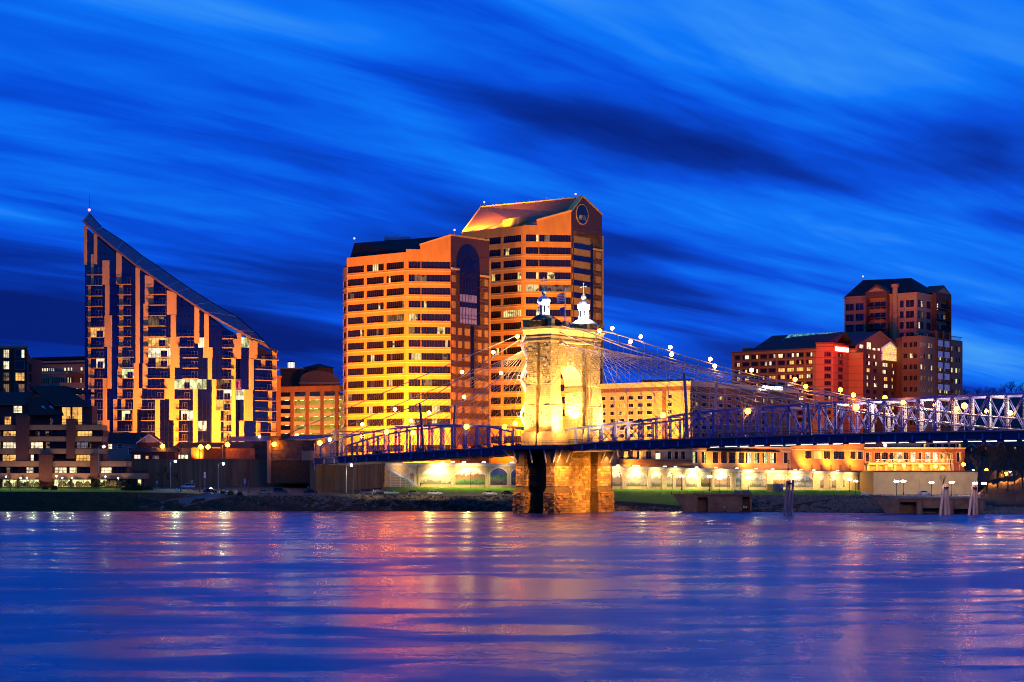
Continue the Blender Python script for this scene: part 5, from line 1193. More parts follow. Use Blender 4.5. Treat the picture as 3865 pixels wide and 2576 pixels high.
# ---------- parking garage
Y = 775; f = Fr(at(1040,Y+6), at(1296,Y-8)); rt = root('parking_garage', (*f.xy(f.L/2), 12.3), 'brick and concrete parking garage with glowing open decks', 'parking garage')
M_gspan = mat('garage_concrete', (.46,.38,.18), .85, 0, .12, .6); M_gbr = mat('garage_brick', (.20,.075,.028), .85, 0, .12, 1); M_gl = emat('garage_tube', (.95,.90,.30), 6, False)
for k in range(8):
    zt = zat(1497+31.5*k, Y); m = MB()
    m.fbox(f, .3, f.L, zt-1.55, zt, -.35, 0); 
    m.build('spandrel', M_gspan, rt)
    m = MB(); m.fbox(f, .3, f.L, zt-1.3, zt-.95, -14, -.36); m.build('parking_deck', M_gspan, rt)
    for px in range(1052, 1290, 28):
        if R.random() < .85: m = MB(); s_ = f.s(px+R.uniform(0,8)); m.fbox(f, s_, s_+1.6, zt-1.5, zt-1.4, -4.6, -4.3); m.build('glow_tube', M_gl, rt)
    for q in range(4): pl_ = bpy.data.lights.new('garage_fill', 'POINT'); pl_.energy = 1300; pl_.color = (1,.85,.28); pl_.shadow_soft_size = .3; po = bpy.data.objects.new('garage_fill', pl_); COL.objects.link(po); po.location = f.pt(f.L*(.13+.25*q+R.uniform(-.04,.04)), zt-2.1, -4)  # bare fill lights added so the decks glow
m = MB(); m.fbox(f, .3, f.L, 12.3, zat(1480,Y), -14.4, -14); m.build('rear_wall', M_gspan, rt)
m = MB(); m.fbox(f, 0, f.L, zat(1480,Y), zat(1461,Y), -1, .3); m.fbox(f, 0, f.L, zat(1461,Y), zat(1459,Y), -1.1, .45); m.build('fascia', M_gbr, rt)
for a, b in ((1040,1057),(1098,1110),(1155,1167),(1211,1222),(1266,1278)):
    m = MB(); m.fbox(f, f.s(a), f.s(b), 12.3, zat(1479,Y), -.6, .42); m.build('brick_pier', M_gbr, rt)
f3 = Fr(at(1030,Y+2), at(1060,Y+4)); m = MB(); m.fbox(f3, 0, f3.L, 12.3, zat(1424,Y), -10, 0); m.fbox(f3, -.2, f3.L+.3, zat(1424,Y), zat(1418,Y), -10, .4); m.build('stair_tower', M_gbr, rt)
m = MB(); x, y = at(1204, Y-6); m.tube([(x,y,zat(1461,Y)),(x,y,zat(1392,Y))], .14, 5); m.build('roof_mast', M_dk, rt)
m = MB(); m.fbox(f, f.s(1186), f.s(1290), zat(1450,Y), zat(1448,Y), -8, -7.9)
for k in range(12): s_ = f.s(1186+k*9); m.fbox(f, s_, s_+.12, zat(1461,Y), zat(1448,Y), -8, -7.9)
m.build('roof_railing', M_dk, rt)
# ---------- lantern building, auditorium behind the garage
Y = 850; rt = root('lantern_building', (*at(1098,Y), 12.3), 'dark brick building crowned by a glowing white lantern', 'building')
f = Fr(at(1058,Y), at(1137,Y)); m = MB(); m.fbox(f, 0, f.L, 12.3, zat(1394,Y), -20, 0); m.build('wall', M_brick, rt)
m = MB(); m.fbox(f, -.3, f.L+.3, zat(1394,Y), zat(1389,Y), -20, .4); m.build('cornice', M_tan, rt)
x, y = at(1099,Y+8); M_lan = emat('lantern_glow', (1,.95,.88), 1.25, False)
m = MB(); m.lathe([(1.62,zat(1388,Y)),(1.62,zat(1365,Y))], 8, (x,y,0)); ol = m.build('lantern', M_lan, rt)
m = MB(); m.lathe([(1.9,zat(1365,Y)),(1.7,zat(1361,Y)),(.2,zat(1359,Y))], 8, (x,y,0)); m.build('lantern_cap', M_roof, ol)
for k in range(8): g_ = k*math.pi/4; m = MB(); m.beam((x+1.66*math.cos(g_),y+1.66*math.sin(g_),zat(1388,Y)), (x+1.66*math.cos(g_),y+1.66*math.sin(g_),zat(1365,Y)), .15); m.build('lantern_mullion', M_mull, ol)
m = MB(); m.lathe([(4,zat(1394,Y)),(2.6,zat(1388,Y))], 8, (x,y,0)); m.build('lantern_base', M_roof, rt)
Y = 845; rt = root('auditorium', (*at(1200,Y), 12.3), 'low barrel roofed auditorium with dark drum behind the parking garage', 'building')
f = Fr(at(1133,Y), at(1268,Y)); za, zp = zat(1447,Y), zat(1399,Y); mid = f.L/2
m = MB(); m.extr(f, [(0,12.3),(f.L,12.3),(f.L,za+2)]+[(mid+mid*math.cos(t*math.pi/12), za+2+(zp-za-2)*math.sin(t*math.pi/12)) for t in range(1,12)]+[(0,za+2)], -20, 0); m.build('barrel_gable', M_brickr, rt)
m = MB(); m.fbox(f, -.5, f.L+2, zat(1450,Y), zat(1443,Y), 0, .8); m.build('cornice', M_tan, rt)
x, y = at(1202,Y+25); m = MB(); m.lathe([(7.2,zat(1410,Y)),(7.2,zat(1379,Y))], 8, (x,y,0)); m.build('drum', M_brick, rt)
m = MB(); m.lathe([(7.7,zat(1379,Y)),(7.5,zat(1376,Y)),(.2,zat(1361,Y))], 8, (x,y,0)); m.build('pyramid_roof', M_roof, rt)
# ---------- orange hotel right of the stone tower
Y = 716; M_hot = mat('tan_hotel_stucco', (.52,.32,.11), .8, 0, .1, .5); M_htr = mat('pale_window_trim', (.62,.46,.24), .7, 0, .05, 1)
pc = at(2605,Y); fE = Fr(walk(pc, A, 2262), pc); fN = Fr(pc, walk(pc, B, 3010)); rt = root('hotel', (*pc, 12.3), 'long orange hotel with pale cornice and rows of small windows behind the bridge', 'hotel')
rws = rowsz(Y, [1502.5+29.15*k for k in range(9)], 13.5)
facade(rt, fE, 0, fE.L, 12.3, zat(1458,Y), scol(fE, [(2268,2286),(2303,2321),(2337,2357),(2372,2391),(2406,2426),(2441,2461),(2520,2536)]), rws, M_hot, nx=3, plit=.12, lits=[M_lit1,M_lit3], trim=M_htr, tw=.3)
cN = [(2614+32.6*k, 2634+31.6*k) for k in range(12)]
facade(rt, fN, 0, fN.L, 12.3, zat(1458,Y), scol(fN, cN), rws, M_brickr, nx=3, plit=.2, lits=[M_lit1,M_lit2], trim=M_tan, tw=.3, gls=M_agl)
m = MB()
for fr in (fE, fN): m.fbox(fr, -.3, fr.L+.3, zat(1473,Y), zat(1457,Y), -1, .05)
m.build('frieze', M_gbr, rt)
m = MB()
for fr in (fE, fN): m.fbox(fr, -.3, fr.L+.6, zat(1457,Y), zat(1440,Y), -1.5, .45); m.fbox(fr, -.3, fr.L+.9, zat(1441,Y), zat(1438,Y), -1.6, .75)
m.build('cornice', M_htr, rt)
for (c,d) in rws[::2]:
    m = MB(); m.fbox(fE, 0, fE.L, d+.75, d+.95, 0, .09); m.fbox(fN, 0, fN.L, d+.75, d+.95, 0, .09); m.build('string_course', M_htr, rt)
m = MB(); m.fbox(fE, fE.s(2500), fE.s(2515), 12.3, zat(1474,Y), 0, .12); m.build('brick_pilaster', M_gbr, rt)
m = MB(); m.prism([fE.xy(0,-.6), fE.xy(fE.L-.3,-.6), fN.xy(fN.L,-.6), (fN.xy(fN.L)[0]-A[0]*30, fN.xy(fN.L)[1]-A[1]*30), (fE.xy(0)[0]+B[0]*60, fE.xy(0)[1]+B[1]*60)], 12.3, zat(1450,Y)); m.build('hotel_body', M_hot, rt)
f = Fr(at(2420,Y+24), at(2610,Y+20)); m = MB(); m.fbox(f, 0, f.L, zat(1450,Y), zat(1432,Y+20), -10, 0); m.build('roof_plant_room', M_brickr, rt)
M_sgn = emat('white_sign_letters', (.85,.85,1), 5, False)
def text(name, body, size, fr, s, z, d, mt, parent, extr=.06):
    c = bpy.data.curves.new(name, 'FONT'); c.body = body; c.size = size; c.extrude = extr; c.align_x = 'LEFT'; c.align_y = 'BOTTOM'
    t = bpy.data.objects.new('tmp', c); COL.objects.link(t); dg = bpy.context.evaluated_depsgraph_get(); me = bpy.data.meshes.new_from_object(t.evaluated_get(dg)); bpy.data.objects.remove(t); me.materials.clear(); me.materials.append(mt)
    o = bpy.data.objects.new(name, me); COL.objects.link(o); o.parent = parent; o.matrix_parent_inverse = PINV.get(parent.name, Matrix()); o.location = fr.pt(s, z, d); o.rotation_euler = (math.pi/2, 0, fr.ang)
    w = max(v.co.x for v in me.vertices); return o, w
sg = root('hotel_sign', fN.pt(fN.s(2870), zat(1500,Y), .6), 'white glowing hotel name sign on the brick parapet', 'sign')
ss = fN.s(2872); zz = fN.zs(ss, 1471); o, w = text('sign_letters', 'EMBASSY SUITES', 2.0, fN, ss, zz, .9, M_sgn, sg); o.scale = ((fN.s(2947)-ss)/w, .95, 1)
ss = fN.s(2858); o, w = text('sign_letters', 'by Hilton', 1.4, fN, ss, fN.zs(ss, 1474), .95, M_sgn, sg); o.scale = ((fN.s(2886)-ss)/w, .9, 1)
# ---------- brown hotel with the red sign
Y = 862; M_bh = mat('brown_hotel_brick', (.27,.11,.04), .85, 0, .1, .6); M_bht = mat('dark_red_trim', (.12,.035,.02), .8, 0, .1, 1); M_hroof = mat('dark_blue_roof', (.010,.012,.022), .75, 0, .2, .6)
p1 = at(3080,Y); fL = Fr(walk(p1, A, 2763), p1); d7 = (math.cos(math.radians(7)), math.sin(math.radians(7))); p2 = walk(p1, d7, 3145); p3 = walk(p2, B, 3203); p4 = walk(p3, A, 3258); p5 = walk(p4, B, 3432)
fM, fS, fX, fRr = Fr(p1,p2), Fr(p2,p3), Fr(p3,p4), Fr(p4,p5)
rt = root('hotel', (*p1, 12.3), 'brown brick hotel with blue hipped roof and red glowing sign', 'hotel'); zr = lambda y: zat(y, Y)
rws = rowsz(Y, [1345+27.4*k for k in range(12)], 14.5)
ovL = {}
for i, j in ((1,11),(2,11),(4,11),(5,11),(6,11),(7,11),(4,10),(6,10),(8,10),(7,10)): ovL[(i,j)] = 'part'
for i in (5,6,7,8): ovL[(i,9)] = 'full'
for i, j in ((4,8),(5,8),(6,8),(7,8),(1,8),(1,9),(3,8),(6,7),(7,7)): ovL[(i,j)] = 'part'
facade(rt, fL, 0, fL.L, 12.3, zr(1316), scol(fL, [(2775,2793),(2803,2827),(2837,2861),(2870,2894),(2903,2927),(2937,2962),(2971,2996),(3006,3032),(3044,3066)]), rws, M_bh, nx=3, plit=.3, lits=[M_lit3,M_lit3,M_lit4], trim=M_bht, tw=.35, ov=ovL)
facade(rt, fM, 0, fM.L, 12.3, zr(1295), scol(fM, [(3113,3135)]), rws, M_bh, nx=3, plit=.3, lits=[M_lit3,M_lit5], trim=M_bht, tw=.35)
facade(rt, fS, 0, fS.L, 12.3, zr(1295), scol(fS, [(3163,3180)]), rws, M_bh, nx=2, plit=.3, lits=[M_lit2,M_lit3], trim=M_bht, tw=.3)
facade(rt, fX, 0, fX.L, 12.3, zr(1312), [], [], M_bh)
facade(rt, fRr, 0, fRr.L, 12.3, zr(1322), scol(fRr, [(3267,3284),(3295,3310),(3331,3351),(3364,3375),(3382,3396),(3406,3423)]), rws, M_rb, nx=3, plit=.8, lits=[M_lit4,M_lit4,M_lit3], trim=M_bht, tw=.2)
m = MB()
for fr, yt in ((fL,1316),(fM,1295),(fS,1295),(fX,1312),(fRr,1322)):
    m.fbox(fr, -.2, fr.L+.2, zr(yt+3), zr(yt-2), -1, .5); m.fbox(fr, -.2, fr.L+.2, zr(yt+14), zr(yt+12), -.2, .2)
m.build('cornice', M_bht, rt)
for c, d in rws[1:]:
    m = MB()
    for fr in (fL,fM,fS,fX,fRr): m.fbox(fr, 0, fr.L, c-.75, c-.55, 0, .05)
    m.build('string_course', M_bht, rt)
q0, q1 = fL.xy(fL.s(2822),-1), fL.xy(fL.L,-1); r0 = walk((q0[0]+B[0]*13, q0[1]+B[1]*13), A, 2915); r1 = walk(r0, A, 3190)
m = MB(); zq = zr(1316); zR = zat(1268, r0[1])
m.face([(*q0,zq),(*q1,zq),(*fM.xy(fM.L,-1),zq),(*r1,zR),(*r0,zR)]); m.face([(*q0,zq),(*r0,zR),(q0[0]+B[0]*26,q0[1]+B[1]*26,zq)]); m.face([(*r0,zR),(*r1,zR),(r1[0]+B[0]*14,r1[1]+B[1]*14,zq),(q0[0]+B[0]*26,q0[1]+B[1]*26,zq)])
g0 = fRr.s(3236); pkx = fRr.s(3318); zpk = zat(1252, fRr.xy(pkx)[1])
bk = lambda p, dd: (p[0]-A[0]*dd, p[1]-A[1]*dd)
pk_ = fRr.xy(pkx); gl_ = fRr.xy(g0); gr_ = fRr.xy(fRr.L)
m.face([(*gl_,zr(1300)),(*pk_,zpk),(*bk(pk_,45),zpk),(*bk(gl_,45),zr(1300))]); m.face([(*pk_,zpk),(*gr_,zr(1318)),(*bk(gr_,45),zr(1318)),(*bk(pk_,45),zpk)])
m.build('hipped_roof', M_hroof, rt)
m = MB(); m.extr(fRr, [(g0,zr(1326)),(fRr.L,zr(1326)),(fRr.L,zr(1318)),(pkx,zpk-.4),(g0,zr(1302))], -1, .1); m.build('gable_wall', M_rb, rt)
m = MB(); m.beam(fRr.pt(g0,zr(1300),.3), fRr.pt(pkx,zpk,.3), .5, .7); m.beam(fRr.pt(pkx,zpk,.3), fRr.pt(fRr.L,zr(1318),.3), .5, .7); m.build('bargeboard', M_bht, rt)
for a, b, y0, y1 in ((3242,3256,1298,1312),(3270,3285,1286,1312),(3292,3302,1305,1314),(3311,3319,1304,1313),(3384,3396,1308,1322)):
    me = winmesh(fRr.s(b)-fRr.s(a), zr(y0)-zr(y1), 2, 1, M_white, M_glass, M_lit4, (0,1)); put('window', me, rt, fRr.pt(fRr.s((a+b)/2), zr(y1), .2), fRr.ang)
a, b = fRr.s(3328), fRr.s(3383); c_ = (a+b)/2; m = MB(); m.extr(fRr, [(a,zr(1347)),(b,zr(1347)),(b,zr(1302)),(c_+1.2,zr(1283)),(c_-1.2,zr(1283)),(a,zr(1302))], .1, .5); ow = m.build('atrium_window', roommat('atrium_glow', (.35,.14,.02), (1,.62,.16), 1.5, 2.2, .35), rt)
m = MB(); m.beam(fRr.pt(a,zr(1300),.6), fRr.pt(c_,zr(1276),.6), .4, .9); m.beam(fRr.pt(b,zr(1300),.6), fRr.pt(c_,zr(1276),.6), .4, .9); m.fbox(fRr, a-.4, a, zr(1350), zr(1300), .1, .7); m.fbox(fRr, b, b+.4, zr(1350), zr(1300), .1, .7)
for k in range(1,6): x = a+(b-a)*k/6; m.fbox(fRr, x-.07, x+.07, zr(1347), zr(1296), .5, .6)
for y in (1330,1315,1302): m.fbox(fRr, a, b, zr(y)-.07, zr(y)+.07, .5, .6)
m.build('atrium_frame', M_white, rt)
# glass skylight on the roof slope
M_sky = roommat('skylight_glow', (.01,.05,.12), (.12,.55,.55), .9, 1.0, .5)
def onroof(t, h): a_ = [q0[i]+(fM.xy(fM.L,-1)[i]-q0[i])*t for i in (0,1)]; b_ = [r0[i]+(r1[i]-r0[i])*t for i in (0,1)]; return (a_[0]+(b_[0]-a_[0])*h, a_[1]+(b_[1]-a_[1])*h, zq+(zR-zq)*h+.25)
n = 9
for i in range(n):
    t0, t1 = .24+.66*i/n, .24+.66*(i+1)/n-.008; h0 = min(.97,.30+max(0,(i-1))*.085)
    m = MB(); m.face([onroof(t0+.05*(1-h0),h0), onroof(t1+.05*(1-h0),min(.98,h0+.085)), onroof(t1,.99), onroof(t0,.99)]); m.build('skylight_pane', M_sky, rt)
for i in range(n+1): m = MB(); t0 = .24+.66*i/n; h0 = min(.97,.30+max(0,i-1)*.085); m.beam(onroof(t0+.05*(1-h0),h0), onroof(t0,1), .2, .3); m.build('skylight_bar', M_gal, rt)
# the red sign: a lit box with a white hot face, its red halo built as a glowing edge
M_redg = emat('red_sign_halo', (1,.03,.01), 5, True); M_whs = emat('white_sign_face', (1,.9,.85), 6, False)
sg = root('hotel_sign', fS.pt(fS.s(3172), zr(1330), .5), 'white hot sign with red halo edge high on the brown hotel', 'sign')
s0, s1 = fS.s(3149), fS.s(3196); m = MB(); m.fbox(fS, s0-.5, s1+.4, zr(1326), zr(1305), .4, .7); m.build('sign_case', M_redg, sg)
m = MB(); m.fbox(fS, s0, s1, zr(1324), zr(1309), .7, .95); m.build('sign_face', M_whs, sg)
f = Fr(at(2802,Y+30), at(2850,Y+28)); m = MB(); m.fbox(f, 0, f.L, zr(1320), zr(1298), -8, 0); m.build('roof_plant_room', M_bh, rt)
m = MB(); P = [fL.xy(0,-.7), fL.xy(fL.L,-.7), fM.xy(fM.L,-.7), fS.xy(fS.L,-.7), fX.xy(fX.L-.5,-.7), fRr.xy(fRr.L,-.7), bk(fRr.xy(fRr.L),50), (fL.p[0]+B[0]*28, fL.p[1]+B[1]*28)]
m.prism(P, 12.3, zr(1322)); m.build('hotel_body', M_bh, rt)
# ---------- residence tower
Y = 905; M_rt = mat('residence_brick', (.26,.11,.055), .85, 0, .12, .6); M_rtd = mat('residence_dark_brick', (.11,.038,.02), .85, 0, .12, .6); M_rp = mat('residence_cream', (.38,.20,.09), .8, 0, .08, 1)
rt = root('residence_tower', (*at(3460,Y), 12.3), 'tall brown apartment tower with dark hipped roof and gabled balconies at right', 'apartment tower'); zr = lambda y: zat(y, Y)
pc = at(3460,Y); fU = Fr(walk(pc, A, 3187), pc); fV = Fr(pc, walk(pc, B, 3582)); rws = rowsz(Y, [1157+40.8*k for k in range(4)], 24)
facade(rt, fU, 0, fU.L, 12.3, zr(1106), scol(fU, [(3194,3206),(3209,3221),(3231,3243),(3246,3258),(3285,3298),(3303,3322),(3326,3345),(3398,3410),(3421,3433),(3436,3449)]), rws, M_rp, nx=2, nz=3, plit=0, gls=M_agl, trim=M_rtd, tw=.15)
facade(rt, fV, 0, fV.L, 12.3, zr(1106), scol(fV, [(3464,3473),(3476,3484),(3497,3512),(3524,3542),(3552,3570)]), rws, M_rp, nx=2, nz=3, plit=.45, gls=M_agl, trim=M_rtd, tw=.15, lits=[M_lit2,M_refl,M_lit4])
m = MB()
for fr in (fU,fV):
    m.fbox(fr, -.3, fr.L+.4, zr(1110), zr(1104), -1, .6)
    for c,d in rws: m.fbox(fr, 0, fr.L, c-1.2, c-.9, 0, .12)
m.build('cornice', M_rp, rt)
q0, q1, q2 = fU.xy(0,.4), fU.xy(fU.L,.4), fV.xy(fV.L,.4); r0 = walk((q0[0]+B[0]*13,q0[1]+B[1]*13), A, 3257); r1 = walk(r0, A, 3440)
m = MB(); m.face([(*q0,zr(1105)),(*q1,zr(1105)),(*r1,zat(1050,r1[1])),(*r0,zat(1058,r0[1]))]); m.face([(*q1,zr(1105)),(*q2,zr(1105)),(q2[0]-A[0]*13,q2[1]-A[1]*13,zr(1055)),(*r1,zat(1050,r1[1]))]); m.face([(*q0,zr(1105)),(*r0,zat(1058,r0[1])),(q0[0]+B[0]*30,q0[1]+B[1]*30,zr(1105))])
m.build('hipped_roof', M_roof, rt)
def porch(fr, a, b, ypk, yev, ys, d):
    s0, s1 = fr.s(a), fr.s(b); mid = (s0+s1)/2
    m = MB(); m.fbox(fr, s0, s0+.7, zr(1290), zr(yev), .1, d); m.fbox(fr, s1-.7, s1, zr(1290), zr(yev), .1, d); m.fbox(fr, s0+.7, s1-.7, zr(yev+22), zr(yev), d-.5, d-.02); m.build('balcony_column', M_rtd, rt)
    m = MB(); m.extr(fr, [(s0-.3,zr(yev)),(s1+.3,zr(yev)),(mid,zr(ypk))], -6, d); m.build('balcony_gable', M_rtd, rt)
    m = MB(); m.extr(fr, [(s0+1.4,zr(yev-3)),(s1-1.4,zr(yev-3)),(mid,zr(ypk+10))], d, d+.12); m.build('gable_panel', M_rp, rt)
    for y in ys:
        m = MB(); m.fbox(fr, s0+.7, s1-.7, zr(y)-.4, zr(y), .1, d-.1); ob = m.build('balcony', M_rtd, rt); m = MB()
        for k in range(14): x = s0+.8+(s1-s0-1.6)*k/13; m.fbox(fr, x-.03, x+.03, zr(y), zr(y)+1.2, d-.3, d-.25)
        m.fbox(fr, s0+.7, s1-.7, zr(y)+1.2, zr(y)+1.3, d-.32, d-.22); m.build('balcony_railing', M_agfr, ob)
porch(fU, 3277, 3358, 1066, 1096, (1150,1192,1233), 3.0); porch(fV, 3517, 3574, 1062, 1096, (1152,1194,1235), 2.5)
s0 = fU.s(3374); m = MB(); m.fbox(fU, s0, s0+2.2, zr(1290), zr(1080), .1, 1.4); m.fbox(fU, s0-.5, s0+2.7, zr(1080), zr(1068), -.2, 1.9); m.build('chimney', M_rp, rt)
beacon(rt, (*r0, zat(1058, r0[1])))
m = MB(); m.prism([fU.xy(0,-.7), fU.xy(fU.L-.4,-.7), fV.xy(fV.L,-.7), (fV.xy(fV.L)[0]-A[0]*25, fV.xy(fV.L)[1]-A[1]*25), (q0[0]+B[0]*26,q0[1]+B[1]*26)], 12.3, zr(1108)); m.build('tower_body', M_rtd, rt)
Y2 = 886; pc = at(3470,Y2); fW = Fr(walk(pc, A, 3405), pc); fX2 = Fr(pc, walk(pc, B, 3633)); z2 = lambda y: zat(y, Y2); rws = rowsz(Y2, [1309+42.2*k for k in range(10)], 18)
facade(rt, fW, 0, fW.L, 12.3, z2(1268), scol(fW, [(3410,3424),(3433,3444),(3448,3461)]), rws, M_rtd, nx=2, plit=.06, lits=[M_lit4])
cX = [(3475,3483),(3486,3493),(3505,3511),(3514,3521),(3536,3545),(3547,3553),(3561,3570),(3572,3578),(3588,3598),(3607,3614),(3617,3626)]
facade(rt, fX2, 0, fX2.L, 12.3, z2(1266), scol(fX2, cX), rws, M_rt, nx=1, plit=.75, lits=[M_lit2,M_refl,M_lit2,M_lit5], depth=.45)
m = MB(); m.fbox(fX2, fX2.s(3531), fX2.s(3583), 12.3, z2(1240), -3, -.5); m.build('central_bay', M_rtd, rt)
for a in (3531,3556,3581): m = MB(); m.fbox(fX2, fX2.s(a), fX2.s(a+3), 12.3, z2(1238), -.2, .9); m.build('bay_pier', M_rtd, rt)
for k in range(7):
    for a in (3535,3561):
        s0, s1 = fX2.s(a), fX2.s(a+19); y0 = 1276+42.2*k; z0, z1 = z2(y0+22), z2(y0); m = MB(); m.fbox(fX2, s0, s1, z0, z1, .3, .38); op = m.build('lattice_backing', M_rtd, rt); m = MB()
        for i in range(5): x = s0+(s1-s0)*i/4; m.fbox(fX2, x-.1, x+.1, z0, z1, .42, .55); zz = z0+(z1-z0)*i/4; m.fbox(fX2, s0, s1, zz-.1, zz+.1, .42, .55)
        for i in range(4):
            for j in range(4): xx = s0+(s1-s0)*(i+.5)/4; zz = z0+(z1-z0)*(j+.5)/4; r_ = (s1-s0)*.07; m.fbox(fX2, xx-r_, xx+r_, zz-r_, zz+r_, .42, .52)
        m.build('white_lattice', M_white, op)
m = MB()
for i in range(int(fX2.L/1.2)): m.fbox(fX2, i*1.2, i*1.2+.08, z2(1266), z2(1252), -.3, -.2)
m.fbox(fX2, 0, fX2.L, z2(1253), z2(1251), -.35, -.15); m.fbox(fW, 0, fW.L, z2(1253), z2(1251), -.35, -.15); m.build('terrace_railing', M_agfr, rt)
m = MB(); m.prism([fW.xy(0,-.8), fW.xy(fW.L-.5,-.8), fX2.xy(fX2.L,-.8), (fX2.xy(fX2.L)[0]-A[0]*28, fX2.xy(fX2.L)[1]-A[1]*28), (fW.p[0]-A[0]*20+B[0]*14, fW.p[1]-A[1]*20+B[1]*14)], 12.3, z2(1270)); m.build('tower_body', M_rtd, rt)
# ---------- low riverfront buildings behind the mural wall
f = Fr(fMur.xy(fMur.s(2325),-4.5), fMur.xy(fMur.s(3268),-4.5))
def low(name, label, px0, px1, yt, wins, y0, y1, wmat, litp, lits, nx=3, nz=3, ytr=None, trim=None):
    s0, s1 = f.s(px0), f.s(px1); Ym = f.xy((s0+s1)/2)[1]; rt = root(name, f.pt(s0, 12.3), label, 'building'); zt = zat(yt, Ym); zb = 11.2
    f_ = Fr(f.xy(s0), f.xy(s1)); cells = [(f_.s(a), f_.s(b)) for a, b in wins]; rw = [(zat(y1,Ym), zat(y0,Ym))]
    facade(rt, f_, 0, f_.L, zb, zt, cells, rw, wmat, nx=nx, nz=nz, plit=litp, lits=lits, trim=trim or M_htr, tw=.15)
    m = MB(); m.fbox(f_, -.2, f_.L+.2, zt, zt+.6, -1, .6); m.fbox(f_, 0, f_.L, zat(y0-4,Ym), zat(y0-4,Ym)+.3, -.2, .2); m.build('cornice', M_htr, rt)
    m = MB(); m.fbox(f_, 0, f_.L, zb, zt-.05, -9, -.6); m.build('building_body', wmat, rt); return rt, f_, Ym
cv = lambda L, o, k: [(o+a/k, o+b/k) for a, b in L]
M_lowa = mat('tan_restaurant_wall', (.42,.25,.12), .8, 0, .1, .6)
rt, f_, Ym = low('restaurant_building', 'tan two storey riverfront building with narrow windows right behind the stone tower', 2328, 2604, 1688, cv([(105,160),(205,262),(305,365),(407,467),(505,558),(643,690),(720,765),(795,840)], 2300, 2.941), 1704, 1733, M_lowa, .3, [M_lit3,M_lit2], 2, 2)
m = MB(); m.fbox(f_, 0, f_.L, zat(1755,Ym), zat(1735,Ym), 0, 1.6); m.build('terrace_wall', M_gbr, rt)
me = winmesh(f_.s(2490)-f_.s(2472), zat(1710,Ym)-zat(1734,Ym), 1, 1, M_white, M_glass, M_lit4, (0,)); put('lit_window', emat('overlit_window',(1,.97,.85),4,False) and me, rt, f_.pt(f_.s(2481), zat(1734,Ym), .3), f_.ang)
rt, f_, Ym = low('restaurant_building', 'curved tan restaurant with eight tall white framed bay windows', 2606, 2985, 1692, cv([(925,975),(1020,1072),(1145,1212),(1238,1305),(1328,1400),(1420,1495),(1513,1580),(1605,1670),(1697,1762),(1785,1855),(1935,1980)], 2300, 2.941), 1708, 1749, M_lowa, .75, [M_lit5,M_lit2,M_lit4], 3, 3)
m = MB(); m.face([f_.pt(f_.s(2655),zat(1702,Ym),2.2), f_.pt(f_.s(2930),zat(1704,Ym),2.2), f_.pt(f_.s(2910),zat(1689,Ym),-2), f_.pt(f_.s(2680),zat(1689,Ym),-2)]); m.fbox(f_, f_.s(2655), f_.s(2930), zat(1706,Ym), zat(1702,Ym), 1.6, 2.2); m.build('canopy_roof', M_roof, rt)
rt, f_, Ym = low('brick_office', 'orange lit brick building with square paned windows under the bridge', 2987, 3262, 1676, [(3038,3064),(3109,3135),(3145,3188),(3209,3230),(3237,3258)], 1704, 1733, mat('orange_brick', (.42,.17,.06), .85, 0, .1, 1), .2, [M_lit2], 4, 4)
m = MB(); m.fbox(f_, f_.s(3072), f_.s(3100), zat(1733,Ym), zat(1704,Ym), 0, .1); m.build('blind_panel', M_htr, rt)
m = MB()
for k in range(5): m.fbox(f_, f_.s(3060+k*36), f_.s(3068+k*36), zat(1776,Ym), zat(1755,Ym), 0, .08)
m.build('brick_inlay', M_gbr, rt)
Y = 768; f = Fr(at(3262,Y), at(3642,Y+8)); rt = root('brick_restaurant', (*f.xy(0), 9), 'long brick restaurant with glowing windows and bright terrace below the bridge', 'building')
Wd = cv([(625,685),(722,790),(805,870),(885,950),(965,1025),(1040,1095),(1120,1172),(1200,1250),(1280,1335),(1360,1415),(1433,1492),(1512,1570),(1615,1665)], 3050, 2.887)
facade(rt, f, 0, f.L, 9, zat(1692,Y), scol(f, Wd), rowsz(Y, [1744], 36), M_brickr, nx=3, nz=4, plit=.5, lits=[M_lit3,M_lit4], trim=M_htr, tw=.15, ov={(10,0):'full',(11,0):'full',(4,0):'full',(6,0):'full',(7,0):'part',(8,0):'full',(9,0):'full'})
m = MB(); m.fbox(f, -.2, f.L+.2, zat(1694,Y), zat(1689,Y), -1, .5); m.build('cornice', M_htr, rt)
f2 = Fr(f.xy(f.s(3375),-5), f.xy(f.L,-5)); facade(rt, f2, 0, f2.L, zat(1694,Y), zat(1664,Y), scol(f2, cv([(1235,1290),(1325,1380),(1400,1455),(1475,1530),(1550,1605),(1622,1665)], 3050, 2.887)), rowsz(Y, [1690], 15), M_tan, nx=2, plit=.15, lits=[M_lit3])
m = MB(); m.fbox(f2, 0, f2.L, zat(1690,Y), zat(1666,Y), -8, -.6); m.fbox(f, 0, f.L, 9, zat(1693,Y), -10, -.6); m.fbox(f, 0, f.s(3370), zat(1692,Y), zat(1672,Y), -8, -3); m.build('building_body', M_brickr, rt)
m = MB(); m.fbox(f, f.s(3262), f.s(3580), zat(1754,Y), zat(1748,Y), 0, 5); m.build('terrace_deck', M_htr, rt)
for k in range(10): s_ = f.s(3265+k*34); m = MB(); m.fbox(f, s_, s_+1.0, 8, zat(1754,Y), 1.5, 2.5); m.build('terrace_pier', M_htr, rt)
m = MB(); m.fbox(f, f.s(3262), f.s(3600), 8, zat(1754,Y), -.3, .1); m.build('undercroft_wall', mat('cream_undercroft', (.55,.45,.25), .8, 0, .1, .5), rt)
m = MB()
for k in range(60): s_ = f.s(3290+k*4.9); m.fbox(f, s_, s_+.05, zat(1748,Y), zat(1736,Y), 4.8, 4.85)
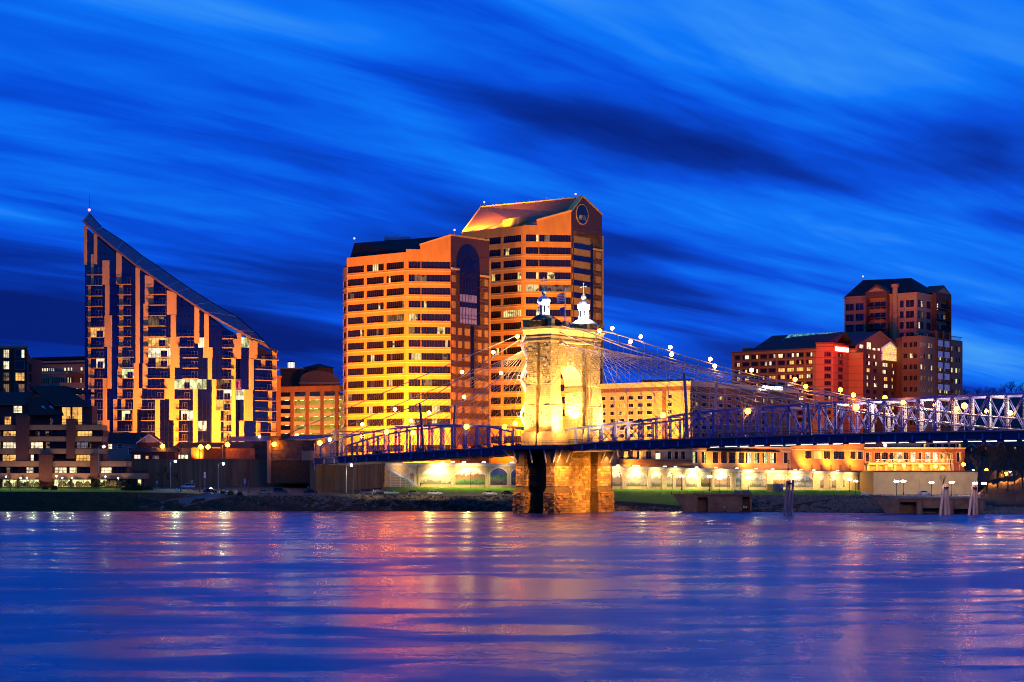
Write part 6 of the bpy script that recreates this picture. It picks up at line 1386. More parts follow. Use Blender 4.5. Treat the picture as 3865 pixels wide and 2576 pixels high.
m.fbox(f, f.s(3290), f.s(3582), zat(1736,Y), zat(1735,Y), 4.75, 4.9); m.build('terrace_railing', M_white, rt)
# ---------- houses on the far hillside
for i, (px, w, yb, ye, yr, lab) in enumerate([(3650,34,1708,1690,1676,'small grey cottage lowest on the far hillside'),(3700,42,1704,1684,1664,'tall pale gabled house with one lit window on the hill'),(3760,30,1702,1686,1668,'dark steep gabled house on the far hillside'),(3806,52,1702,1684,1672,'wide dark house with dormers on the far hillside'),(3850,40,1716,1700,1690,'low hillside house partly hidden behind the bare trees')]):
    house(lab, px, px+w, yb+20, ye, yr, 1080+i*8, mat('hill_house_wall%d' % i, (.07,.06,.06) if i % 2 == 0 else (.03,.025,.025), .9, 0, .1, 1), None if i in (3,4) else M_siding if i == 1 else M_crbr, [(px+w*.4, px+w*.55, ye+4, ye+12, M_lit4 if i != 2 else None)], 9)
# ================================================================== TREES AND SHRUBS
M_bark = mat('bare_bark', (.045,.030,.020), .95, 0, .3, 3); M_twig = mat('bare_twigs', (.060,.038,.022), .95, 0, .3, 3)
def bare_tree_mesh(seed, h, spread=.6, lv=4):
    r = random.Random(seed); tr = MB(); cr = MB()
    def grow(p, d, l, rad, k):
        q = p+d*l*.5+Vector((r.uniform(-1,1),r.uniform(-1,1),0))*l*.06; e = q+(d+Vector((r.uniform(-.25,.25),r.uniform(-.25,.25),.06))).normalized()*l*.5
        (tr if k == 0 else cr).tube([p,q,e], [rad,rad*.82,rad*.66], 5 if k < 2 else 3, False)
        if k >= lv: return
        for i in range(r.choice((2,3,3)) if k < 3 else r.choice((3,4))):
            a = r.uniform(0,6.283); t = r.uniform(.45,1) if i else 1; b = p.lerp(e, t); s_ = spread*r.uniform(.6,1.2)
            nd_ = (d+Vector((math.cos(a)*s_, math.sin(a)*s_, r.uniform(-.1,.25)))).normalized(); grow(b, nd_, l*r.uniform(.55,.78), max(.018, rad*.6), k+1)
    grow(Vector((0,0,-.3)), Vector((r.uniform(-.06,.06),0,1)).normalized(), h*.36, h*.022, 0); return tr.mesh('trunk', M_bark), cr.mesh('branches', M_twig)
TREES = [bare_tree_mesh(11, 10, .55, 5), bare_tree_mesh(23, 10, .7, 5), bare_tree_mesh(37, 10, .62, 5)]
def tree(x, y, z, h, k, label, group=None, rz=None):
    t = root('bare_tree', (x,y,z), label, 'tree', group); t.rotation_euler[2] = R.uniform(0,6.28) if rz is None else rz; t.scale = (h/10,)*3
    for me in TREES[k % 3]: link(me.name.split('.')[0], me, t, (0,0,0))
    return t
TL_ = [(3590,640,1772,9,'slim bare tree leaning in front of the pale riverside floodwall'),(3640,636,1770,8,'second slim bare tree before the pale floodwall, right of the leaning one'),(3725,600,1860,15,'tall bare tree right beside the concrete dock end'),(3765,640,1850,15,'spreading bare tree beside the right bank path'),(3800,610,1870,17,'large bare tree nearest the water at right edge'),(3830,660,1840,18,'tall bare tree under the bridge at right edge'),(3860,620,1860,16,'bare tree cut by the right edge of the view'),(3690,700,1810,13,'bare tree behind the right floodwall corner'),(3740,720,1790,14,'bare tree by the street lights on the right bank'),(3790,730,1790,15,'bushy bare tree below the hillside houses'),(3845,740,1780,15,'bare tree below the bright building on right'),(3910,650,1840,17,'bare tree just beyond the right edge'),(3560,650,1850,6,'small bare sapling beside the promenade railing')]
for i, (px, Y, py, h, lab) in enumerate(TL_):
    x, y = at(px, Y); tree(x, y, zat(py,Y), h, i, lab)
hl = []
for i in range(20):
    px = 3630+i*12.6+R.uniform(-3,3); Y = 1450; x, y = at(px, Y); e = lerp(px, [(3560,1560),(3640,1506),(3740,1501),(3865,1486),(4300,1450)])[0]
    tree(x, y, zat(e+12, Y), R.uniform(9,16), i, 'bare tree silhouetted along the crest of the far hill', 'bare trees on the hill crest')
for i in range(26):
    px = 3640+i*9+R.uniform(-4,4); Y = R.uniform(820,1020); x, y = at(px, Y); tree(x, y, zat(R.uniform(1752,1772), Y), R.uniform(9,15), i, 'bare tree on the dark wooded slope below the hillside houses', 'bare trees on the wooded slope')
for px, Y, py, h, lab in ((38,574,1858,6.5,'small bare tree on the lit left lawn'),(115,578,1850,4.5,'low bare ornamental tree on the left lawn'),(610,600,1842,10,'bare tree before the dark floodwall left of the poles'),(640,604,1840,9,'thin bare tree beside the wooden pole by the floodwall'),(680,604,1842,6,'sapling in front of the dark floodwall'),(560,632,1742,9,'bare tree in front of the pink gabled house'),(620,632,1745,8,'bare tree beside the low brick outbuilding')):
    x, y = at(px, Y); tree(x, y, zat(py,Y), h, int(px), lab)
def leafball(seed, n, rx, rz, leaf, mat_):
    r = random.Random(seed); m = MB()
    for _ in range(n):
        while True:
            p = Vector((r.uniform(-1,1),r.uniform(-1,1),r.uniform(0,1)))
            if p.length < 1 and p.length > .35: break
        p = Vector((p.x*rx*(1+.25*math.sin(5*p.y+seed)), p.y*rx, p.z*rz*(1+.2*math.sin(4*p.x+seed)))); a = Vector((r.uniform(-1,1),r.uniform(-1,1),r.uniform(-1,1))).normalized(); b = a.orthogonal().normalized(); s = leaf*r.uniform(.6,1.3)
        m.face([p-a*s, p+b*s*.6, p+a*s, p-b*s*.6])
    return m.mesh('foliage', mat_)
M_leaf = mat('evergreen_leaves', (.030,.050,.018), .9, 0, .4, 2); M_leaf2 = mat('olive_leaves', (.075,.080,.03), .9, 0, .4, 2)
SH = [leafball(3, 700, 1, 1.1, .14, M_leaf), leafball(5, 600, 1, 1.2, .15, M_leaf2)]
_s = MB()
for k in range(5): _s.tube([(0,0,-.2),(.3*math.cos(k*1.3),.3*math.sin(k*1.3),.8)], .05, 4)
ME_stem = _s.mesh('stems', M_bark)
SHR = [(170,580,1852,1.6,0,'dark rounded shrub left of the pale weeping bush'),(205,580,1850,1.7,1,'pale bushy shrub under a lawn lamp'),(480,576,1858,2.6,0,'large dark clipped bush at the lawn end'),(520,577,1857,2.8,0,'widest dark bush beside the lawn end'),(560,578,1857,2.2,0,'dark bush closest to the boat ramp'),(30,592,1836,1.8,1,'olive hedge bush below the lit condominium windows at far left'),(70,592,1836,1.9,1,'olive hedge bush beside the first lawn lamp'),(100,592,1836,1.7,1,'ragged olive bush by the lit ground floor'),(140,592,1836,1.5,0,'dark bush before the brick stack'),(235,592,1836,1.8,1,'olive bush right of the brick stack'),(265,592,1836,1.8,1,'olive bush under the paired lamps'),(300,592,1836,1.7,1,'olive bush in front of the middle lit windows'),(330,592,1836,1.7,1,'olive bush left of the second brick stack'),(365,592,1836,2.2,0,'dark tall bush against the second brick stack'),(400,592,1836,2.0,1,'olive hedge bush right of the second stack'),(430,592,1836,2.1,1,'olive hedge bush by the right lawn lamp'),(465,592,1836,2.2,0,'dark hedge bush near the terrace end'),(505,592,1836,2.2,0,'dark hedge bush below the lowest terrace corner'),(840,559,1866,1.3,1,'dry scrub at the top of the boat ramp'),(870,557,1868,1.5,1,'dry scrub beside the picnic table'),(905,557,1870,1.3,0,'low scrub at the parking lot edge')]
for px, Y, py, h, k, lab in SHR:
    x, y = at(px, Y); t = root('shrub', (x,y,zat(py,Y)), lab, 'shrub'); t.scale = (h*.75,h*.75,h*.85); t.rotation_euler[2] = R.uniform(0,6)
    link('foliage', SH[k], t, (0,0,0)); link('stems', ME_stem, t, (0,0,0))
# ================================================================== LAMPS
M_lsod = emat('sodium_lamp', (1,.30,.006), 85, True); M_lwarm = emat('warm_white_lamp', (1,.48,.05), 60, True); M_lwht = emat('white_lamp', (1,.90,.66), 40, True); M_lgrn = emat('mercury_lamp', (.60,1,.66), 34, True)
M_ltur = emat('globe_lamp', (1,.90,.66), 60, True)
def globe_mesh(r, mt):
    bm = bmesh.new(); bmesh.ops.create_icosphere(bm, subdivisions=2, radius=r); me = bpy.data.meshes.new('lamp_globe'); bm.to_mesh(me); bm.free(); me.materials.append(mt); return me
G_cab = globe_mesh(.55, M_lwarm); G_sod = globe_mesh(.75, M_lsod); G_wht = globe_mesh(.38, M_lwht); G_grn = globe_mesh(.40, M_lgrn); G_prom = globe_mesh(.30, M_ltur); G_law = globe_mesh(.2, M_lwht); G_scb = globe_mesh(.56, M_lsod)
def post_mesh(h, r=.07):
    m = MB(); m.tube([(0,0,0),(0,0,h)], [r*1.2,r], 6); return m.mesh('post', M_gal)
P_cab = post_mesh(1.0, .05)
def cable_lamp(p, label, me=G_cab, group='lamps along the bridge cables'):
    t = root('cable_lamp', p, label, 'lamp', group); link('post', P_cab, t, (0,0,-.1)); link('lamp_globe', me, t, (0,0,1.2))
def onc(px, which, sv):
    lo, hi = (-105, 140); p0 = bxy(0, 8.6*sv); u, _ = buv(px, 1500, 8.6*sv); vv = sv*(8.8 if u < 0 else 8.8-min(1.2, u*.012)); u, _ = buv(px, 1500, vv); return bp(u, vv, cz(which, u)+.1)
for nm, which, sv, pxs, me in (('right of the stone tower on the upper near cable','u',-1,(2263,2379,2535,2698,3041,3221,3409,3610,3813),G_cab),('right of the stone tower on the upper far cable','u',1,(2311,2419,2530,2681,2837,3001,3172,3340,3530,3725),G_cab),('left of the stone tower on the lower near cable','l',-1,(1953,1862,1744,1491,1368,1245),G_cab),('left of the stone tower on the lower far cable','l',1,(1891,1752,1618,1552),G_cab)):
    for i, px in enumerate(pxs):
        gm = G_scb if px > 2990 and px < 3660 else me
        cable_lamp(onc(px, which, sv), f'{ord_(i)} glowing lamp {nm}', gm)
# deck street lamps (sodium)
_m = MB(); _m.tube([(0,0,0),(0,0,6.6)], [.14,.08], 7); _m.lathe([(.3,0),(.25,.5),(.15,.7)], 8); ME_dp = _m.mesh('post', M_steel)
_m = MB(); _m.lathe([(.45,0),(.3,.25),(.1,.4)], 8); ME_hood = _m.mesh('lamp_hood', M_gal)
for i, (px, sv, lab) in enumerate([(2502,-1,'first orange street lamp on the bridge deck right of the tower'),(2823,-1,'second orange street lamp on the bridge deck right of the tower'),(3232,-1,'third orange street lamp on the bridge deck right of the tower'),(1761,-1,'orange street lamp on the bridge deck nearest the tower on its left'),(1459,-1,'orange street lamp midway along the left bridge span'),(1368,1,'far side street lamp near the land end of the bridge'),(1560,1,'far side street lamp midway along the left span'),(1905,1,'bright far side street lamp just left of the tower'),(1945,-1,'low bright lamp at the left edge of the tower base'),(3640,1,'far side street lamp in the right bridge truss')]):
    v = (6.4)*sv; u, _ = buv(px, 1600, v); t = root('bridge_street_lamp', bp(u, v, zdeck(u)), lab, 'street lamp', 'street lamps on the bridge deck'); link('post', ME_dp, t, (0,0,0)); link('lamp_globe', G_sod, t, (0,0,7.0)); link('lamp_hood', ME_hood, t, (0,0,7.42))
# town street lamps above the left floodwall and on the right bank
_m = MB(); _m.tube([(0,0,0),(0,0,8.4),(.5,0,8.9),(1.6,0,9.0)], [.14,.09,.07,.06], 6); ME_sp = _m.mesh('post', M_gal)
_m = MB(); _m.box(1.1,2.3,-.3,.3,8.95,9.2); ME_sh = _m.mesh('lamp_head', M_gal)
def street_lamp(px, py, Y, label, gm, group, kind='street_lamp', flip=1):
    x, y = at(px, Y); t = root(kind, (x-1.6*flip, y, zat(py,Y)-8.6), label, 'street lamp', group); t.scale = (flip,1,1); link('post', ME_sp, t, (0,0,0)); link('lamp_head', ME_sh, t, (0,0,0)); link('lamp_globe', gm, t, (1.7,0,8.62))
for px, py, Y, lab, gm in [(613,1685,628,'orange street lamp beside the gabled house',G_sod),(757,1688,622,'left of the twin orange street lamps below the glass tower',G_sod),(784,1688,622,'right of the twin orange street lamps below the glass tower',G_sod),(858,1680,618,'orange street lamp over the orange panelled building',G_sod),(1034,1678,603,'orange street lamp on the anchorage wall',G_sod),(1206,1673,576,'orange street lamp at the gate pier by the bridge end',G_sod),(1120,1645,640,'dim street lamp in front of the parking garage',G_sod),(978,1648,650,'street lamp at the foot of the glass tower right corner',G_wht)]:
    street_lamp(px, py, Y, lab, gm, 'street lamps on the town side of the floodwall')
for px, py, Y, lab, gm in [(661,1743,596,'greenish mercury lamp over the boat ramp road',G_grn),(842,1752,590,'white street lamp over the parking lot',G_grn),(1326,1757,560,'white street lamp before the abutment wall',G_wht),(391,1687,588,'white lamp at the right end of the condominium',G_wht)]:
    street_lamp(px, py, Y, lab, gm, 'white street lamps by the parking lot', 'parking_lot_lamp')
for i, (px, py, Y) in enumerate([(3246,1753,758),(3361,1756,758),(3411,1758,758),(3475,1759,758),(3530,1761,758),(3556,1768,758),(3636,1754,752)]):
    street_lamp(px, py, Y, f'{ord_(i)} orange lamp from the left along the bright restaurant terrace', G_sod, 'lamps along the restaurant terrace')
for i, (px, py) in enumerate([(3655,1787),(3673,1777),(3688,1790),(3722,1776),(3729,1793),(3752,1800),(3795,1790),(3812,1783),(3832,1795),(3855,1797)]):
    street_lamp(px, py, 745, f'{ord_(i)} distant street light from the left beyond the right floodwall', G_wht if i % 3 else G_sod, 'distant street lights on the right bank')
# promenade lamps with clustered globes
_m = MB(); _m.lathe([(.28,0),(.25,.5),(.1,.7),(.08,4.2),(.16,4.3),(.06,4.5)], 8); _m.beam((-.5,0,4.3),(.5,0,4.3),.08); _m.beam((0,-.5,4.3),(0,.5,4.3),.08); ME_pp = _m.mesh('post', M_dk)
def prom(px, pyg, Y, label, h=None):
    x, y = at(px, Y); g_ = None; k = 1; zt = zat(pyg, Y); t = root('promenade_lamp', (x,y,zt-4.7), label, 'lamp post', 'globe lamps on the promenade'); link('post', ME_pp, t, (0,0,0))
    for a, b in ((-.5,0),(.5,0),(0,.5),(0,-.5)): link('lamp_globe', G_prom, t, (a,b,4.65))
for px, py, Y, lab in [(2573,1797,585,'globe lamp post at the left end of the floodwall overlook railing'),(2678,1799,585,'globe lamp post at the middle of the overlook railing'),(2717,1806,625,'dark globe lamp post on the lawn before the bright mural'),(2824,1803,625,'bright globe lamp post on the lawn beside the metal container'),(3207,1810,650,'globe lamp post at the right end of the mural wall'),(3229,1816,610,'globe lamp post beside the brick return wall'),(3384,1817,580,'first globe lamp post along the concrete dock'),(3410,1816,590,'second globe lamp post along the concrete dock'),(3516,1821,580,'third globe lamp post along the concrete dock'),(3592,1821,590,'fourth globe lamp post along the concrete dock'),(3680,1824,588,'globe lamp post half hidden by the right pilings'),(3714,1825,575,'globe lamp post at the far end of the concrete dock')]:
    prom(px, py, Y, lab)
# lawn lamps by the condominium
_m = MB(); _m.tube([(0,0,0),(0,0,3.1)], .06, 6); _m.box(-.25,.25,-.25,.25,3.1,3.25); ME_lp = _m.mesh('post', M_gal)
for i, (px, py) in enumerate([(22,1800),(78,1805),(101,1805),(213,1798),(235,1805),(272,1805),(398,1800),(446,1806)]):
    x, y = at(px, 588); t = root('lawn_lamp', (x,y,zat(py,588)-2.9), f'{ord_(i)} white lawn lamp from the left before the condominium', 'lamp', 'lawn lamps before the condominium'); link('post', ME_lp, t, (0,0,0)); link('lamp_globe', G_law, t, (0,0,2.9))
# ================================================================== POLES, SIGNS, BOLLARDS
def upole(px, yb, yt, Y, label, arms=(), r=.16, lean=0, mt=None):
    x, y = at(px, Y); z0, z1 = zat(yb,Y), zat(yt,Y); t = root('utility_pole', (x,y,z0), label, 'utility pole', 'utility poles by the parking lot')
    m = MB(); m.tube([(x,y,z0-.3),(x+lean,y,z1)], [r*1.2,r*.8], 8); m.build('pole', mt or M_pole, t)
    for k, w in arms: m = MB(); zz = z1-k; m.beam((x+lean-w,y-.15,zz),(x+lean+w,y-.15,zz),.12,.14); m.build('crossarm', M_pole, t)
    if arms:
        for k, w in arms:
            for q in (-.9,-.4,.4,.9): m = MB(); m.tube([(x+lean+q*w,y-.15,z1-k+.06),(x+lean+q*w,y-.15,z1-k+.3)], .06, 5); m.build('insulator', M_dk, t)
    return (x+lean,y,z1)
tops = [upole(630,1838,1610,606,'tall wooden utility pole with crossarms left of the boat ramp',((.6,1.2),(1.6,1.2))), upole(683,1864,1680,566,'dark wooden utility pole on the grass by the ramp',((.4,.7),)), upole(754,1860,1694,572,'pale utility pole behind the patrol car',(), .2), upole(835,1858,1735,575,'slim wooden lamp pole beside the patrol car'), upole(1332,1877,1672,556,'wooden utility pole standing at the parking lot edge under the bridge',((.5,1.0),)), upole(2309,1871,1765,560,'dark service pole right of the stone tower')]
def wire(p, q, sag, nm, label):
    m = MB(); m.tube([(p[0]+(q[0]-p[0])*t, p[1]+(q[1]-p[1])*t, p[2]+(q[2]-p[2])*t-sag*4*t*(1-t)) for t in [i/10 for i in range(11)]], .03, 4); tag(m.build(nm, M_dk), label, 'cable')
wire((tops[1][0],tops[1][1],tops[1][2]-4), (tops[2][0],tops[2][1],tops[2][2]-7), 1, 'overhead_wire', 'sagging wire between the dark pole and the pale pole')
wire((tops[2][0],tops[2][1],tops[2][2]-7.5), (tops[3][0],tops[3][1],tops[3][2]-2), 1.4, 'overhead_wire', 'sagging wire from the pale pole to the lamp pole')
for k, (lab) in enumerate(('upper wire leading left from the crossarmed pole','lower wire leading left from the crossarmed pole')):
    wire((tops[0][0],tops[0][1],tops[0][2]-.4-k), (*at(390,640), zat(1618+k*8,640)), .6, 'overhead_wire', lab)
for px, lab in ((2341,'camera pole left on the bright mural lawn'),(2538,'camera pole beside the church mural'),(2747,'camera pole right of the lawn lamp posts'),(2962,'camera pole behind the metal container'),(1776,'camera pole in front of the autumn mural'),(3132,'camera pole by the oval murals')):
    Y = 600 if px < 2000 else 640; b_ = base(px); Y = b_[0]-8; x, y = at(px, Y); z0 = zat(b_[1]+8, Y); t = root('camera_pole', (x,y,z0), lab, 'pole', 'camera poles before the murals'); m = MB(); m.tube([(x,y,z0-.6),(x,y,z0+6.8)], .06, 6); m.build('pole', M_dk, t)
    m = MB(); m.box(x-.45,x-.1,y-.15,y+.15,z0+6.5,z0+6.8); m.box(x+.05,x+.35,y-.15,y+.15,z0+5.6,z0+6.0); m.build('camera', M_dk, t)
def zb(px, Y):   # ground height on the upper strip
    a, b = line(px,2), line(px,3); t = max(0, min(1, (Y-a.y)/(b.y-a.y))); return a.z+(b.z-a.z)*t
for px, Y, lab in ((846,566,'white bollard right of the patrol car'),(892,566,'white bollard left of the twin timber posts'),(667,562,'thin white marker post on the ramp grass'),(3130,700,'white bollard on the lawn by the oval murals'),(3166,690,'white bollard at the right end of the lawn')):
    x, y = at(px, Y); m = MB(); m.tube([(x,y,zb(px,Y)-.1),(x,y,zb(px,Y)+1.2)], .16, 8); m.ball((x,y,zb(px,Y)+1.2), .16, 8, 4); tag(m.build('bollard', M_white), lab, 'bollard', 'white bollards')
for px, lab in ((911,'left timber gate post by the notice sign'),(937,'right timber gate post by the notice sign')):
    x, y = at(px, 566); m = MB(); m.tube([(x,y,zb(px,566)-.2),(x,y,zb(px,566)+4.6)], .16, 7); tag(m.build('timber_post', mat('pale_timber'+lab[:4], (.22,.16,.11), .9, 0, .3, 2)), lab, 'post')  # paler timber tone than the utility poles
def sign(px, Y, yt, yb, w, label, legs=True):
    x, y = at(px, Y); z0 = zb(px, Y); zt, zbm = zat(yt,Y), zat(yb,Y); t = root('notice_sign', (x,y,z0), label, 'sign'); m = MB(); m.tube([(x,y,z0-.1),(x,y,zt)], .05, 6); m.build('post', M_gal, t)
    m = MB(); m.box(x-w/2,x+w/2,y-.1,y-.06,zbm,zt); m.build('sign_board', M_white, t)
    m = MB()
    for k in range(4): zz = zbm+(zt-zbm)*(k+.6)/4.4; m.box(x-w*.36,x+w*(.36-.1*(k%2)),y-.115,y-.101,zz,zz+.08)
    m.build('sign_text', M_dk, t)
sign(924,566,1808,1826,.6,'tall white notice sign between the timber gate posts'); sign(592,586,1816,1825,.55,'small white sign on the grass left of the poles'); sign(773,572,1783,1804,.6,'dim notice board on the pale utility pole'); sign(1163,590,1835,1842,.4,'tiny sign behind the dark saloon car'); sign(724,570,1814,1820,.6,'white mailbox like sign before the white jeep')
# picnic table
x, y = at(924,560); z0 = zb(924,560); rt = root('picnic_table', (x,y,z0), 'dark picnic table at the edge of the parking lot', 'table')
m = MB(); m.box(x-1,x+1,y-.4,y+.4,z0+.72,z0+.8); m.build('tabletop', M_wood, rt)
for dy in (-.8,.8): m = MB(); m.box(x-1,x+1,y+dy-.15,y+dy+.15,z0+.42,z0+.48); m.build('bench', M_wood, rt)
for dx in (-.7,.7): m = MB(); m.beam((x+dx,y-.7,z0),(x+dx,y+.2,z0+.72),.1); m.beam((x+dx,y+.7,z0),(x+dx,y-.2,z0+.72),.1); m.build('leg', M_wood, rt)
for i, px in enumerate((1180,1225,1262,1300,1345,1395)):   # parking kerb stops
    x, y = at(px, 559.5); m = MB(); m.box(x-1.3,x+1.3,y-.15,y+.15,zb(px,559.5)-.02,zb(px,559.5)+.25); tag(m.build('parking_stop', M_cont), f'{ord_(i)} concrete parking stop from the left at the lot edge', 'kerb', 'parking stops')
# ================================================================== CARS
def car_meshes(kind):
    if kind == 'sedan': body = [(-2.3,.35),(-2.32,.75),(-2.1,.92),(-1.55,.98),(1.0,.95),(1.9,.82),(2.28,.65),(2.3,.35)]; cab = [(-1.6,.97),(-1.0,1.42),(.25,1.45),(1.05,.95)]; hw = .86
    elif kind == 'suv': body = [(-2.25,.45),(-2.3,.85),(-2.25,1.08),(-1.6,1.1),(.9,1.08),(2.1,.98),(2.28,.8),(2.3,.45)]; cab = [(-2.22,1.1),(-2.05,1.78),(.3,1.78),(.95,1.08)]; hw = .92
    m = MB(); n = len(body)
    def ex(poly, y0, y1, in_):
        b = len(m.v); k = len(poly); zmin = min(p[1] for p in poly); zmax = max(p[1] for p in poly)
        for sgn in (-1,1):
            for x, z in poly: m.v.append((x, sgn*(y0-(y0-y1)*(z-zmin)/(zmax-zmin)), z))
        m.f.append(tuple(range(b, b+k))); m.f.append(tuple(range(b+2*k-1, b+k-1, -1))); m.m += [m.mi]*2
        for i in range(k): j = (i+1) % k; m.f.append((b+j,b+i,b+k+i,b+k+j)); m.m.append(m.mi)
    ex(body, hw, hw-.06, 0)
    for p, q in zip(cab, cab[1:]):
        for sgn in (-1,1): m.beam((p[0],sgn*(hw-.08 if p[1] < 1.2 else hw-.22),p[1]), (q[0],sgn*(hw-.22 if q[1] > 1.2 else hw-.08),q[1]), .08, .09)
    m.hexa([(cab[1][0],-hw+.22,cab[1][1]-.02),(cab[2][0],-hw+.22,cab[2][1]-.02),(cab[2][0],hw-.22,cab[2][1]-.02),(cab[1][0],hw-.22,cab[1][1]-.02),(cab[1][0]+.05,-hw+.26,cab[1][1]+.05),(cab[2][0]-.05,-hw+.26,cab[2][1]+.05),(cab[2][0]-.05,hw-.26,cab[2][1]+.05),(cab[1][0]+.05,hw-.26,cab[1][1]+.05)])
    xm = (cab[1][0]+cab[2][0])/2; 
    for sgn in (-1,1): m.beam((xm,sgn*(hw-.08),cab[0][1]),(xm,sgn*(hw-.22),cab[1][1]),.09)
    bm_ = bmesh.new(); me = m.mesh('body', M_white); bm_.from_mesh(me); bmesh.ops.bevel(bm_, geom=[e for e in bm_.edges if len(e.link_faces) == 2 and e.calc_face_angle(0) > .5 and e.calc_length() > .6], offset=.05, segments=2, affect='EDGES'); bm_.to_mesh(me); bm_.free()
    m = MB(); m.mi = 0; ex([(x*1.0, z-.01) for x, z in cab], hw-.09, hw-.24, 0); gl = m.mesh('glazing', M_glass)
    return me, gl, hw, (body, cab)
_m = MB(); _m.v = []; 
def wheel_meshes(r):
    t = MB(); prof = [(r*.62,-.1),(r*.95,-.1),(r,-.06),(r,.06),(r*.95,.1),(r*.62,.1)]; n = 14; b = 0
    for rr, y in prof:
        for k in range(n): g_ = 2*math.pi*k/n; t.v.append((rr*math.cos(g_), y, rr*math.sin(g_)))
    for i in range(5):
        for k in range(n): l_ = (k+1) % n; t.f.append((i*n+k,i*n+l_,i*n+n+l_,i*n+n+k)); t.m.append(0)
    h = MB()
    for y in (-.07,.07): h.v += [(r*.64*math.cos(2*math.pi*k/n), y, r*.64*math.sin(2*math.pi*k/n)) for k in range(n)]
    h.f = [tuple(range(n)), tuple(range(2*n-1,n-1,-1))]; h.m = [0,0]; return t.mesh('tyre', M_dk), h.mesh('rim', M_gal)
WT, WR = wheel_meshes(.33)
_m = MB(); _m.box(-.04,.04,-.2,.2,-.07,.07); ME_hl = _m.mesh('headlight', M_white); _m = MB(); _m.box(-.04,.04,-.17,.17,-.08,.08); ME_tl = _m.mesh('tail_light', emat('tail_light_red', (1,.02,.01), .4, False))
ME_tlon = ME_tl.copy(); ME_tlon.materials.clear(); ME_tlon.materials.append(emat('tail_light_on', (1,.03,.02), 40, True))
CM = {k: car_meshes(k) for k in ('sedan','suv')}
def paint(col):
    n = 'car_paint_%02x%02x%02x' % tuple(int(c*255) for c in col)
    return MATS.get(n) or mat(n, col, .25, .2, 0, 1, 0, 3, .6)
def car(kind, loc, rz, col, label, group='cars parked along the river lot', name='parked_car', tl=None):
    me, gl, hw, (body, cab) = CM[kind]; t = root(name, loc, label, 'car', group, rz)
    o = link('body', me, t, (0,0,0)); o.material_slots[0].link = 'OBJECT'; o.material_slots[0].material = paint(col); link('glazing', gl, t, (0,0,0)); zo = .33
    for x in (-1.4,1.4):
        for s_ in (-1,1):
            w = link('wheel', WR, t, (x, s_*(hw-.04), zo)); link('tyre', WT, w, (0,0,0))
    for s_ in (-1,1): link('headlight', ME_hl, t, (2.27, s_*(hw-.3), .66 if kind == 'sedan' else .85)); link('tail_light', tl or ME_tl, t, (-2.3, s_*(hw-.25), .78 if kind == 'sedan' else .95))
    return t
CARS = [('sedan',998,566,0,(.42,.34,.10),'yellow coupe parked left of the dark green jeep'),('suv',1060,568,0,(.02,.05,.03),'dark green boxy jeep between the yellow coupe and black saloon'),('sedan',1174,566,0,(.015,.012,.014),'black saloon car with red reflections, alone in the lot'),('suv',1389,563,0,(.02,.025,.05),'dark blue compact suv parked beside the utility pole'),('suv',1434,572,.1,(.02,.016,.016),'black suv half hidden behind the pale green saloon'),('sedan',1478,563,0,(.20,.30,.24),'pale green saloon in front of the steel stairs'),('sedan',1561,562,0,(.012,.012,.015),'black saloon car beside the silver saloon'),('sedan',1642,563,0,(.45,.42,.36),'silver saloon car below the bright prairie mural'),('sedan',1848,563,0,(.42,.40,.38),'silver saloon car nearest the stone tower'),('sedan',1917,564,0,(.01,.01,.012),'black saloon car partly hidden by the stone tower')]
for kind, px, Y, rz, col, lab in CARS:
    x, y = at(px, Y); car(kind, (x,y,zb(px,Y)+.02), rz, col, lab)
x, y = at(708, 592); car('suv', (x,y,zb(708,592)+.02), math.pi, (.60,.58,.56), 'white jeep with dark sills on the road by the floodwall', 'cars on the river road')
x, y = at(3490, 600); car('sedan', (x,y,zb(3490,600)+.25), 0, (.5,.5,.52), 'white car on the promenade behind the dock railing', 'cars on the river road')
x, y = at(795, 566); pc = car('sedan', (x,y,zb(795,566)+.02), 0, (.02,.02,.05), 'dark patrol car with its red and white roof beacon flashing', 'cars on the river road', 'patrol_car')
_m = MB(); _m.box(-.15,.15,-.55,.0,1.5,1.68); link('beacon_white', _m.mesh('beacon_white', emat('beacon_white', (.95,.9,1), 160, True)), pc, (0,0,0)); _m = MB(); _m.box(-.0,.35,.02,.55,1.5,1.66); link('beacon_red', _m.mesh('beacon_red', emat('beacon_red', (1,.12,.03), 110, True)), pc, (.1,-.3,0))
for u, v, lab in ((-70,-2.6,'dark car driving onto the left bridge span'),(-52,-2.6,'second dark car on the left bridge span'),(-30,-2.6,'dark car on the bridge nearest the tower'),(-18,2.5,'oncoming car on the left bridge span'),(62,2.5,'dark car crossing the main span')):
    car('sedan', bp(u,v,zdeck(u)+.02), math.radians(-38), (.06,.05,.06), lab, 'cars crossing the bridge', 'bridge_car', ME_tlon)
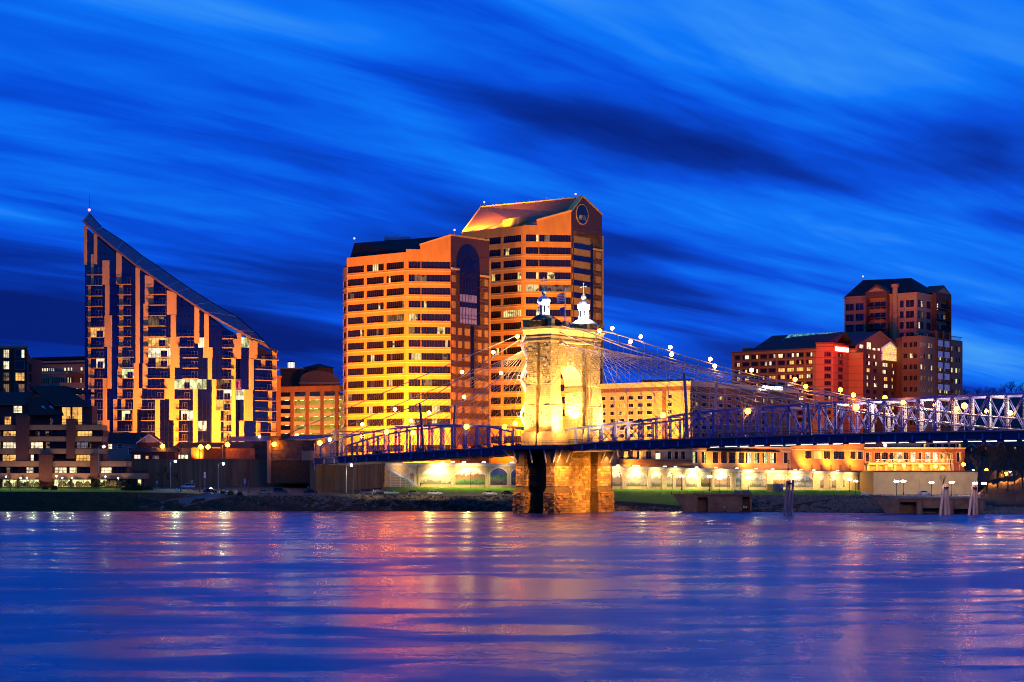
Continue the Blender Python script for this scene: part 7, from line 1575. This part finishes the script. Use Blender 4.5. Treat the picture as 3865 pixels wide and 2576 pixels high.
# ================================================================== PERSON
def person(px, Y, label):
    x, y = at(px, Y); z = zb(px, Y); t = root('person', (x,y,z), label, 'person')
    J = {'p':(0,0,.95),'c':(0,0,1.25),'s':(0,0,1.45),'n':(0,0,1.54),'h':(0,.02,1.66),'t':(0,.02,1.76),'lh':(-.1,0,.9),'lk':(-.13,-.02,.5),'la':(-.14,.02,.09),'lf':(-.15,-.14,.04),'rh':(.1,0,.9),'rk':(.12,-.02,.5),'ra':(.13,.02,.09),'rf':(.14,-.14,.04),'ls':(-.19,0,1.42),'le':(-.27,.02,1.14),'lw':(-.16,-.14,1.02),'rs':(.19,0,1.42),'re':(.27,.02,1.14),'rw':(.16,-.14,1.02)}
    E = 'p-c c-s s-n n-h h-t p-lh lh-lk lk-la la-lf p-rh rh-rk rk-ra ra-rf s-ls ls-le le-lw s-rs rs-re re-rw'.split(); ks = list(J); RD = dict(p=.15,c=.16,s=.15,n=.06,h=.105,t=.08,lh=.1,lk=.07,la=.05,lf=.045,rh=.1,rk=.07,ra=.05,rf=.045,ls=.075,le=.055,lw=.04,rs=.075,re=.055,rw=.04)
    me = bpy.data.meshes.new('body'); me.from_pydata([J[k] for k in ks], [(ks.index(e.split('-')[0]), ks.index(e.split('-')[1])) for e in E], []); o = link('body', me, t, (0,0,0)); sk = o.modifiers.new('skin','SKIN')
    for i, k in enumerate(ks): me.skin_vertices[0].data[i].radius = (RD[k],RD[k]*.85)
    me.skin_vertices[0].data[0].use_root = True; sb = o.modifiers.new('sub','SUBSURF'); sb.levels = 1; sb.render_levels = 1
    me.materials.append(mat('dark_jacket', (.02,.018,.02), .9)); return t
person(1588, base(1588)[0]-3, 'person in dark clothes standing on the path before the prairie mural')
# ================================================================== DOCKS, PILINGS, CONTAINER, RAILINGS
def dock(label, px0, px1, Y, ztop_, holes, wing=None):
    f = Fr(at(px0,Y), at(px1,Y)); rt = root('concrete_dock', (*f.xy(0), 0), label, 'dock'); hs = [(f.s(a), f.s(b), -1, zat(c,Y)) for a,b,c in holes]
    m = MB(); m.wall(f, 0, f.L, -1, ztop_, hs, 2.5); m.fbox(f, 0, f.L, ztop_, ztop_+.5, -16, .3); m.face([f.pt(0,-1,0), f.pt(0,ztop_,0), f.pt(0,ztop_,-16), f.pt(0,-1,-16)]); m.face([f.pt(f.L,-1,0), f.pt(f.L,ztop_,0), f.pt(f.L,ztop_,-16), f.pt(f.L,-1,-16)]); m.face([f.pt(0,-1,-2.6), f.pt(f.L,-1,-2.6), f.pt(f.L,ztop_,-2.6), f.pt(0,ztop_,-2.6)]); m.build('quay_wall', M_cont, rt)
    if wing:
        m = MB(); a = f.s(wing[0]); m.extr(f, [(a,-.5),(0,-.5),(0,ztop_+.4),(f.s(wing[1]),ztop_+.4)][::-1], -1, -.2); m.build('wing_wall', M_cont, rt)
    return rt, f
rtD, fD1 = dock('concrete pump station quay with dark opening below the mural lawn', 2632, 2838, 531, zat(1871,531), [(2633,2672,1878),(2802,2830,1876)], (2590,2540))
for px in (2732,2806,2815): m = MB(); m.fbox(fD1, fD1.s(px), fD1.s(px+4), zat(1918,531), zat(1912,531), 0, .06); m.build('gauge_plate', M_white, rtD)
rtD2, fD2 = dock('long concrete boat dock with dark bays at right of the bank', 3396, 3718, 510, zat(1886,510), [(3398,3462,1896),(3480,3545,1919),(3600,3690,1922)], (3350,3300))
for px in (3462,3580,3700): m = MB(); m.tube([fD2.pt(fD2.s(px+6),-1,.6), fD2.pt(fD2.s(px+6),zat(1890,510),.6)], .9, 10); m.build('dock_pier', M_cont, rtD2)
def railing(label, f, s0, s1, z, d, mt, cat='railing', n=None, hgt=1.1):
    rt = root('metal_railing', f.pt(s0,z,d), label, cat); k = int((s1-s0)/2.4)+1
    for i in range(k+1): s_ = s0+(s1-s0)*i/k; m = MB(); m.fbox(f, s_-.06, s_+.06, z, z+hgt+.1, d-.06, d+.06); m.build('post', mt, rt)
    m = MB(); m.fbox(f, s0, s1, z+hgt-.06, z+hgt, d-.04, d+.04); m.fbox(f, s0, s1, z+.12, z+.18, d-.04, d+.04); m.build('rail', mt, rt); m = MB()
    for i in range(int((s1-s0)/.16)): s_ = s0+.1+i*.16; m.fbox(f, s_-.02, s_+.02, z+.15, z+hgt-.05, d-.015, d+.015)
    m.build('bars', mt, rt)['kind'] = 'stuff'
M_tealr = mat('teal_rail_paint', (.06,.13,.18), .5, .2, .1)
railing('dark railing round the overlook above the pump station', fD1, fD1.s(2534), fD1.s(2835), zat(1868,531), -.4, M_dk)
railing('teal railing along the concrete boat dock', fD2, fD2.s(3304), fD2.s(3714), zat(1882,510), -.4, M_tealr)
for a, b, lab in ((2770,2797,'teal gate panel left in the overlook railing'),(2799,2832,'teal gate panel right in the overlook railing')):
    m = MB(); m.fbox(fD1, fD1.s(a), fD1.s(b), zat(1868,531)+.1, zat(1868,531)+1.25, -.2, -.12); tag(m.build('teal_gate', M_tealr), lab, 'gate')
for k, (xs, yt, yb, Y, lab) in enumerate([(((2958,2972),(2974,2981),(2985,2993)),1813,1948,500,'leaning timber pile cluster before the murals'),(((3545,3562),(3567,3570),(3582,3574)),1828,1952,490,'tall timber pile cluster left of the dock end'),(((3654,3672),(3675,3677),(3687,3686)),1828,1952,492,'tall timber pile cluster at the dock end')]):
    rt = root('pile_cluster', (*at(xs[1][0],Y), 0), lab, 'pilings')
    for i, (pb, pt_) in enumerate(xs):
        b_ = at(pb, Y+(i-1)*2.2); t_ = at(pt_, Y); m = MB(); m.tube([(*b_,-2),(*t_,zat(yt+(i==0)*3,Y))], [.40,.34], 10); m.build('pile', M_wood, rt)
    m = MB(); x, y = at(xs[1][1], Y); m.tube([(x,y,zat(yt,Y)-1.2),(x,y,zat(yt,Y)-.8)], .8, 12); m.build('pile_band', M_dk, rt)
x, y = at(2993, 500); m = MB(); m.tube([(x-1.4,y,9),(x-1.4,y,zat(1735,500))], .08, 6); rt = root('gauge_mast', (x-1.4,y,9), 'slim mast with ladder rungs above the leaning pilings', 'mast'); m.build('mast', M_dk, rt)
for k in range(7): m = MB(); zz = zat(1740+k*6,500); m.box(x-1.4,x-1.0,y-.05,y+.05,zz,zz+.2); m.build('rung', M_dk, rt)
# corrugated container
Y = 640; f = Fr(at(2894,Y+3), at(2917,Y-2)); f2 = Fr(f.xy(f.L), at(2957,Y)); rt = root('storage_container', (*f.xy(0), 5), 'grey and ochre storage container with a poster on the mural lawn', 'container')
z0, z1 = zat(1858,Y), zat(1828,Y)
M_ochre = mat('ochre_container', (.36,.22,.06), .6, .1, .1, 1); M_greyc = mat('grey_container', (.20,.17,.17), .6, .1, .1, 1)
for fr, mt, n in ((f,M_ochre,4),(f2,M_greyc,8)):
    for i in range(n): m = MB(); m.fbox(fr, fr.L*i/n, fr.L*(i+1)/n-.04, z0, z1, -1, .05*(i % 2)); m.build('wall_panel', mt, rt)
m = MB(); m.fbox(f2, f2.L*.66, f2.L*.98, z0+.9, z1-.6, .1, .16); m.build('poster', painting('faded_poster', (.4,.2,.2), (.35,.3,.4), (.3,.1,.15), 4), rt)
# path on the right bank
m = MB(); pp = [(2830,1934,531),(2950,1918,533),(3080,1896,537),(3200,1880,543),(3300,1870,548)]
for (a,b,Y1),(c,d,Y2) in zip(pp, pp[1:]):
    m.face([(*at(a,Y1),zat(b,Y1)+.35), (*at(c,Y2),zat(d,Y2)+.35), (*at(c,Y2+3),zat(d,Y2)+.4), (*at(a,Y1+3),zat(b,Y1)+.4)])
tag(m.build('bank_path', M_cont), kind='structure')
# traffic signal red lamp under the bridge
p = bp(106, -8.6, zdeck(106)-2.9); m = MB(); m.ball(p, .4, 10, 6); rt = root('navigation_light', p, 'red navigation light hanging below the bridge deck', 'lamp'); m.build('lens', emat('red_nav', (1,.06,.08), 60, True), rt); m = MB(); m.beam(p, (p[0],p[1],p[2]+1.2), .12); m.build('bracket', M_dk, rt)
# ================================================================== FLOODLIGHTS (floodlighting of the place, plus spots added to brighten)
def spot(p, q, watts, col, ang=80, blend=.6, r=.5):
    l = bpy.data.lights.new('flood_fill_light', 'SPOT'); l.energy = watts; l.color = col; l.spot_size = math.radians(ang); l.spot_blend = blend; l.shadow_soft_size = r
    o = bpy.data.objects.new('flood_fill_light', l); COL.objects.link(o); o.location = p; o.rotation_euler = (Vector(q)-Vector(p)).to_track_quat('-Z','Y').to_euler(); return o
def area(p, q, watts, col, sx, sy):
    l = bpy.data.lights.new('flood_fill_light', 'AREA'); l.energy = watts; l.color = col; l.shape = 'RECTANGLE'; l.size = sx; l.size_y = sy
    o = bpy.data.objects.new('flood_fill_light', l); COL.objects.link(o); o.location = p; o.rotation_euler = (Vector(q)-Vector(p)).to_track_quat('-Z','Y').to_euler(); return o
OR = (1,.28,.018); YL = (1,.60,.19); WY = (1,.72,.34)
# office towers: from the ground in front of their east and chamfer faces
def at3(px, py, Y): return (*at(px,Y), zat(py,Y))
for px, tx, w in ((1330,1345,1.6),(1420,1420,1.6),(1510,1510,1.5),(1600,1610,1.3)):
    spot(at3(px,1752,686), at3(tx,1500,722), 260000*w, OR, 120, .8, 1)
for px, w in ((1300,.8),(1450,1),(1640,.8)): spot(at3(px,1752,640), at3(px+30,1200,722), 90000*w, OR, 75, .9, 1)
for px, w in ((1918,.9),(1965,.9),(2060,.9)):
    spot(at3(px,1740,742 if px < 2000 else 728), at3(px+4,1450,785 if px < 2000 else 765), 165000*w, OR, 105, .8, 1)
for px, w in ((1905,1),(2040,1.2)): spot(at3(px,1740,736 if px < 2000 else 712), at3(px+10,1120,785 if px < 2000 else 765), 62000*w, OR, 70, .9, 1)
# roof of the taller one
for p_, t_, w_ in zip(RC2E, RC2T, (75000,60000,26000,5000)): spot(p_, t_, w_, (1,.40,.02), 150, .7, .3)
# apartment tower
for px, w in ((700,1.0),(800,1.9),(900,1.7),(600,.5)): spot(at3(px,1735,655), at3(px-30,1450,690), 135000*w, OR, 130, .8, 1)
spot(at3(820,1735,640), at3(560,1200,690), 170000, OR, 80, .9, 1); spot(at3(760,1735,630), at3(400,1100,690), 110000, OR, 60, .9, 1)
# hotels and low buildings
for px, w in ((2330,1),(2450,1.1),(2560,.9)): spot(at3(px,1745,690), at3(px+5,1560,722), 240000*w, (1,.46,.04), 130, .8, 1)
for px, w in ((2700,.3),(2850,.35),(2960,.5)): spot(at3(px,1735,700), at3(px+10,1600,760), 42000*w, OR, 130, .8, 1)
for px, w in ((2830,.8),(2950,.9),(3060,1.0),(3140,.7)): spot(at3(px,1600,790), at3(px,1420,865), 90000*w, (1,.36,.08), 120, .9, 1)
spot(at3(3222,1312,838), at3(3234,1355,860), 60000, (1,.02,.004), 120, .7, .5)
for px, w in ((2400,.9),(2700,.6),(2830,.6),(3060,1.2),(3150,1.3),(3240,1.0)): spot(at3(px,1757,fMur.xy(fMur.s(px))[1]-3+1.5), at3(px,1700,fMur.xy(fMur.s(px))[1]+5), 15000*w, (1,.44,.05), 150, .7, .5)
for px in (3300,3400,3500,3580): spot(at3(px,1745,757), at3(px,1700,768), 18000, (1,.36,.06), 150, .8, .5)
spot(at3(3500,1420,850), at3(3300,1150,905), 60000, (1,.45,.3), 70, .9, 1); spot(at3(3560,1600,840), at3(3540,1400,890), 38000, (1,.55,.45), 120, .9, 1)
# stone tower: floods on the platform and pedestals
ZP = zdeck(0)
for u, v, tu, tv, tz, w, c in ((9.5,-11.5,3,-9.7,36,32000,YL),(9.5,11.5,3,9.7,36,24000,YL),(-6,-17,-2.5,-12,36,17000,YL),(3,-17.5,2.5,-12,38,17000,YL),(12,-3,2,-9,44,6000,YL),(13,4,2,2,46,6000,YL),(30,-8.8,2,-4,44,16000,YL),(22,-9,4,-10,34,30000,YL)):
    spot(bp(u,v,ZP+1.2), bp(tu,tv,tz), w*(5 if u < 18 else 2.2), c, 80, .9, .4)
spot(bp(0,3.5,ZP+6), bp(-1,1.5,43), 110000, (1,.72,.28), 120, .7, .4); spot(bp(1.5,-4.6,ZP+3), bp(-1,6,32), 32000, (1,.66,.2), 110, .8, .4)
for u, v in ((8.9,-9.7),(8.9,9.7),(7.5,-15),(-8,-15.2),(0,-15.2)): spot(bp(u,v,ZP+3.4), bp(u*.4,v*.75,ZP+1.5), 2200, (1,.5,.12), 165, .5, .3)
for sv, w in ((-1,14000),(1,30000)):
    for du in (5.4,-5.4): spot(bp(du,9.7*sv-1.5,55.6), bp(0,9.7*sv,60), w*.6, (1,.95,.80), 80, .7, .3)
spot(bp(5,2,56), bp(0,9.7,60), 24000, (1,.97,.85), 80, .7, .3); spot(bp(4.6,-4,56), bp(0,-9.7,61), 3500, (1,.97,.85), 60, .7, .3)
spot(bp(-15,-16,21), bp(-6,-10.5,40), 60000, YL, 70, .8, .4)  # spot added to brighten the service stair
for u, v, tu, tv, tz, w in ((8.5,-10.5,2.5,-9.7,49,105000),(8.5,10.5,2.5,9.7,49,110000),(-6.5,-16.5,-2.5,-12,49,75000),(3,-17,2.3,-12,49,75000),(12,0,2,0,48,22000)): spot(bp(u,v,ZP+1.2), bp(tu,tv,tz), w, (1,.58,.19), 44, .9, .4)
# pier below the deck
for u, v, tu, tv, tz, w in ((16,-17,6,-11,8,16000),(-14,-18,-6,-14,9,8000),(19,6,6,9,7,15000),(24,-6,5,-1,6,9000)):
    spot(bp(u,v,16.6), bp(tu,tv,tz), w*3.2, (1,.44,.06), 90, .9, .4)
for u, v in ((8.6,-12.5),(8.6,11),(-8.4,-13.4)): spot(bp(u,v,17.0), bp(u-1.2*(1 if u > 0 else -1),v,10), 6500, (1,.6,.2), 110, .9, .2)
# mural wall lamps on brackets along the coping
ME_wl = MB(); ME_wl.box(-.9,.9,-.25,.1,-.1,.18); ME_wl.beam((0,.1,0),(0,1.0,-.1),.08); ME_wl = ME_wl.mesh('lamp_case', M_gal)
_m = MB(); _m.box(-.8,.8,-.24,.0,-.16,-.11); _m.box(-.7,.7,-.30,-.255,-.08,.14); ME_wlf = _m.mesh('lamp_face', emat('mural_lamp_face', (1,.88,.62), 5, False))
for i, px in enumerate((1660,1698,1741,1815,1922,2080,2200,2321,2382,2396,2498,2538,2618,2690,2770,2842,2905,2990,3012,3060,3150)):
    s_ = fMur.s(px); z_ = mzt(px)+.35; t = root('wall_lamp', fMur.pt(s_,z_,1.5), f'{ord_(i) if i < 20 else "last"} floodlamp from the left on the mural wall coping', 'lamp', 'floodlamps on the mural wall'); t.rotation_euler[2] = fMur.ang
    link('lamp_case', ME_wl, t, (0,0,0)); link('lamp_face', ME_wlf, t, (0,0,0))
for px, w in ((1500,.35),(1650,2.4),(1668,1.6),(1745,1.5),(1790,.8),(1905,.30),(2110,.8),(2200,1),(2325,1.1),(2395,2.2),(2470,1.2),(2545,1.0),(2618,3.2),(2720,2.4),(2822,2.4),(2905,1.4),(2940,1.0),(3000,2.6),(3085,1.2),(3150,1.3),(3200,1.2)):
    s_ = fMur.s(px); zt = mzt(px); spot(fMur.pt(s_,zt-1.0,3.8), fMur.pt(s_,zt-4.2,0), 2500*w, WY, 150, .9, .5)
for px in (1600,1740,1860,2250,2400,2520,2620,2720,2830,2950,3080,3180): s_ = fMur.s(px); spot(fMur.pt(s_,mzt(px)+.2,3.4), fMur.pt(s_,mz0(px),9), 10000, (1,.9,.2), 150, .8, .5)  # yellow-green spots added to brighten the lawn
for px in (40,130,230,310,420): spot(at3(px,1842,588), CONDO.pt(CONDO.s(px), 22, 0), 3000, (1,.52,.22), 150, .8, .4)  # warm uplights added to brighten the condominium front
for px in (1080,1200): spot(at3(px,1740,745), at3(px,1560,775), 9000, (1,.5,.12), 120, .8, .5)  # front floods added to warm the garage spandrels
for px in (1400,1560,1650,1850): spot(at3(px,1800,548), at3(px,1866,566), 3200, (1,.85,.5), 110, .9, .4)  # fill spots added over the parked cars
# left wall, lot, lawn: spots added to strengthen the lamps there
spot(at3(661,1745,594), at3(640,1850,575), 3200, (.5,1,.5), 95, .8, .4); spot(at3(842,1754,588), at3(845,1850,572), 3500, (.8,1,.45), 95, .8, .4); spot(at3(1326,1760,559), at3(1310,1860,563), 3500, (.9,1,.5), 95, .8, .4)
for px in (30,120,210,270,400): spot(at3(px,1800,588), at3(px,1850,580), 1700, (.8,1,.5), 150, .8, .3)
spot(at3(1230,1745,560), at3(1250,1800,580), 1800, (1,.6,.2), 120, .8, .4)
# bridge: lamps among the right hand truss
for u in (95,112,128,140): spot(bp(u,1,zdeck(u)+11.5), bp(u,1,zdeck(u)+2), 20000, (1,.76,.55), 165, .6, .4)
for px in (3330,3400,3516,3592,3660): spot(at3(px,1812,668), at3(px,1830,702), 9000, (1,.78,.5), 150, .8, .4)  # fill spots added close to the right floodwall to warm it
for px, py in ((3700,1778),(3770,1785),(3845,1785)): spot(at3(px,py-6,690), at3(px,1850,640), 30000, (1,.32,.04), 165, .6, .4)  # sodium coloured spots added to bring out the bare trees
for px in (2650,2760): spot(at3(px,1790,505), at3(px,1900,531), 1600, (1,.55,.2), 120, .9, .4)  # spots added over the water to brighten the pump station quay
for px in (3450,3560,3680): spot(at3(px,1800,488), at3(px,1905,510), 1300, (1,.6,.3), 120, .9, .4)  # likewise added, for the long boat dock
